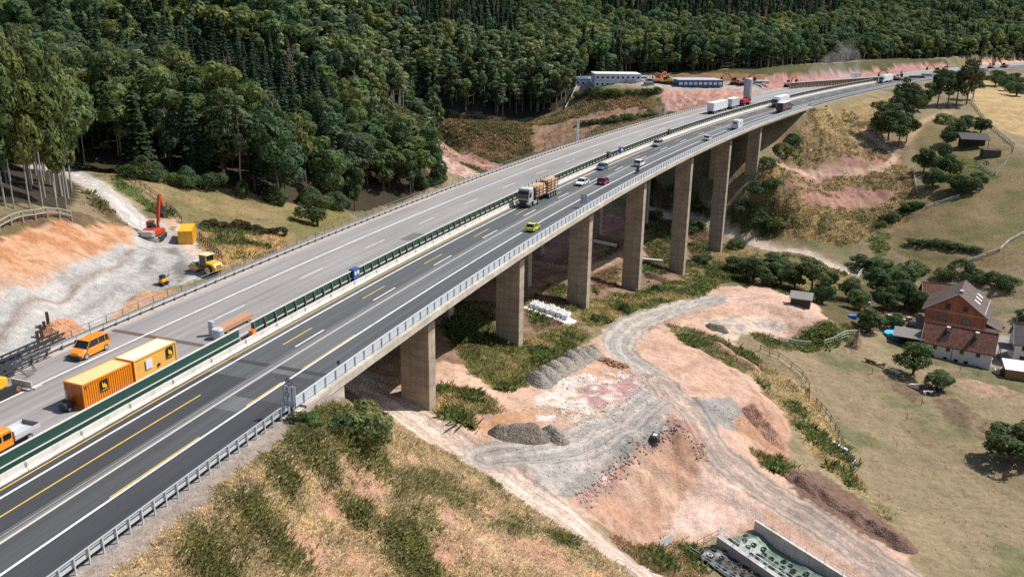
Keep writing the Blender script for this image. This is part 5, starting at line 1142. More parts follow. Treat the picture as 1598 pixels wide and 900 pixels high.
for k in range(150):
    a, q = random.uniform(0, 6.28), random.random() ** .6; x, y = g[0] + 2.9 * q * math.cos(a), g[1] + 1.8 * q * math.sin(a); pts.append((x, y, float(gz(x, y)) + (1 - q) * .9, random.uniform(.16, .36)))
scatter_rocks('rock_heap', 'heap of broken reddish brown rocks next to the gravel ridge', 'rock heap', pts, rubble_mat('rock_red', (.26, .14, .09), 1.2))
def line_rocks(P, n, w, r0, r1):
    out = []
    L = [ground(*p) for p in P]
    for k in range(n):
        i = random.randrange(len(L) - 1); t = random.random(); x = L[i][0] * (1 - t) + L[i + 1][0] * t + random.gauss(0, w); y = L[i][1] * (1 - t) + L[i + 1][1] * t + random.gauss(0, w); r = random.uniform(r0, r1) ** 1.0
        out.append((x, y, float(gz(x, y)) + r * .3, r))
    return out
scatter_rocks('rubble', 'coarse mauve and grey stones lining the edge of the pit', 'rubble', line_rocks([(908, 782), (935, 750), (985, 706), (1050, 666)], 330, .5, .08, .24) + line_rocks([(1055, 668), (1088, 690), (1096, 715)], 110, .6, .08, .22), rubble_mat('rubble_mauve', (.36, .24, .20), 1.5), 'stuff')
scatter_rocks('rubble', 'pale stones spread over the white rubble field', 'rubble', line_rocks([(850, 640), (900, 650), (960, 630), (1010, 600)], 520, 2.0, .06, .18) + line_rocks([(870, 600), (950, 590), (1020, 585)], 300, 1.4, .06, .18), rubble_mat('rubble_pale', (.52, .44, .37), 1.5), 'stuff')
scatter_rocks('rubble', 'loose grey gravel stones on the bends of the haul roads', 'rubble', line_rocks([(880, 770), (930, 720), (1000, 680), (1060, 650)], 260, 1.0, .04, .10) + line_rocks([(1100, 630), (1130, 650), (1165, 655)], 200, 1.4, .05, .12) + line_rocks([(800, 715), (880, 705), (980, 660)], 100, 1.5, .04, .1), GRAVEL, 'stuff')
# big bags
BAG = mat('white_bag', (.66, .66, .65), .8, var=.08)
bb = MB(); bb.loft([[(x * f, y * f, z) for x, y in ((-.5, -.42), (-.42, -.5), (.42, -.5), (.5, -.42), (.5, .42), (.42, .5), (-.42, .5), (-.5, .42))] for z, f in ((0, .9), (.12, 1.0), (.6, 1.04), (.95, .92), (1.02, .6))]); bbm = bb.mesh('bag'); bbm.materials.append(BAG)
lp = MB()
for x in (-.38, .38): lp.tube([(x, -.3, .95), (x * .9, -.1, 1.3), (x * .9, .1, 1.3), (x, .3, .95)], .04, 5)
lpm = lp.mesh('lifting_loop'); lpm.materials.append(BAG)
g = ground(858, 486); e = np.array([.92, -.38])
for i in range(7):
    for j in range(3):
        x, y = g[0] + (i - 3) * 1.12 * e[0] + (j - 1) * 1.1 * .38, g[1] + (i - 3) * 1.12 * e[1] + (j - 1) * 1.1 * .92
        t = thing('bulk_bag', 'white bulk bag in the block of bags between the bridge piers', 'bag', (x, y, float(gz(x, y))), random.uniform(-.5, .1), 'white bulk bags'); t.scale = (1, 1, random.uniform(.85, 1.05)); put(bpy.data.objects.new('bag', bbm), t); put(bpy.data.objects.new('lifting_loop', lpm), t)
g = ground(858, 490); mb = MB(); n = 10
vs = [(g[0] + (i / n - .5) * 9.8 * e[0] + (j / 4 - .5) * 4.4 * .38, g[1] + (i / n - .5) * 9.8 * e[1] + (j / 4 - .5) * 4.4 * .92) for i in range(n + 1) for j in range(5)]
mb.add([(x, y, float(gz(x, y)) + .06 + .05 * math.sin(x * 3)) for x, y in vs], [(i * 5 + j, i * 5 + 5 + j, i * 5 + 6 + j, i * 5 + 1 + j) for i in range(n) for j in range(4)]); tag(mb.build('ground_sheet', BAG, raw=True), 'white plastic sheet spread under the bulk bags', 'sheet')
g = ground(1022, 690); t = thing('compressor', 'small dark wheeled compressor at the rim of the pit', 'compressor', tuple(g), 1.2); MB().loft([ring(-.9, .5, .4, 1.2, .1), ring(.6, .55, .4, 1.3, .1), ring(.9, .4, .4, 1.0, .1)]).build('housing', PLAST, t); MB().bar((.9, 0, .5), (1.7, 0, .35), .1).build('drawbar', GALV, t); MB().box((-.2, 0, 1.32), (.8, .6, .1)).build('lid', mat('lid_pale', (.5, .5, .5), .5), t)
for sy in (-1, 1): wheel(t, 0, sy * .6, .3, .2)
for (a, b, r, lab) in (((925, 379), (960, 386), .55, 'pale concrete pipe lying behind the third pier'), ((1000, 405), (1032, 408), .3, 'thin pale pipe lying between the bridge piers')):
    A, B = ground(*a), ground(*b); t = thing('pipe', lab, 'pipe', tuple(A)); d = Vector(B - A); mb = MB(); mb.tube([(0, 0, r), tuple(d * .5 + Vector((0, 0, r))), tuple(d + Vector((0, 0, r)))], r, 14); mb.build('barrel', mat('pipe_pale', (.5, .46, .42), .7), t); mb = MB(); mb.tube([tuple(d * .98 + Vector((0, 0, r))), tuple(d + Vector((0, 0, r)) + d.normalized() * .2)], r * 1.15, 14); mb.build('socket', mat('pipe_pale', (0, 0, 0)), t)
g = ground(1038, 852); t = thing('board', 'white board leaning in the weeds beside the light pad', 'board', tuple(g), .7); MB().box((0, 0, .7), (2.6, .06, 1.3)).build('panel', SIGNW, t)
for x in (-1, 1): MB().box((x, .06, .6), (.08, .08, 1.6)).build('post', TIMB, t)
# ------------------------------------------------------------------ silage clamp
CLW = concrete('clamp_concrete', (.52, .50, .47), False)
def wall_run(t, A, B, h, th, nm='wall'):
    A, B = Vector(A), Vector(B); d = (B - A).normalized(); n = Vector((-d.y, d.x, 0)) * th / 2; mb = MB(); vs = []
    for p in (A, B):
        for o, z in ((-1, -1.5), (1, -1.5), (1, h), (-1, h)): vs.append(p + n * o + Vector((0, 0, z)))
    mb.add(vs, [(0, 1, 2, 3), (7, 6, 5, 4), (4, 5, 1, 0), (5, 6, 2, 1), (6, 7, 3, 2), (7, 4, 0, 3)]); return mb.build(nm, CLW, t)
def rails(t, A, B, h0, hh, step, off=0.0, m=None):
    A, B = Vector(A), Vector(B); d = B - A; L = d.length; n = int(L / step); nn = Vector((-d.y, d.x, 0)).normalized() * off
    for z in (hh * .5, hh): MB().tube([A + nn + Vector((0, 0, h0 + z)), B + nn + Vector((0, 0, h0 + z))], .035, 6).build('rail', m or GALV, t)
    for i in range(n + 1):
        p = A + d * (i / n) + nn; MB().cyl(p + Vector((0, 0, h0 - .1)), p + Vector((0, 0, h0 + hh)), .035, 6).build('post', m or GALV, t)
WH = 1.5
def top_pt(px, py):
    p = ground(px, py, WH); return Vector((p[0], p[1], p[2]))
a0, a1 = top_pt(1121, 835), top_pt(1250, 921); b0, b1 = top_pt(1179, 811), top_pt(1345, 913)
da = (a1 - a0); c0 = Vector(ground(1074, 861)); c1 = c0 + da * 1.0; c1.z = float(gz(c1.x, c1.y))
a1.z = min(a1.z, a0.z) - .2; b1.z = min(b1.z, b0.z) - .2
t = thing('silage_clamp', 'concrete silage clamp with two walls and railings beside the dirt road', 'silage clamp')
wall_run(t, a0, a1, WH, .75); wall_run(t, b0, b1, WH, .35); rails(t, a0, a1, WH, 1.1, 2.3, -.35); rails(t, a0, a1, WH, 1.1, 2.3, .38); rails(t, b0, b1, WH, 1.0, 2.2, -.1)
rails(t, c0, c1, 0, .9, 3.2); rails(t, c0, Vector(ground(1121, 838)), 0, 1.1, 2.2, 0, DKPOST)
def tarp(name, label, P00, P10, P01, P11, h, m, n=26):
    mb = MB(); o = P00.copy()
    def pos_(u, v):
        p = (P00 * (1 - u) + P10 * u) * (1 - v) + (P01 * (1 - u) + P11 * u) * v
        z = max(float(gz(p.x, p.y)), -99) + h * (1 - (2 * v - 1) ** 4 * .5) * min(1, u * 9 + .15) + (fbm(np.array([p.x / 1.2]), np.array([p.y / 1.2]), 77, 3)[0] - .5) * .35
        return Vector((p.x, p.y, z))
    k = n + 1; mb.add([pos_(i / (n * 2), j / n) - o for i in range(2 * n + 1) for j in range(n + 1)], [(i * k + j, (i + 1) * k + j, (i + 1) * k + j + 1, i * k + j + 1) for i in range(2 * n) for j in range(n)])
    ob = mb.build(name, m, None, smooth=True, raw=True); ob.location = o; tag(ob, label, 'tarpaulin'); return pos_
def between(p, q, f): return p * (1 - f) + q * f
TGREY, TGREEN = mat('tarp_black', (.045, .055, .05), .45, var=.35, scale=.6, dirt=(.16, .18, .16, .6)), mat('tarp_green', (.10, .16, .115), .5, var=.25, scale=.6, dirt=(.03, .05, .04, .5))
p1f = tarp('tarpaulin', 'dark grey silage sheet weighed down with tyres on the left bay of the clamp', between(c0, a0, .03), between(c1, a1, .03), between(c0, a0, .93), between(c1, a1, .93), .7, TGREY)
p2f = tarp('tarpaulin', 'green silage sheet weighed down with tyres between the two clamp walls', between(a0, b0, .08), between(a1, b1, .08), between(a0, b0, .95), between(a1, b1, .95), .8, TGREEN)
ty = MB(); ty.loft([[(math.cos(2 * math.pi * k / 16) * r, math.sin(2 * math.pi * k / 16) * r, z) for k in range(16)] for r, z in ((.36, .02), (.42, .10), (.36, .19), (.24, .17), (.22, .03), (.36, .02))], cap=False)
tym = ty.mesh('tyre'); tym.materials.append(mat('old_tyre', (.028, .026, .025), .8, var=.3)); tym2 = tym.copy(); tym2.materials.clear(); tym2.materials.append(mat('muddy_tyre', (.13, .075, .055), .9, var=.3)); tym3 = tym.copy(); tym3.materials.clear(); tym3.materials.append(mat('pale_tyre', (.45, .43, .40), .8))
for fn, n, lab, lab2, grp in ((p1f, 75, 'old black tyre lying on the dark grey silage sheet', 'muddy brown tyre lying on the dark grey silage sheet', 'tyres on the dark sheet'), (p2f, 46, 'old black tyre lying on the green silage sheet', None, 'tyres on the green sheet')):
    done = []
    for _ in range(n * 30):
        if len(done) >= n: break
        u, v = random.uniform(.02, .98), random.uniform(.06, .94) if fn is p1f else random.uniform(.04, .7)
        p = fn(u, v)
        if any((p - q).length < .95 for q in done): continue
        done.append(p); br = lab2 and random.random() < .2
        o = bpy.data.objects.new('tyre', tym2 if br else tym); COL.objects.link(o); o.location = p + Vector((0, 0, .02)); o.rotation_euler = (random.uniform(-.12, .12), random.uniform(-.12, .12), 0); q = random.uniform(.85, 1.1); o.scale = (q, q, q)
        tag(o, lab2 if br else lab, 'tyre', grp)
p = p1f(.16, .3); o = bpy.data.objects.new('tyre', tym3); COL.objects.link(o); o.location = p + Vector((0, 0, .2)); tag(o, 'single pale grey tyre near the left end of the dark sheet', 'tyre')

# ------------------------------------------------------------------ houses
def tiles(name, c, sc=3.0, var=.3):
    t = NT(name); v = t.coord(); br = t.n('ShaderNodeTexBrick', Scale=sc); br.inputs['Color1'].default_value = (*[q * (1 - var) for q in c], 1); br.inputs['Color2'].default_value = (*[min(1, q * (1 + var)) for q in c], 1); br.inputs['Mortar'].default_value = (*[q * .5 for q in c], 1); br.inputs['Mortar Size'].default_value = .03
    br.inputs['Brick Width'].default_value = .5; br.inputs['Row Height'].default_value = .25
    t.l(t.coord('Object', (1, 1, 1)), br.inputs['Vector']); n = t.noise(.5, v, 5, .7)
    t.base(t.scalecol(br.outputs[0], t.map(n, .3, .7, .75, 1.2))); return t.set(.85, 0, .2)
BRICK = tiles('brick_red', (.40, .16, .085), 1.6, .2); TILER, TILEB = tiles('roof_tile_red', (.21, .095, .065), 1.0, .35), tiles('roof_tile_brown', (.14, .10, .085), 1.2, .12); TILEO = tiles('roof_tile_orange', (.17, .075, .05), 1.0, .3); TILEG = tiles('roof_tile_grey', (.15, .13, .13), 1.2, .12)
PLAS, PLASP = mat('plaster_white', (.72, .68, .66), .9, var=.06, scale=.5, dirt=(.5, .46, .43, .4)), mat('plaster_pink', (.74, .66, .65), .9, var=.07, scale=.5, dirt=(.42, .36, .34, .5))
WINF, WOOD, DKWOOD = mat('window_frame_white', (.6, .6, .58), .5), mat('barn_wood', (.22, .13, .08), .85, var=.3, scale=3), mat('dark_shed_wood', (.06, .045, .035), .9, var=.3, scale=3)
def window(t, x, y, z, w, h, face, frame=WINF, glass=GLASS):
    """face: unit outward normal index, 'x+','x-','y+','y-'"""
    ax = face[0]; sg = 1 if face[1] == '+' else -1
    if ax == 'y': f = MB().box((x, y + sg * .02, z), (w + .16, .10, h + .16)).build('window', frame, t); MB().box((x, y + sg * .05, z), (w, .06, h)).build('pane', glass, f); MB().box((x, y + sg * .10, z - h / 2 - .1), (w + .3, .16, .05)).build('sill', frame, f)
    else: f = MB().box((x + sg * .02, y, z), (.10, w + .16, h + .16)).build('window', frame, t); MB().box((x + sg * .05, y, z), (.06, w, h)).build('pane', glass, f); MB().box((x + sg * .10, y, z - h / 2 - .1), (.16, w + .3, .05)).build('sill', frame, f)
    return f
def house(name, label, cat, loc, rz, L, Wd, eave, rise, wm, rm, over=.5, chimneys=(), low=3.0, off=0.0):
    """ridge along x; origin on the ground under the middle"""
    t = thing(name, label, cat, loc, rz); hx, hy = L / 2, Wd / 2
    mb = MB(); mb.prism([(-hy, -low), (hy, -low), (hy, eave), (off, eave + rise - .12), (-hy, eave)], 'x', -hx, hx); mb.build('wall', wm, t)
    n = Vector((0, 0, 1)); mb = MB()
    for sg in (-1, 1):
        run = hy - sg * off; sl = rise / run; y1 = sg * (hy + over); z1 = eave - over * sl
        a = [(-hx - over, off, eave + rise), (hx + over, off, eave + rise), (hx + over, y1, z1), (-hx - over, y1, z1)]
        mb.loft([[Vector(p) for p in a], [Vector(p) + Vector((0, 0, .2)) for p in a]])
    r = mb.build('roof', rm, t)
    mb = MB(); mb.tube([(-hx - over, off, eave + rise + .2), (hx + over, off, eave + rise + .2)], .13, 6); mb.build('ridge', rm, r)
    for sg in (-1, 1):
        run = hy - sg * off; sl = rise / run; MB().tube([(-hx - over, sg * (hy + over + .06), eave - over * sl + .04), (hx + over, sg * (hy + over + .06), eave - over * sl + .04)], .08, 6).build('gutter', mat('gutter_dark', (.10, .07, .05), .5), r)
        for sx in (-1, 1):
            vb = MB(); vb.bar((sx * (hx + over + .04), off, eave + rise + .12), (sx * (hx + over + .04), sg * (hy + over), eave - over * sl + .12), .06, .26)
            vb.build('verge_board', mat('verge_pale', (.55, .52, .48), .6), r)
    for x, y, h in chimneys:
        sl = rise / (hy + (off if y < off else -off)); zt = eave + rise - abs(y - off) * sl
        c = MB().box((x, y, zt + h / 2 - .3), (.6, .6, h + .6)).build('chimney', mat('chimney_grey', (.28, .24, .22), .85), r); MB().box((x, y, zt + h + .05), (.8, .8, .1)).build('chimney_cap', mat('cap_pale', (.6, .58, .55), .6), c)
    return t
# white farmhouse: long low range along the meadow
g = ground(1544, 577); A = R(-31); ex = np.array([math.cos(A), math.sin(A)]); ey = np.array([-math.sin(A), math.cos(A)])
LF, WF = 14.6, 7.0; c = g[:2] - ex * LF / 2 + ey * WF / 2
zf = float(g[2]) - .1
t = house('farmhouse', 'long white farmhouse with a patched red tiled roof at the edge of the meadow', 'house', (c[0], c[1], zf), A, LF, WF, 4.2, 3.4, PLASP, TILER, .5, ((-2.6, -.9, .9), (3.5, -1.2, 1.2)))
for x, z in ((-4.6, 3.1), (-1.8, 3.1), (1.1, 3.1), (4.5, 3.1)): window(t, x, -WF / 2, z, .85, .95, 'y-')
for x in (-4.9, -2.1, 0.2, 2.3): window(t, x, -WF / 2, .75, .85, .8, 'y-')
for y, z in ((-1.4, 2.7), (1.2, 2.7), (.4, .9)): window(t, LF / 2, y, z, .7, .9, 'x+')
MB().cyl((-.9, -WF / 2 - .08, -1), (-.9, -WF / 2 - .08, 3.6), .06, 8).build('downpipe', mat('gutter_dark', (0, 0, 0)), t)
r = [ch for ch in t.children if ch.name.startswith('roof')][0]
for x, w in ((-3.0, 1.4), (2.8, 1.0)):
    sl = 3.4 / (WF / 2); mb = MB(); mb.quad((x - w / 2, -3.3, 4.2 + 3.4 - 3.3 * sl + .225), (x + w / 2, -3.3, 4.2 + 3.4 - 3.3 * sl + .225), (x + w / 2 + .5, -.3, 4.2 + 3.4 - .3 * sl + .225), (x - w / 2 + .5, -.3, 4.2 + 3.4 - .3 * sl + .225)); mb.build('patched_tiles', mat('old_tiles_dark', (.045, .03, .025), .9, var=.3, scale=2), r)
# brick house
ap = at_z(1497, 459, zf + 12.4); A2 = R(58); e2 = np.array([math.cos(A2), math.sin(A2)]); LB_, WB = 12.0, 13.6
c2 = ap[:2] + e2 * (LB_ / 2)
zb = zf - .2
t = house('brick_house', 'three storey red brick house under a wide brown roof with three skylights', 'house', (c2[0], c2[1], zb), A2, LB_, WB, 8.0, 4.7, BRICK, TILEB, .7, ((-5.2, -.4, .9),))
FRB = mat('frame_dark', (.05, .045, .045), .6); SHUT = mat('shutter_grey', (.17, .16, .16), .6)
for y, z, w, h, gl in ((-2.0, 9.2, 1.0, 1.2, GLASS), (1.9, 9.2, 1.0, 1.2, GLASS), (-2.6, 6.0, 1.7, 1.2, SHUT), (2.6, 6.0, 1.7, 1.2, SHUT), (-2.6, 3.2, 1.7, 1.2, GLASS), (2.6, 3.2, 1.7, 1.3, GLASS)): window(t, -LB_ / 2, y, z, w, h, 'x-', FRB, gl)
for z in (1.9, 4.8, 7.7): MB().box((-LB_ / 2 - .005, 0, z), (.06, WB + .04, .22)).build('floor_slab', mat('slab_pale', (.42, .33, .27), .85), t)
window(t, 3.5, -WB / 2, 6, 1.5, 1.2, 'y-', FRB); window(t, -1.5, -WB / 2, 6, 1.5, 1.2, 'y-', FRB)
r = [ch for ch in t.children if ch.name.startswith('roof')][0]; sl = 4.7 / (WB / 2)
for x in (-1.6, 1.4, 4.4):
    y0, y1 = -4.7, -3.3; MB().quad((x - .4, y0, 12.7 + y0 * sl + .24), (x + .4, y0, 12.7 + y0 * sl + .24), (x + .4, y1, 12.7 + y1 * sl + .24), (x - .4, y1, 12.7 + y1 * sl + .24)).build('skylight', mat('skylight_glare', (.75, .78, .8), .15), r)
MB().box((0, -6.3, 12.7 - 6.3 * sl + .32), (LB_ + 1.2, .12, .2)).build('snow_guard', mat('verge_pale', (0, 0, 0)), r)
bx = MB().box((-1.5, -WB / 2 - 1.5, 2.2), (6.5, 3.0, 5.4)).build('porch_wall', PLAS, t)
MB().loft([[Vector(p) for p in ((-5.2, -WB / 2, 6.0), (2.2, -WB / 2, 6.0), (2.2, -WB / 2 - 3.6, 4.6), (-5.2, -WB / 2 - 3.6, 4.6))], [Vector(p) + Vector((0, 0, .2)) for p in ((-5.2, -WB / 2, 6.0), (2.2, -WB / 2, 6.0), (2.2, -WB / 2 - 3.6, 4.6), (-5.2, -WB / 2 - 3.6, 4.6))]]).build('porch_roof', TILEB, t)
for x in (-3, -.5, 1.2): MB().box((x, -WB / 2 - 3.02, 3.2), (1.2, .06, 1.1)).build('porch_window', GLASS, bx)
# barn with the red roof, left of the brick house
ap = at_z(1443, 441, zf + 7.0); A3 = R(-16); e3 = np.array([math.cos(A3), math.sin(A3)]); n3 = np.array([-e3[1], e3[0]])
c3 = ap[:2] + e3 * 4.6
t = house('barn', 'small barn with a weathered red tiled roof left of the brick house', 'barn', (c3[0], c3[1], zf + .2), A3, 9.4, 8.0, 3.6, 3.2, mat('barn_wall', (.36, .33, .29), .9, var=.15, scale=.6), TILEO, .5)
window(t, -2, -4, 2.2, 1, .8, 'y-', FRB); MB().box((2, -4.02, 1.2), (2.2, .1, 2.4)).build('door', DKWOOD, t)
# white house at the frame edge
g4 = ground(1578, 566); A4 = R(-20); c4 = g4[:2] + np.array([math.cos(A4), math.sin(A4)]) * 5.6 + np.array([-math.sin(A4), math.cos(A4)]) * 3.6
t = house('white_house', 'white house with a grey roof and a small wooden porch beyond the courtyard', 'house', (c4[0], c4[1], float(g4[2])), A4, 11.0, 7.4, 5.0, 3.4, PLAS, TILEG, .45)
for x, z in ((-3.6, 3.9), (-1.2, 3.7), (2, 3.9)): window(t, x, -3.7, z, .9, 1.1, 'y-')
window(t, -1.2, -3.7, 1.5, 1.0, 1.0, 'y-'); MB().box((-3.6, -3.72, 1.0), (1.1, .1, 2.0)).build('door', DKWOOD, t)
t = thing('porch', 'small open wooden porch against the white house', 'porch', tuple(ground(1568, 562)), A4)
for x in (-1.4, 1.4):
    for y in (-1, 1): MB().box((x, y, 1.6), (.16, .16, 3.6)).build('post', DKWOOD, t)
MB().loft([[Vector(p) for p in ((-1.9, -1.5, 3.2), (1.9, -1.5, 3.2), (1.9, 1.5, 3.7), (-1.9, 1.5, 3.7))], [Vector(p) + Vector((0, 0, .15)) for p in ((-1.9, -1.5, 3.2), (1.9, -1.5, 3.2), (1.9, 1.5, 3.7), (-1.9, 1.5, 3.7))]]).build('roof', mat('porch_roof', (.14, .12, .12), .8), t); MB().box((0, -1, 1.0), (2.8, .06, .12)).build('rail', DKWOOD, t)
def shed(name, label, cat, loc, rz, L, Wd, h0, h1, wm, rm, open_front=False):
    t = thing(name, label, cat, loc, rz); hx, hy = L / 2, Wd / 2
    if open_front:
        for x in (-hx + .2, 0, hx - .2):
            MB().box((x, -hy + .2, h0 / 2 - .5), (.2, .2, h0 + 1)).build('post', DKWOOD, t); MB().box((x, hy - .2, h1 / 2 - .5), (.2, .2, h1 + 1)).build('post', DKWOOD, t)
        MB().box((0, hy - .15, h1 / 2 - .4), (L - .5, .12, h1 + .6)).build('back_wall', wm, t)
    else: MB().prism([(-hy, -1.5), (hy, -1.5), (hy, h1), (-hy, h0)], 'x', -hx, hx).build('wall', wm, t)
    a = [Vector(p) for p in ((-hx - .4, -hy - .4, h0), (hx + .4, -hy - .4, h0), (hx + .4, hy + .4, h1 + .05), (-hx - .4, hy + .4, h1 + .05))]
    MB().loft([a, [p + Vector((0, 0, .14)) for p in a]]).build('roof', rm, t); return t
RGREY, RDARK = mat('felt_roof_grey', (.17, .155, .14), .85, var=.25, scale=1.2), mat('felt_roof_dark', (.05, .045, .042), .85, var=.3, scale=1)
shed('open_shed', 'open lean-to shed with a flat grey roof beside the pool', 'shed', tuple(ground(1417, 538)), R(-27), 6.4, 4.6, 2.6, 3.2, DKWOOD, RGREY, True)
shed('shed', 'smaller dark grey flat roofed shed behind the lean-to', 'shed', tuple(ground(1447, 519)), R(-20), 5.5, 4.0, 2.8, 3.2, WOOD, mat('felt_roof_slate', (.11, .10, .11), .8, var=.2))
shed('garage', 'low wooden garage with a bright pale roof at the lower corner of the courtyard', 'garage', tuple(ground(1593, 588)), R(-20), 7, 5, 2.3, 2.7, mat('garage_wood', (.34, .17, .08), .8), mat('roof_bright', (.70, .70, .68), .6))
shed('hut', 'little garden hut with a grey plank roof below the fill plateau', 'hut', tuple(ground(1249, 476)), R(-22), 4.6, 3.2, 2.0, 2.7, DKWOOD, mat('plank_roof', (.21, .19, .165), .85, var=.3, scale=3))
t = shed('canopy', 'wide tilted dark canopy roof on a post in the hillside paddock', 'canopy', tuple(ground(1518, 229)), R(-12), 10.0, 5.0, 3.0, 4.8, DKWOOD, RDARK, True)
t = thing('shed', 'low dark open topped shed next to the tilted canopy', 'shed', tuple(ground(1545, 243)), R(-14)); 
for (x, y, a, b) in ((-3, 0, .2, 4.5), (3, 0, .2, 4.5), (0, 2.25, 6, .2), (0, -2.25, 6, .2)): MB().box((x, y, 1.0), (a, b, 2.8)).build('wall', DKWOOD if y >= 0 else mat('shed_wall_brown', (.12, .07, .05), .85, var=.3, scale=3), t)
MB().box((0, .4, 2.15), (5.7, 3.4, .1)).build('roof', mat('felt_roof_black', (.04, .035, .033), .85), t); MB().box((-.6, -.6, 2.5), (4.6, .16, .2)).build('white_beam', SIGNW, t)
# pool, clutter, black car, yard wall
g = ground(1393, 525); t = thing('pool', 'round blue swimming pool on the lawn next to the lean-to shed', 'pool', tuple(g))
MB().tube([(0, 0, -.2), (0, 0, 1.05)], 2.1, 32).build('basin', mat('pool_blue', (.05, .25, .5), .5), t); MB().cyl((0, 0, 1.05), (0, 0, 1.06), 1.98, 32).build('pool_water', mat('pool_water', (.10, .55, .75), .08), t)
car('car', 'black car parked behind the brick house', 'car', tuple(ground(1553, 510) + (0, 0, .02)), R(-15), paint('black_paint', (.02, .02, .022)), 4.4, 1.8, 1.5)
CL = [(1408, 503, (.60, .58, .56)), (1418, 500, (.45, .3, .25)), (1425, 507, (.55, .52, .5)), (1401, 519, (.5, .36, .2)), (1412, 517, (.62, .60, .58)), (1396, 515, (.05, .15, .5)), (1330, 497, (.05, .16, .5)), (1357, 487, (.6, .56, .54)), (1390, 497, (.62, .62, .6)), (1383, 506, (.42, .34, .28)), (1352, 476, (.55, .53, .5)), (1560, 583, (.62, .6, .58))]
lab = ['white crate in the yard clutter nearest the barn', 'brown box in the yard clutter behind the shed', 'pale box in the clutter beside the small shed', 'ochre bench like box by the pool', 'white chest standing next to the pool', 'blue box right behind the pool', 'blue barrel like box by the garden path', 'pale crate among the garden trees', 'white garden chest under the trees near the pool', 'brown crate under the trees near the pool', 'pale box at the upper end of the garden', 'white box in the courtyard of the farmhouse']
for (px, py, c), l in zip(CL, lab):
    g = ground(px, py); t = thing('crate', l, 'box', tuple(g), random.uniform(-.6, .4)); w = random.uniform(1.0, 2.2); m = mat('crate_%d' % CL.index((px, py, c)), c, .7)
    MB().box((0, 0, .45), (w, 1.0, .9)).build('body', m, t, bevel=.04); MB().box((0, 0, .94), (w + .1, 1.1, .08)).build('lid', m, t)

# ------------------------------------------------------------------ cows at rest
def cow(label, px, py, rz, base, patch, seed):
    g = ground(px, py); t = thing('cow', label, 'cow', tuple(g), rz, None); m = NT('cow_hide_%d' % seed); v = m.coord(); n = m.noise(1.5, v, 2, .5); n.node.inputs['W'].default_value if False else None
    mp = m.n('ShaderNodeMapping'); mp.inputs['Location'].default_value = (seed * 3.1, seed, 0); m.l(v, mp.inputs['Vector']); m.l(mp.outputs[0], n.node.inputs['Vector'])
    m.base(m.mix(m.map(n, .50, .54, 0, 1), base, patch)); mm = m.set(.85, 0, .2)
    J = [((-.95, 0, .62), .34), ((-.35, 0, .60), .44), ((.3, 0, .62), .42), ((.72, 0, .70), .33), ((1.0, 0, 1.0), .19), ((1.22, 0, 1.16), .15), ((1.50, .02, 1.0), .09),
         ((.75, .30, .30), .13), ((1.1, .34, .14), .09), ((.8, .36, .09), .07), ((.75, -.30, .30), .13), ((1.1, -.34, .14), .09), ((.8, -.36, .09), .07),
         ((-.8, .40, .32), .2), ((-.25, .55, .16), .1), ((-.55, .62, .09), .07), ((-.8, -.36, .3), .2), ((-.2, -.45, .2), .1), ((-.5, -.5, .09), .07), ((-1.3, .05, .55), .05), ((-1.35, .15, .15), .03)]
    E_ = [(0, 1), (1, 2), (2, 3), (3, 4), (4, 5), (5, 6), (3, 7), (7, 8), (8, 9), (3, 10), (10, 11), (11, 12), (0, 13), (13, 14), (14, 15), (0, 16), (16, 17), (17, 18), (0, 19), (19, 20)]
    o = figure(t, J, E_, mm); o.data.skin_vertices[0].data[0].use_root = True
    for sy in (-1, 1):
        MB().loft([[(1.16, sy * .14, 1.22), (1.2, sy * .14, 1.2), (1.18, sy * .14, 1.16)], [(1.12, sy * .34, 1.22), (1.14, sy * .34, 1.2), (1.13, sy * .34, 1.17)]]).build('ear', mm, t)
        MB().tube([(1.22, sy * .08, 1.26), (1.24, sy * .18, 1.36), (1.28, sy * .2, 1.44)], [.03, .022, .008], 6).build('horn', mat('horn_pale', (.5, .45, .38), .5), t)
BRN, CRM, WHT, BLK = (.22, .10, .04), (.62, .50, .38), (.68, .64, .58), (.03, .028, .028)
cow('brown cow resting leftmost in the herd on the dry meadow', 1358, 567, R(165), BRN, (.14, .065, .03), 1); cow('brown and white cow resting close to the leftmost brown one', 1373, 572, R(-35), CRM, BRN, 2); cow('white cow resting left of the round tree', 1395, 582, R(150), WHT, CRM, 3)
cow('cream and white cow resting in front of the smaller tree', 1425, 605, R(-30), CRM, WHT, 4); cow('black and white cow resting nearest on the meadow', 1447, 616, R(-20), WHT, BLK, 5); cow('dark cow resting in the shade of the smaller tree', 1464, 611, R(-10), BLK, WHT, 6)

# ------------------------------------------------------------------ wooden and pipe fences
FW, FD, FB = mat('fence_bleached', (.46, .42, .37), .85, var=.2, scale=2), mat('fence_grey', (.27, .23, .19), .85, var=.2, scale=2), mat('fence_dark', (.08, .06, .05), .7, var=.2, scale=2)
def fence(label, P, m, h=1.3, step=2.6, nr=2, r=.07, name='fence', lean=.0):
    L = [ground(*p) for p in P]; t = thing(name, label, 'fence'); pts = []
    for i in range(len(L) - 1):
        d = np.linalg.norm((L[i + 1] - L[i])[:2]); n = max(1, int(round(d / step)))
        for k in range(n): q = L[i] * (1 - k / n) + L[i + 1] * (k / n); pts.append(Vector((q[0], q[1], float(gz(q[0], q[1])) + random.uniform(-lean, lean))))
    pts.append(Vector(L[-1]))
    for k in range(nr): MB().tube([p + Vector((0, 0, h * (1 - k * .45))) for p in pts], r, 6).build('rail', m, t)
    many(t, 'post', MB().cyl((0, 0, -.4), (0, 0, h + .12), r * 1.25, 7).mesh('post'), m, [(p.x, p.y, p.z, 0) for p in pts])
    return t
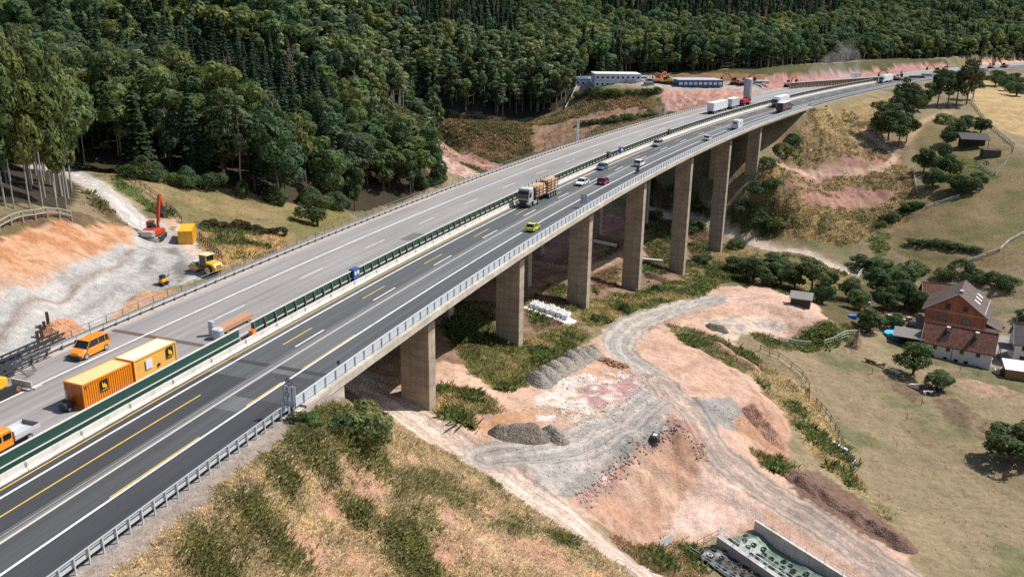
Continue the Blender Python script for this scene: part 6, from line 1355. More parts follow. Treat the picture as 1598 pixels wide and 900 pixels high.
fence('bleached wooden rail fence under the green bank, left stretch', [(1200, 530), (1232, 538), (1264, 542)], FW, 1.4, 2.5, 3, .1)
fence('bleached wooden rail fence under the green bank, right stretch ending at the bare tree', [(1286, 540), (1299, 536), (1312, 528), (1337, 524)], FW, 1.4, 2.5, 3, .1)
fence('dark pipe fence curving along the top of the straw slope', [(1186, 548), (1215, 560), (1235, 574), (1252, 588), (1263, 606), (1262, 628)], FB, 1.3, 2.4, 2, .06)
fence('dark pipe fence running down the straw slope to the white board', [(1273, 632), (1288, 648), (1303, 672), (1318, 705), (1331, 733)], FB, 1.5, 2.6, 2, .06)
fence('long weathered fence around the hillside paddock', [(1514, 160), (1530, 180), (1548, 202), (1566, 216), (1584, 231), (1580, 244), (1566, 260), (1553, 274)], FD, 1.4, 3, 3, .09)
fence('bleached rails at the lower corner of the hillside paddock', [(1524, 260), (1535, 264), (1552, 274)], FW, 1.3, 2.5, 2, .1)
fence('white rail fence in the field above the farm, upper stretch', [(1540, 399), (1560, 392), (1575, 378), (1610, 362)], FW, 1.1, 3, 2, .13)
fence('white rail fence in the field above the farm, lower stretch by the bush', [(1503, 411), (1518, 407), (1534, 402)], FW, 1.0, 2.6, 2, .14)
fence('pale rails on the slope below the hedge', [(1446, 325), (1470, 318), (1496, 309)], FW, 1.2, 2.6, 3, .1)
fence('white plank fence in the garden between the trees', [(1328, 448), (1338, 436), (1347, 424)], FW, 1.4, 2.4, 3, .11)
fence('grey wooden fence at the foot of the dark trees on the bend of the path', [(1358, 202), (1385, 222), (1416, 234)], FD, 1.3, 2.6, 2, .08)
fence('thin fence going downhill beside the ditch', [(1424, 262), (1428, 285), (1431, 303)], FW, 1.1, 2.4, 2, .08)
fence('grey wooden rail fence on top of the sandy cutting at the wood edge', [(-40, 385), (0, 362), (36, 346), (74, 340), (112, 345)], FD, 1.5, 3, 2, .13)
fence('dark pipe fence along the green bank beside the forest track', [(190, 275), (212, 287), (235, 303), (252, 313)], FB, 1.2, 2.6, 2, .06)
fence('dark pipe fence end behind the yellow container', [(260, 325), (273, 334), (284, 347)], FB, 1.2, 2.4, 2, .07)
fence('short dark fence behind the yellow container', [(304, 354), (316, 356), (328, 358)], FB, 1.1, 2.4, 2, .07)
fence('wooden plank fence going down to the railing right of the yellow container', [(312, 372), (328, 388), (346, 405)], mat('fence_brown', (.17, .10, .065), .85), 1.3, 2.2, 3, .09)
fence('long pale fence at the foot of the birch wood', [(585, 176), (640, 176), (704, 177), (718, 184), (760, 187), (830, 189)], FD, 1.6, 4, 2, .12)
fence('straight fence up the cleared slope beside the offices', [(882, 172), (890, 158), (900, 138)], FW, 1.5, 4, 2, .16)
for i, (px, py, l) in enumerate(((1323, 480, 'lone'), (1361, 583, 'first'), (1438, 632, 'second'), (1415, 655, 'third'), (1498, 580, 'fourth'))):
    g = ground(px, py); t = tag(MB().cyl((0, 0, -.3), (0, 0, 1.4), .08, 7).build('fence_post', FD), ['thin wooden post by the garden path', 'thin wooden post left of the white cow', 'thin wooden post below the black and white cow', 'thin wooden post lowest on the open meadow', 'thin wooden post in front of the farmhouse'][i], 'post'); t.location = g
g = ground(1332, 727); t = thing('board', 'white board at the lower end of the dark pipe fence', 'board', tuple(g), .9); MB().box((0, 0, .5), (1.6, .08, .9)).build('panel', SIGNW, t)
for x in (-.6, .6): MB().box((x, .08, .3), (.09, .09, 1.3)).build('post', TIMB, t)
g = ground(1310, 700); t = thing('trough', 'pale metal trough beside the dark pipe fence', 'trough', tuple(g), R(-65)); MB().loft([ring(-1.8, .35, .2, .7, .05), ring(1.8, .35, .2, .7, .05)]).build('tub', mat('trough_pale', (.6, .62, .63), .5), t)
for x in (-1.4, 1.4): MB().box((x, 0, .1), (.12, .6, .3)).build('leg', GALV, t)

# ------------------------------------------------------------------ far side: site offices, formwork, construction clutter
CW, CBL = mat('module_white', (.66, .69, .73), .5, var=.06), mat('module_blue', (.03, .10, .24), .5, var=.12)
def offices(label, px, py, n, floors, m, rm, wm, rz, w=2.44, winh=1.0, F=3.15, D=13.0):
    g = ground(px, py); t = thing('site_office', label, 'site office', (g[0], g[1], g[2] - .05), rz); L = n * w
    for f in range(floors):
        for k in range(n):
            c = MB().box((k * w + w / 2, D / 2, f * F + F / 2), (w - .06, D, F - .08)).build('module', m, t, bevel=.05)
            window(c, k * w + w / 2, 0, f * F + F * .55, 1.0 if wm else 1.5, winh, 'y-', WINF if not wm else m, GLASS if wm else mat('window_pale', (.6, .66, .72), .4))
    MB().box((L / 2, D / 2, floors * F + .12), (L + .4, D + .4, .26)).build('roof', rm, t)
    for k in range(n + 1): MB().box((k * w, -.05, floors * F / 2), (.1, .1, floors * F)).build('corner_post', m, t)
    return t
HR = R(4)
offices('white two storey block of stacked site office modules by the forest', 928, 137, 9, 2, CW, mat('roof_pale', (.66, .66, .64), .6), True, HR)
offices('small blue and white site office left of the two storey block', 898, 135, 3, 1, CW, CBL, True, HR)
offices('long blue single storey site office with a row of pale windows', 1058, 136, 9, 1, CBL, mat('roof_pale_blue', (.40, .46, .52), .5), False, R(8))
for px, py, m, kind, lab in ((884, 124, 'white_paint', 'van', 'white van parked behind the small blue site office'), (1004, 127, 'white_paint', 'van', 'white van parked behind the two storey office block'), (1014, 128, 'silver_paint', 'hatch', 'silver car parked right of the two storey office block'), (1045, 127, 'white_paint', 'van', 'white van parked left of the long blue office'), (782, 97, 'white_paint', 'van', 'white van on the hill road glimpsed between the birches'), (800, 96, 'black_paint', 'suv', 'dark car on the hill road glimpsed between the birches'), (1184, 134, 'white_paint', 'van', 'white van on the yard right of the grey silo')):
    car('parked_' + ('van' if kind == 'van' else 'car'), lab, 'van' if kind == 'van' else 'car', tuple(ground(px, py) + (0, 0, .02)), R(random.uniform(-30, 30)), MATS[m], 5.2 if kind == 'van' else 4.4, 1.95, 2.2 if kind == 'van' else 1.5, kind)
A_, B_ = ground(1232, 139), ground(1369, 129); t = thing('formwork_wall', 'long timber formwork wall with orange ribs beside the end of the green fence', 'formwork'); d = Vector(B_ - A_); d.z = 0; L = d.length; a = math.atan2(d.y, d.x)
p = MB(); p.add([(A_[0] + d.x * f, A_[1] + d.y * f, min(A_[2], B_[2]) + z) for f in (0, 1) for z in (-.5, 2.9)], [(0, 2, 3, 1)]); p.loft([[(A_[0], A_[1], A_[2] - .5), (A_[0], A_[1], A_[2] + 2.9), (A_[0] - .3, A_[1] + .2, A_[2] + 2.9), (A_[0] - .3, A_[1] + .2, A_[2] - .5)], [(B_[0], B_[1], B_[2] - .5), (B_[0], B_[1], B_[2] + 2.9), (B_[0] - .3, B_[1] + .2, B_[2] + 2.9), (B_[0] - .3, B_[1] + .2, B_[2] - .5)]]); p.build('panel', mat('formwork_pink', (.46, .30, .24), .8, var=.15), t)
nn = Vector((d.y, -d.x, 0)).normalized() * .2
many(t, 'rib', MB().box((0, 0, 1.3), (.22, .22, 3.2)).mesh('rib'), mat('formwork_rib', (.45, .20, .10), .7), [(A_[0] + d.x * k / 34 + nn.x, A_[1] + d.y * k / 34 + nn.y, A_[2] + (B_[2] - A_[2]) * k / 34, a) for k in range(35)])
MB().bar(Vector(A_) + nn + Vector((0, 0, 3.0)), Vector(B_) + nn + Vector((0, 0, 3.0)), .4, .3).build('capping_beam', mat('cap_white', (.64, .62, .58), .7), t)
for px, py, L, h, c, lab in ((1190, 131, 7, 1.6, (.60, .58, .54), 'stack of pale panels on the yard left of the dust cloud'), (1358, 128, 5, 2.2, (.55, .30, .16), 'orange brown material stack by the formwork wall'), (1430, 122, 9, 1.3, (.05, .05, .05), 'long black pipe stack beside the far carriageway'), (1446, 119, 6, 1.6, (.55, .40, .28), 'tan material stack beside the black pipes'), (1530, 110, 6, 1.8, (.60, .58, .55), 'white stack at the roadside past the bushy trees'), (1537, 112, 4, 1.4, (.45, .12, .06), 'red stack at the roadside past the bushy trees'), (1335, 120, 6, 2.4, (.55, .5, .45), 'pale machine like stack on top of the formwork'), (985, 130, 5, 2, (.45, .42, .40), 'grey store box at the end of the two storey office'), (1012, 133, 5, 1.6, (.33, .32, .26), 'olive skip beside the orange excavator')):
    g = ground(px, py); t = thing('material_stack', lab, 'stack', tuple(g), R(random.uniform(-8, 15))); m = mat('stack_' + lab[:14].replace(' ', '_'), c, .7)
    for k in range(3): MB().box((random.uniform(-.2, .2), 0, h * (k + .5) / 3), (L - .4 * k, 2.0, h / 3 - .04)).build('layer', m, t)
# hut and boxes down in the wooded valley
g = ground(682, 254)
t = thing('site_hut', 'small dark red hut on the valley road behind the bridge', 'hut', tuple(g), R(15)); MB().box((0, 0, 1.3), (3.4, 2.6, 2.8)).build('wall', mat('hut_red', (.20, .03, .03), .7), t); MB().box((0, 0, 2.78), (3.8, 3.0, .16)).build('roof', mat('hut_roof', (.3, .28, .27), .7), t)
for dx, dy, c, l in ((-4.6, .6, (.6, .6, .6), 'white site box left of the dark red hut in the valley'), (-8.4, 1.4, (.04, .045, .05), 'black site box farther left of the dark red hut'), (-11, -1.8, (.62, .58, .55), 'pale heap of panels on the valley road')):
    x, y = g[0] + dx, g[1] + dy; t = thing('site_box', l, 'box', (x, y, float(gz(x, y))), R(10)); m = mat('site_box_%d' % int(-dx), c, .7); MB().box((0, 0, .8), (2.6, 2.0, 1.6)).build('body', m, t); MB().box((0, 0, 1.65), (2.8, 2.2, .1)).build('lid', m, t)
# ------------------------------------------------------------------ trees and plants
def leaf_material(name, attr, thru=.36, gain=1.08):
    t = NT(name)
    if attr: c = t.n('ShaderNodeAttribute', attribute_name='leaf').outputs['Color']
    else: c = t.n('ShaderNodeObjectInfo').outputs['Color']
    geo = t.n('ShaderNodeNewGeometry'); n = t.noise(.45, t.coord(), 4, .7)
    rnd = geo.outputs['Random Per Island']
    f = t.math('MULTIPLY', t.map(rnd, 0, 1, .74, 1.28), t.map(n, .3, .7, .72, 1.25))
    c = t.scalecol(c, t.math('MULTIPLY', f, gain)); c = t.mix(t.map(n, .55, .75, 0, .35), c, t.mix(1.0, c, (1.25, 1.13, .85), 'MULTIPLY'))
    t.base(c); t.set(.75, 0, .12)
    tr = t.n('ShaderNodeBsdfTranslucent'); t.l(t.scalecol(c, 1.3), tr.inputs[0]); mx = t.n('ShaderNodeMixShader'); mx.inputs[0].default_value = thru
    t.l(t.b.outputs[0], mx.inputs[1]); t.l(tr.outputs[0], mx.inputs[2]); t.l(mx.outputs[0], t.t.nodes['Material Output'].inputs[0]); return t.m
LEAF, LEAFS, LEAFG = leaf_material('leaves', False), leaf_material('leaves_mass', True), leaf_material('grass_blades', True, .55, 1.3)
BARK, BARKP = mat('bark_brown', (.11, .085, .065), .9, var=.3, scale=4), mat('bark_pale', (.30, .27, .23), .9, var=.3, scale=3)
def unit(v): return v / (np.linalg.norm(v, axis=1, keepdims=True) + 1e-9)
def cards(P, N, a, rg):
    n = len(P); r = unit(rg.normal(size=(n, 3))); u = unit(np.cross(N, r)); w = np.cross(N, u); s = a * rg.uniform(.6, 1.35, (n, 1)); q = rg.uniform(.45, .85, (n, 1))
    V = np.stack([P + u * s, P + w * s * q + N * s * .15, P - u * s, P - w * s * q + N * s * .15], 1)
    return V.reshape(-1, 3)
def crown_lobes(seed, n, z0, z1, R_, a, lobes=20, gap=.0, pointed=.0, flat=1.0):
    rg = np.random.default_rng(seed); C_ = []; H = z1 - z0
    while len(C_) < lobes:
        d = unit(rg.normal(size=(1, 3)))[0]; k = rg.uniform(.35, .80); t = (d[2] * k + 1) / 2; wd = math.sin(math.pi * min(.98, max(.04, t ** (.75 + pointed)))) ** .6
        C_.append((d[0] * k * R_ * wd, d[1] * k * R_ * wd, z0 + H * t, rg.uniform(.34, .54) * R_ * (1 - pointed * .4 * t)))
    C_ = np.array(C_); P = np.zeros((0, 3)); N = np.zeros((0, 3))
    while len(P) < n:
        i = rg.choice(len(C_), 4 * n, p=C_[:, 3] ** 2 / (C_[:, 3] ** 2).sum()); d = unit(rg.normal(size=(4 * n, 3)) + np.array([0, 0, .25])); r = C_[i, 3:4] * rg.uniform(.72, 1.08, (4 * n, 1))
        p = C_[i, :3] + d * r * np.array([1, 1, .8 * flat]); ins = np.zeros(len(p), int)
        for c in C_: ins += ((p - c[:3]) ** 2).sum(1) < (c[3] * .68) ** 2
        k = ins == 0
        if gap: k &= vnoise(p[:, 0] * .8 + seed, p[:, 1] * .8 + p[:, 2] * .7, seed) > gap
        P = np.vstack([P, p[k]]); N = np.vstack([N, unit(d[k] + rg.normal(size=(k.sum(), 3)) * .24)])
    P, N = P[:n], N[:n]; return cards(P, N, a, rg)
def crown_fir(seed, n, z0, z1, R_, a):
    rg = np.random.default_rng(seed); t = rg.uniform(0, 1, n) ** 1.35; lev = np.round(t * 17) / 17; ang = rg.uniform(0, 2 * math.pi, n); br = np.round(ang / (2 * math.pi) * 11 + lev * 5) / 11 * 2 * math.pi - lev * 3
    ang = br + rg.normal(size=n) * .16; rr = R_ * (1 - lev) ** .85 * (.25 + .75 * rg.uniform(0, 1, n) ** .6) * (1 + .25 * np.sin(br * 3 + seed)); z = z0 + (z1 - z0) * lev - rr * .28 + rg.normal(size=n) * .12
    P = np.c_[np.cos(ang) * rr, np.sin(ang) * rr, z]; N = unit(np.c_[np.cos(ang) * .55, np.sin(ang) * .55, np.full(n, .8)] + rg.normal(size=(n, 3)) * .35); return cards(P, N, a, rg)
def quads_mesh(name, V, m, col=None):
    me = bpy.data.meshes.new(name); n = len(V); me.vertices.add(n); me.vertices.foreach_set('co', V.ravel().astype(np.float32)); me.loops.add(n); me.polygons.add(n // 4)
    me.loops.foreach_set('vertex_index', np.arange(n)); me.polygons.foreach_set('loop_start', np.arange(0, n, 4)); me.update(calc_edges=True)
    if col is not None: at = me.attributes.new('leaf', 'FLOAT_COLOR', 'POINT'); at.data.foreach_set('color', np.c_[col, np.ones(n)].ravel().astype(np.float32))
    me.materials.append(m); return me
def trunk_mesh(name, H, r, m, seed, limbs=5, lz=.45, spread=2.5):
    rr = random.Random(seed); mb = MB(); q = [(rr.uniform(-.15, .15) * k, rr.uniform(-.15, .15) * k, -.6 + (H + .6) * k / 4) for k in range(5)]; mb.tube(q, [r * 1.25, r, r * .8, r * .55, r * .2], 7)
    for k in range(limbs):
        z = H * (lz + (0.95 - lz) * k / max(1, limbs)); a = rr.uniform(0, 6.28); L = spread * rr.uniform(.6, 1.1); mb.tube([(0, 0, z), (math.cos(a) * L * .5, math.sin(a) * L * .5, z + L * .4), (math.cos(a) * L, math.sin(a) * L, z + L * .9)], [r * .45, r * .3, r * .08], 5)
    me = mb.mesh(name); me.materials.append(m); return me
NEAR = {
 'broad': [(quads_mesh('crown', crown_lobes(100 + k, 2300, 1.8, 18.5, 5.0, .42, 13, .22), LEAF), trunk_mesh('trunk', 16, .28, BARK, k)) for k in range(5)],
 'beech': [(quads_mesh('crown', crown_lobes(200 + k, 2700, 3.2, 23, 4.2, .38, 22, .30, .1), LEAF), trunk_mesh('trunk', 21, .15, BARKP, k, 7, .3)) for k in range(3)],
 'birch': [(quads_mesh('crown', crown_lobes(300 + k, 1300, 6.0, 22, 2.9, .36, 22, .40, .35), LEAF), trunk_mesh('trunk', 20, .17, BARKP, k, 4, .4, 1.5)) for k in range(3)],
 'fir': [(quads_mesh('crown', crown_fir(400 + k, 1700, 1.5, 20, 3.1, .42), LEAF), trunk_mesh('trunk', 19, .2, BARK, k, 0)) for k in range(3)],
 'dead': [(quads_mesh('crown', crown_fir(450 + k, 520, 4, 17, 2.2, .26), LEAF), trunk_mesh('trunk', 18, .16, BARKP, k, 6, .3, 1.6)) for k in range(2)],
 'round': [(quads_mesh('crown', crown_lobes(500 + k, 2600, .6, 6.8, 2.9, .22, 16, .16), LEAF), trunk_mesh('trunk', 5.4, .2, BARK, k, 5, .3, 1.6)) for k in range(4)],
 'shrub': [(quads_mesh('foliage', crown_lobes(600 + k, 2000, -.3, 2.3, 1.7, .115, 18, .25), LEAF), None) for k in range(4)]}
def tree(kind, x, y, h, w, colr, label, group=None, cat='tree', name=None, z=None, rz=None):
    cm, tm = NEAR[kind][random.randrange(len(NEAR[kind]))]; H0 = {'broad': 18.5, 'beech': 23, 'birch': 22, 'fir': 20, 'dead': 18, 'round': 6.8, 'shrub': 2.2}[kind]; W0 = {'broad': 10, 'beech': 8.4, 'birch': 5.8, 'fir': 6.2, 'dead': 4.4, 'round': 5.8, 'shrub': 3.4}[kind]
    z = float(gz(x, y)) if z is None else z; t = thing(name or {'fir': 'conifer_tree', 'dead': 'dead_tree', 'birch': 'birch_tree', 'shrub': 'shrub'}.get(kind, 'tree'), label, cat, (x, y, z), random.uniform(0, 6.28) if rz is None else rz, group)
    s = (w / W0, w / W0 * random.uniform(.9, 1.1), h / H0); t.scale = s
    o = bpy.data.objects.new('crown' if tm else 'foliage', cm); put(o, t); v = random.uniform(.8, 1.22); o.color = (colr[0] * v * random.uniform(.88, 1.14), colr[1] * v, colr[2] * v * random.uniform(.85, 1.15), 1)
    if tm: put(bpy.data.objects.new('trunk', tm), t)
    return t
G1, G2, G3, G4, GB, GF, GD = (.095, .132, .046), (.066, .100, .040), (.142, .166, .052), (.072, .110, .054), (.150, .182, .086), (.042, .068, .036), (.21, .155, .125)

def px_of(x, y, z):
    p = M4.inverted() @ Vector((x, y, z)); return (799 + FOC * p.x / -p.z, 450 - FOC * p.y / -p.z, -p.z)
ZF = gpoly([(255, 55), (330, 35), (430, 55), (500, 100), (520, 140), (480, 175), (400, 165), (340, 140), (290, 120)], 14); ZB = gpoly([(560, 60), (700, 50), (900, 80), (905, 185), (560, 185)], 8)
ZF2 = gpoly([(900, -30), (1320, -30), (1320, 12), (1180, 28), (1080, 22), (960, 20)], 14); ZF3 = gpoly([(620, -30), (830, -30), (800, 40), (700, 50), (640, 30)], 14); ZE = gpoly([(-150, 330), (0, 318), (110, 330), (120, 270), (0, 262), (-150, 270)])
def forest():
    pts = []
    for y in np.arange(120, 1250, 1.0):
        pass
    x0, x1, y0, y1 = -420, 560, 150, 1000
    gx, gy = np.meshgrid(np.arange(x0, x1, 6.6), np.arange(y0, y1, 6.6)); gx = gx + rng.uniform(-2.7, 2.7, gx.shape); gy = gy + rng.uniform(-2.7, 2.7, gy.shape)
    m = inpoly(gx, gy, FOREST); x, y = gx[m], gy[m]
    clear = gpoly([(895, 140), (915, 120), (1000, 113), (1100, 110), (1200, 108), (1200, 150), (900, 150)]); m = ~inpoly(x, y, clear); x, y = x[m], y[m]
    rdl = np.array([ground(*p)[:2] for p in ((60, 262), (105, 266), (135, 282))]); m = polydist(x, y, rdl) > 4; x, y = x[m], y[m]
    z = gz(x, y); dist = np.hypot(x, y)
    m = np.array([-90 < px_of(a, b, c + 12)[0] < 1690 for a, b, c in zip(x, y, z)]); x, y, z, dist = x[m], y[m], z[m], dist[m]
    h = (12.5 + 7 * fbm(x / 30, y / 30, 5, 2) + rng.uniform(-2.5, 3, len(x))) * (1.25 - .25 * sstep(230, 300, dist))
    # what other crowns hide completely is left out
    vis = np.ones(len(x), bool); cell = {}
    for f in np.linspace(.25, .985, 70):
        sx, sy = x * f, y * f; sz = CAMH + (z + h + 3.5 - CAMH) * f; inf = inpoly(sx, sy, FOREST); can = gz(sx, sy) + np.where(inf, 12.0, 0)
        near = (dist * (1 - f)) < 9; vis &= (sz > can) | near
    x, y, z, h, dist = x[vis], y[vis], z[vis], h[vis], dist[vis]
    kind = np.full(len(x), 'broad', object); n1 = vnoise(x / 18, y / 18, 91); n2 = vnoise(x / 40, y / 40, 92); u = rng.uniform(0, 1, len(x))
    for Z in (ZF, ZF2, ZF3): kind[inpoly(x, y, Z) & (u < .9)] = 'fir'
    kind[inpoly(x, y, ZB) & (u < .72)] = 'birch'; kind[(kind == 'broad') & (n2 > .72) & (u < .5)] = 'fir'; kind[(kind == 'broad') & (u < .05)] = 'birch'; kind[(kind == 'fir') & (rng.uniform(0, 1, len(x)) < .06)] = 'dead'; kind[(kind == 'broad') & (rng.uniform(0, 1, len(x)) < .012)] = 'dead'
    kind[(kind == 'broad') & (x < -85) & (dist < 235) & (u > .35)] = 'beech'; ze = inpoly(x, y, ZE) | ((x < -78) & (dist < 175)); kind[ze] = 'beech'; h[ze] = rng.uniform(24, 30, int(ze.sum())) / 1.12
    base = np.zeros((len(x), 3))
    for i in range(len(x)):
        k = kind[i]; q = n1[i] + rng.uniform(-.25, .25)
        base[i] = {'fir': GF, 'birch': GB, 'dead': GD, 'beech': G3 if q > .55 else G1}.get(k) or (G3 if q > .74 else G1 if q > .45 else G4 if q > .25 else G2)
    order = np.argsort(dist * np.where(kind == 'dead', .7, 1)); lim = 262; last = {}
    LAB = {('broad', 0): 'round leafy tree in the dark wood above the left meadow', ('beech', 0): 'tall beech with a bare pale trunk at the left edge of the wood', ('fir', 0): 'dark spruce in the conifer stand within the left wood', ('birch', 0): 'slim light green tree in the wood above the valley', ('dead', 0): 'dry grey brown dead tree among the dark trees on the left hill'}
    far = []; cols = []
    W_ = {'broad': 10, 'beech': 8.4, 'birch': 6.2, 'fir': 6.4, 'dead': 4.6}
    for r, i in enumerate(order):
        k = kind[i]; w = W_[k] * rng.choice((.7, .85, 1, 1.15, 1.4)) * rng.uniform(.9, 1.1); hh = h[i] * rng.uniform(.85, 1.15) * {'birch': 1.12, 'beech': 1.12, 'fir': 1.05}.get(k, 1)
        if r < lim: tree(k, x[i], y[i], hh, w, base[i], LAB[(k, 0)], {'broad': 'leafy trees of the left wood', 'beech': 'beeches at the wood edge', 'fir': 'spruces of the left wood', 'birch': 'slim light trees of the left wood', 'dead': 'dead trees of the left wood'}[k])
        else: far.append((k, x[i], y[i], z[i], hh, w, base[i], dist[i]))
    FE = [np.array(ground(*p)[:2]) for p in ((1000, 112), (1100, 110), (1200, 105), (1300, 97), (1400, 91), (1500, 91), (1598, 91), (1640, 91))]
    for i in range(len(FE) - 1):
        n = int(np.linalg.norm(FE[i + 1] - FE[i]) / 4.2)
        for q in range(n):
            p = FE[i] + (FE[i + 1] - FE[i]) * (q / n) + rng.uniform(-3, 3, 2) + np.array([0, 4]); far.append(('broad' if rng.uniform() < .8 else 'birch', p[0], p[1], float(gz(*p)), rng.uniform(5, 11.5), rng.uniform(5, 8.5), np.array((G3, GB, G1, G1)[rng.integers(4)]), 500))
    FE = [np.array(ground(*p)[:2]) for p in ((588, 176), (640, 176), (700, 176), (760, 182), (830, 184), (880, 166), (893, 148), (905, 130))]
    for i in range(len(FE) - 1):
        n = int(np.linalg.norm(FE[i + 1] - FE[i]) / 2.2)
        for q in range(n):
            p = FE[i] + (FE[i + 1] - FE[i]) * (q / n) + rng.uniform(-2, 2, 2) + np.array([0, rng.uniform(2, 26)]); far.append(('broad' if rng.uniform() < .5 else 'birch', p[0], p[1], float(gz(*p)), rng.uniform(11, 21), rng.uniform(5, 8), np.array((G2, GB, G1, G4)[rng.integers(4)]), 500))
    FARP = {'broad': [crown_lobes(700 + k, 640, 1.0, 18.5, 5.0, .78, 8, .10) for k in range(5)], 'beech': [crown_lobes(720 + k, 560, 3, 22, 4.2, .75, 12, .2, .1) for k in range(2)], 'birch': [crown_lobes(740 + k, 480, 3, 22, 2.9, .62, 13, .25, .35) for k in range(3)], 'fir': [crown_fir(760 + k, 560, 1.0, 20, 3.1, .75) for k in range(3)], 'dead': [crown_fir(780, 260, 3, 17, 2.2, .45)]}
    H0 = {'broad': 18.5, 'beech': 22, 'birch': 22, 'fir': 20, 'dead': 17}; W0 = {'broad': 10, 'beech': 8.4, 'birch': 5.8, 'fir': 6.2, 'dead': 4.4}
    VV = []; CC = []; tb = MB()
    for k, X, Y, Z, hh, w, c, dd in far:
        V = FARP[k][rng.integers(len(FARP[k]))]; a = rng.uniform(0, 6.28); s = w / W0[k]; q = np.c_[(V[:, 0] * math.cos(a) - V[:, 1] * math.sin(a)) * s + X, (V[:, 0] * math.sin(a) + V[:, 1] * math.cos(a)) * s + Y, V[:, 2] * hh / H0[k] + Z]
        VV.append(q); v = rng.uniform(.85, 1.5); cc = np.array(c) * v * np.array([rng.uniform(.88, 1.14), 1, rng.uniform(.85, 1.15)]); CC.append(np.broadcast_to(cc, q.shape))
        tb.loft([[(X + r_ * px_, Y + r_ * py_, Z + zz) for px_, py_ in ((1, 0), (0, 1), (-1, 0), (0, -1))] for r_, zz in ((.22, -1), (.1, hh * .8))], cap=False)
    o = put(bpy.data.objects.new('forest', quads_mesh('forest', np.vstack(VV), LEAFS, np.vstack(CC)))); tag(o, 'mixed wood covering the far hillside behind the motorway', 'forest', kind='stuff')
    tk = tb.build('forest_trunks', BARKP, o, raw=True); tag(tk, kind='stuff')
    print('FOREST visible', len(x), 'far', len(far))
forest()

# single trees and shrubs, each at its own place
def tl(kind, px, py, h, w, c, label, cat='tree', name=None, group=None): g = ground(px, py); return tree(kind, g[0], g[1], h, w, c, label, group, cat, name)
tl('round', 495, 353, 7.6, 8.6, G1, 'lone round leafy tree on the left meadow beside the railing')
tl('round', 1425, 584, 7.4, 7.8, G2, 'round dark green tree on the dry meadow between the resting cows'); tl('round', 1462, 609, 4.9, 6.4, G1, 'small spreading tree beside the resting dark cow'); tl('round', 1357, 518, 6.6, 7.6, G2, 'dark orchard tree on the lawn left of the pool'); tl('round', 1391, 516, 5.4, 5.6, G1, 'small leafy tree right behind the pool'); tl('round', 1577, 722, 7.8, 10.5, G2, 'broad dark tree at the right edge of the meadow'); tl('round', 1612, 712, 7, 8, G1, 'leafy tree half cut off by the right edge of the view')
bt = tl('dead', 1336, 541, 4.6, 3.2, GD, 'small bare leafless tree at the end of the bleached fence')
CLU = [  # grove right of the far abutment
 (1368, 207, 11, 9, G2, 'dark tree at the left of the grove on the bend of the path'), (1386, 219, 12.5, 10, G2, 'lowest dark tree of the grove on the bend of the path'), (1402, 229, 11, 9, G1, 'leafy tree at the foot of the grove beside the grey fence'), (1414, 222, 10.5, 8, G2, 'dark tree at the right of the grove on the bend of the path'), (1392, 196, 12, 9, G4, 'tree in the middle of the grove on the bend of the path'), (1413, 187, 13, 9, G2, 'tree behind the grove, hiding part of the far road'), (1404, 172, 12, 8, G1, 'tall tree at the top of the grove near the white lorry'), (1424, 182, 11, 8, G2, 'dark tree between the two roadside groves')]
CLU += [(1446, 168, 9.5, 5.5, G4, 'narrow bluish tree in the gap between the roadside groves'), (1462, 168, 14, 9, G2, 'dark tree at the left of the tall roadside grove'), (1478, 168, 15, 9, G2, 'dark tree in the middle of the tall roadside grove'), (1492, 166, 17, 9, (.075, .085, .035), 'olive tall tree in the roadside grove'), (1508, 163, 18, 10, (.085, .09, .045), 'highest olive tree of the roadside grove'), (1518, 155, 12, 8, G1, 'leafy tree at the right end of the roadside grove'), (1432, 173, 8, 7, G1, 'low leafy tree at the foot of the roadside grove')]
CLU += [(1553, 134, 8, 10, G1, 'low leafy tree at the left of the thicket below the far road'), (1568, 142, 8, 10, G2, 'dark tree in the thicket below the far road'), (1586, 150, 9, 11, G1, 'leafy tree at the lower end of the thicket below the far road'), (1600, 146, 9, 10, G2, 'dark tree of the thicket cut by the right edge'), (1578, 136, 8, 9, G4, 'bluish tree at the back of the thicket below the far road')]
CLU += [(1478, 226, 7, 7, G2, 'dark bushy tree left of the tilted canopy'), (1506, 206, 6.5, 7, G1, 'leafy tree behind the tilted canopy'), (1530, 208, 6.5, 7, G2, 'dark tree behind the right end of the tilted canopy'), (1492, 210, 6, 6, G2, 'dark tree behind the left end of the tilted canopy')]
CLU += [(1441, 268, 9, 7, G2, 'tall dark tree at the upper left of the paddock thicket'), (1474, 252, 7.5, 5.5, G4, 'bluish tree at the top of the paddock thicket'), (1456, 292, 7, 8, G2, 'dark bushy tree at the lower left of the paddock thicket'), (1482, 276, 8, 8, G2, 'dark tree in the middle of the paddock thicket'), (1490, 298, 6.5, 8, G1, 'leafy tree at the foot of the paddock thicket'), (1510, 300, 6, 8, G2, 'dark tree at the lower right of the paddock thicket'), (1526, 292, 5, 7, G2, 'low dark tree at the right end of the paddock thicket'), (1466, 272, 7, 6, G1, 'leafy tree within the paddock thicket')]
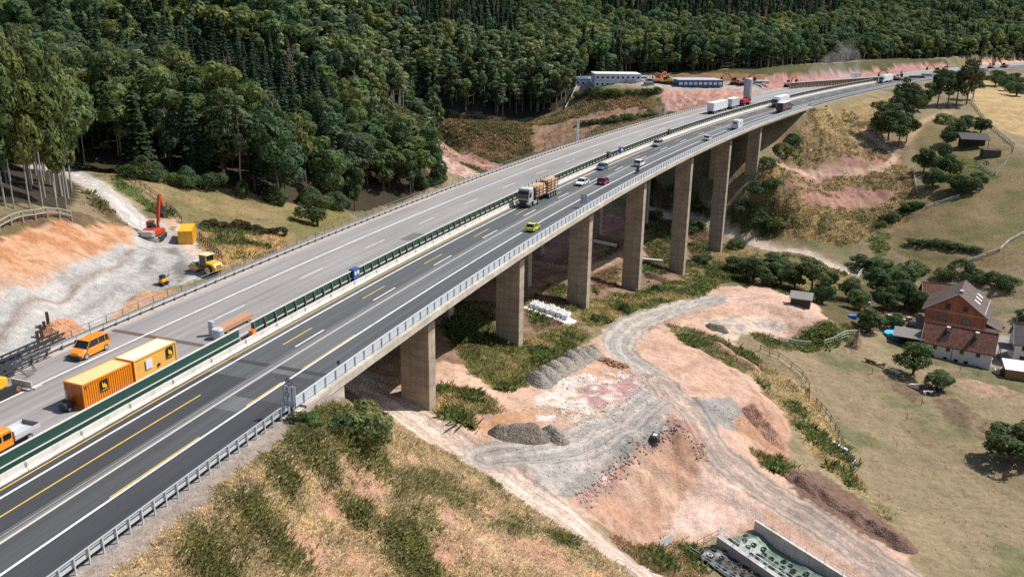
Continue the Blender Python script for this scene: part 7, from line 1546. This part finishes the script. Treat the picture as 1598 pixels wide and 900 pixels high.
CLU += [(1176, 440, 7.5, 8, G2, 'dark tree nearest the tallest pier in the thicket above the fill'), (1198, 446, 7, 8, G1, 'leafy tree in the thicket above the fill plateau'), (1218, 444, 7, 8, G2, 'dark tree in the middle of the thicket above the fill'), (1240, 452, 7.5, 7.5, G2, 'dark tree left of the little garden hut'), (1266, 456, 9.5, 8, G1, 'tallest leafy tree above the garden hut'), (1283, 474, 7, 6, G2, 'dark tree right of the little garden hut'), (1296, 446, 4.5, 4.5, G1, 'small pale green tree on the dry slope beside the garden'), (1152, 425, 5, 8, G2, 'low dark tree by the foot of the sixth pier'), (1210, 425, 6, 8, G2, 'dark tree at the back of the thicket above the fill')]
CLU += [(1325, 468, 6, 6, G2, 'dark tree left in the farm garden'), (1340, 482, 5.5, 6, G1, 'leafy tree on the garden path side'), (1372, 458, 7.5, 8, G2, 'dark tree at the top of the farm garden'), (1394, 464, 7.5, 8, G2, 'dark tree in the middle of the farm garden'), (1412, 450, 6.5, 7, G2, 'dark tree left behind the barn'), (1412, 480, 7, 7, G2, 'dark tree in front of the barn'), (1382, 484, 6.5, 7, G2, 'dark tree above the pool lawn'), (1352, 420, 4.5, 9, G2, 'wide dark bush like tree above the white plank fence'), (1380, 432, 5, 7, G1, 'leafy tree right of the white plank fence'), (1432, 487, 6, 6, G2, 'dark tree squeezed between barn and lean-to')]
for px, py, h, w, c, l in CLU: tl('broad' if h > 9.4 else 'round', px, py, h * (1.28 if h > 9.4 else 1.1), w * 1.1, c, l)
for px, py in ((8, 322), (22, 326), (47, 327), (66, 322), (90, 329), (104, 331), (112, 300), (70, 308)):
    tl('beech', px, py, random.uniform(24, 30), random.uniform(5.5, 8), random.choice((G3, G1, GB)), 'tall beech with a bare pale trunk at the left edge of the wood', group='beeches at the wood edge')
SHR = [(572, 684, 3.6, 6, G3, 'big bright green shrub on the embankment below the abutment'), (548, 668, 1.1, 3, G1, 'green shrub against the abutment corner'), (522, 664, 1.0, 3.2, G2, 'dark green shrub at the foot of the wing wall'), (492, 660, .9, 2.6, G1, 'leafy shrub at the upper end of the wing wall'), (466, 655, .9, 2.2, G2, 'dark shrub behind the end of the parapet'), (590, 690, 1.8, 3, G1, 'small shrub right of the big bright shrub'), (1475, 193, 4.5, 10, G1, 'wide oval shrub alone on the paddock below the roadside trees'), (1498, 428, 4, 8, G2, 'round dark bush above the brick house'), (1475, 432, 3, 7, G1, 'leafy bush in the hedge above the barn'), (1525, 438, 3, 7, G2, 'dark bush in the hedge behind the brick house'), (1548, 442, 3.2, 7, G2, 'dark bush at the right end of the hedge behind the house'), (1572, 452, 4, 7, G2, 'large dark bush on the slope right of the brick house'), (1428, 424, 3, 9, G1, 'wide leafy bush in the hedge left of the barn'), (1600, 500, 3, 6, G2, 'bush by the yard at the right edge'), (1568, 586, 1.6, 2.4, G3, 'small bright shrub in front of the farmhouse gable'),
 (975, 487, 1.8, 3, G2, 'small dark round bush on the grass by the haul road bend'), (930, 502, 1.6, 2.6, G1, 'small bush left of the dark round bush'), (1024, 455, 1.6, 3, G1, 'low bush at the foot of the fifth pier'),
 (1196, 262, 4, 9, G2, 'large dark bush behind the last pier'), (1222, 240, 3.6, 8, G1, 'leafy bush below the far abutment'), (1238, 222, 3, 7, G2, 'dark bush against the far abutment wall'), (1180, 300, 3.5, 9, G2, 'dark bush at the foot of the last pier'), (1205, 292, 3, 8, G2, 'dark bush right of the last pier'), (1160, 330, 3.2, 9, G1, 'leafy bush between the last two piers'), (1185, 345, 3, 9, G2, 'dark bush on the slope above the path'), (1210, 352, 2.6, 8, G1, 'leafy bush beside the path under the slope'), (1150, 385, 2.6, 7, G1, 'low bush at the path right of the sixth pier'),
 (1060, 300, 3.2, 9, G2, 'dark bush in the shade behind the fifth pier'), (1010, 290, 3, 8, G2, 'dark bush in the shade beyond the fourth pier'), (1085, 360, 3, 9, G2, 'dark bush in the shade of the bridge near the path'), (1095, 410, 2.4, 6, G2, 'dark bush by the path under the bridge'), (1020, 340, 2.6, 8, G2, 'dark bush between the middle piers')]
for px, py, h, w, c, l in SHR: tl('shrub', px, py, h, w, c, l, 'shrub')
for i in range(58):                               # rows of bushes that nothing tells apart
    seg = [((900, 152), (1030, 146), 3.2, 6, 'dark bush on the slope below the white site offices', 'bushes below the site offices'), ((905, 196), (1050, 180), 2.6, 6, 'low green bush on the slope beside the forest side railing', 'bushes beside the railing'), ((322, 354), (440, 366), 1.8, 4, 'dark heather like bush in the strip at the lower edge of the left meadow', 'bushes below the left meadow'), ((1425, 378), (1535, 392), 1.8, 5, 'dark bush in the ditch across the hillside field', 'bushes in the field ditch'), ((1372, 352), (1440, 318), 2.4, 5, 'green bush in the hedge climbing to the grove', 'hedge bushes')][i % 5]
    t_ = (i // 5) / 11; g = ground(seg[0][0] + (seg[1][0] - seg[0][0]) * t_ + random.uniform(-3, 3), seg[0][1] + (seg[1][1] - seg[0][1]) * t_ + random.uniform(-2.5, 2.5)); q = random.uniform(.6, 1.15)
    tree('shrub', g[0], g[1], seg[2] * q, seg[3] * q, (.06, .05, .025) if i % 5 == 2 else random.choice((G1, G2, G2)), seg[4], seg[5], 'shrub')
for i in range(40):                               # fringe of the woods
    seg = [((200, 275), (420, 317)), ((420, 317), (560, 332)), ((590, 215), (650, 250)), ((640, 300), (690, 285))][i % 4]; t_ = random.random(); g = ground(seg[0][0] + (seg[1][0] - seg[0][0]) * t_, seg[0][1] + (seg[1][1] - seg[0][1]) * t_ - random.uniform(0, 3))
    tree('shrub', g[0], g[1], random.uniform(2.5, 5), random.uniform(4, 7), random.choice((G1, G2, G4)), 'leafy bush in the dark fringe of the left wood', 'bushes at the wood fringe', 'shrub')

# grass and weeds
def tufts(name, label, n, wmap, hmin, hmax, col, blades=6, spread=.35, wide=.05):
    w = (wmap * np.gradient(GY)[:, None] * np.gradient(GX)[None, :]).ravel(); w = w / w.sum(); i = rng.choice(len(w), n, p=w); jy, jx = np.divmod(i, len(GX)); sx, sy = np.gradient(GX)[jx], np.gradient(GY)[jy]
    x = GX[jx] + rng.uniform(-.5, .5, n) * sx; y = GY[jy] + rng.uniform(-.5, .5, n) * sy; z = gz(x, y); c = col(jy, jx, n); sc = rng.uniform(.6, 1.3, n)
    B = blades; a = rng.uniform(0, 2 * math.pi, (n, B)); r = spread * rng.uniform(.1, 1, (n, B)) * sc[:, None]; h = rng.uniform(hmin, hmax, (n, B)) * sc[:, None]; bx, by = x[:, None] + np.cos(a) * r, y[:, None] + np.sin(a) * r
    lean = rng.uniform(.3, 1.2, (n, B)) * h; la = a + rng.normal(size=(n, B)) * .6; pa = rng.uniform(0, 2 * math.pi, (n, B)); ww = wide * rng.uniform(.6, 1.6, (n, B)) * (1 + h)
    p0 = np.stack([bx - np.cos(pa) * ww, by - np.sin(pa) * ww, np.broadcast_to(z[:, None] - .08, bx.shape)], -1); p1 = np.stack([bx + np.cos(pa) * ww, by + np.sin(pa) * ww, np.broadcast_to(z[:, None] - .08, bx.shape)], -1)
    tp = np.stack([bx + np.cos(la) * lean, by + np.sin(la) * lean, z[:, None] + h], -1); md = np.stack([bx + np.cos(la) * lean * .35 + np.cos(pa) * ww * .9, by + np.sin(la) * lean * .35 + np.sin(pa) * ww * .9, z[:, None] + h * .6], -1)
    V = np.stack([p0, p1, md, tp], 2).reshape(-1, 3); cc = np.repeat(c, B * 4, 0); o = put(bpy.data.objects.new(name, quads_mesh(name, V, LEAFG, cc))); return tag(o, label, 'grass', kind='stuff')
def colmix(straw, green, zone):
    def f(jy, jx, n):
        g = np.clip(zone[jy, jx] + rng.normal(size=n) * .22, 0, 1)[:, None]; v = rng.uniform(.75, 1.3, (n, 1)); return (np.array(straw) * (1 - g) + np.array(green) * g) * v
    return f
DIST = np.hypot(_XX, _YY)
emb = EMBM * np.clip(VEG, 0, 1); gzone = sstep(.56, .76, NA) * .35
for (px, py, r) in ((480, 690, 6), (440, 740, 4), (545, 665, 9), (450, 860, 5), (640, 850, 6), (655, 890, 6), (330, 880, 5), (400, 800, 4), (560, 800, 4), (780, 760, 4), (880, 840, 4)):
    g = ground(px, py); gzone = np.maximum(gzone, 1 - np.clip(np.hypot(QX - g[0], QY - g[1]) / (r * .55), 0, 1) ** 1.5)
tufts('dry_grass', 'dry straw coloured grass on the embankment in front of the viaduct', 30000, emb * (1.1 - gzone * .8), .08, .30, colmix((.52, .42, .28), (.30, .255, .15), gzone * .6 + .1), 9, .38, .014)
tufts('weeds', 'green weeds and low herbs on the embankment in front of the viaduct', 6500, emb * (gzone ** 1.5 + .015), .12, .48, colmix((.24, .21, .09), (.165, .17, .06), gzone), 12, .45, .03)
inview = (DIST < 420) & (KIND != 3) & (~EMBM) & (np.abs(_XX) < _YY * .72 + 12); sd_, dd_ = road_sd(_XX, _YY); inview &= ~((dd_ > -9) & (dd_ < 25.5) & ((sd_ < -4) | (sd_ > 298)))
lush = np.clip(VEG - .62, 0, 1) / .38 * inview; gcol = lambda jy, jx, n: CO[jy, jx] * rng.uniform(.75, 1.3, (n, 1)) + (np.array((.10, .075, .042)) * sstep(.5, .62, fbm(_XX / 2.6, _YY / 2.6, 66, 3))[jy, jx][:, None])
SLP = inpoly(_XX, _YY, gpoly([(1180, 330), (1310, 385), (1420, 345), (1440, 310), (1400, 235), (1330, 175), (1262, 185), (1230, 230), (1190, 260)])); lush = lush * np.where(SLP, .3, 1.0)
near = 1 / (1 + (DIST / 140) ** 1.3)
tufts('weeds', 'rough weeds and tall grass over the valley floor and slopes', 23000, lush ** 1.3 * near, .14, .55, gcol, 10, .65, .032)
slope = inpoly(_XX, _YY, gpoly([(1180, 330), (1310, 385), (1420, 345), (1440, 310), (1400, 235), (1330, 175), (1262, 185), (1230, 230), (1190, 260)])) * (sstep(.5, .75, VEG) + .02)
tufts('dry_scrub', 'dry straw and brown scrub on the terraced slope below the far abutment', 4500, slope, .25, .65, colmix((.31, .225, .13), (.13, .105, .06), sstep(.42, .62, fbm(_XX / 4, _YY / 4, 68, 3))), 9, .7, .05)
valley = inpoly(_XX, _YY, gpoly([(575, 185), (700, 181), (835, 188), (1000, 140), (1050, 178), (905, 250), (830, 262), (760, 272), (690, 250), (600, 215)])) * np.clip(VEG, .02, 1)
tufts('dry_scrub', 'brown and olive scrub on the cleared slope beyond the forest side railing', 12000, valley, .3, .95, colmix((.24, .155, .085), (.085, .09, .04), sstep(.40, .60, fbm(_XX / 5, _YY / 5, 69, 3))), 9, .9, .07)
gw = sstep(.55, .7, fbm(_XX / 6, _YY / 6, 88, 3))
tufts('undergrowth', 'dark green herbs in patches over the valley slopes', 6000, lush * gw * near, .3, 1.0, lambda jy, jx, n: np.array((.105, .13, .042)) * rng.uniform(.6, 1.3, (n, 1)), 12, .8, .07)
mead = ((KIND == 1) | ((VEG > .3) & (VEG < .7))) * inview
tufts('meadow_grass', 'short dry tussocks on the meadow', 9000, mead * near * sstep(.35, .6, fbm(_XX / 3, _YY / 3, 97, 3)), .06, .2, lambda jy, jx, n: CO[jy, jx] * rng.uniform(.8, 1.4, (n, 1)), 6, .5, .06)
# drifting dust over the far yard
def dust():
    t = bpy.data.materials.new('dust'); t.use_nodes = True; n = t.node_tree; n.nodes.clear(); v = n.nodes.new('ShaderNodeVolumePrincipled'); v.inputs['Color'].default_value = (.98, .95, .93, 1)
    tc = n.nodes.new('ShaderNodeTexCoord'); nz = n.nodes.new('ShaderNodeTexNoise'); nz.inputs['Scale'].default_value = .16; nz.inputs['Detail'].default_value = 3; n.links.new(tc.outputs['Object'], nz.inputs['Vector'])
    mr = n.nodes.new('ShaderNodeMapRange'); mr.inputs[1].default_value = .42; mr.inputs[2].default_value = .7; mr.inputs[3].default_value = 0; mr.inputs[4].default_value = .03; n.links.new(nz.outputs['Fac'], mr.inputs[0]); n.links.new(mr.outputs[0], v.inputs['Density'])
    o = n.nodes.new('ShaderNodeOutputMaterial'); n.links.new(v.outputs[0], o.inputs['Volume']); g = ground(1298, 128)
    mb = MB(); mb.loft([[(r * 1.5 * math.cos(2 * math.pi * k / 16) + z * .3, r * math.sin(2 * math.pi * k / 16), z) for k in range(16)] for r, z in ((4, -1), (12, 1.5), (10, 7), (7, 13), (4, 19), (1, 23))])
    ob = mb.build('dust', t, None, smooth=True); ob.location = g; tag(ob, 'pale dust drifting up from the far roadworks', 'dust', kind='stuff')
dust()
bpy.context.view_layer.update()
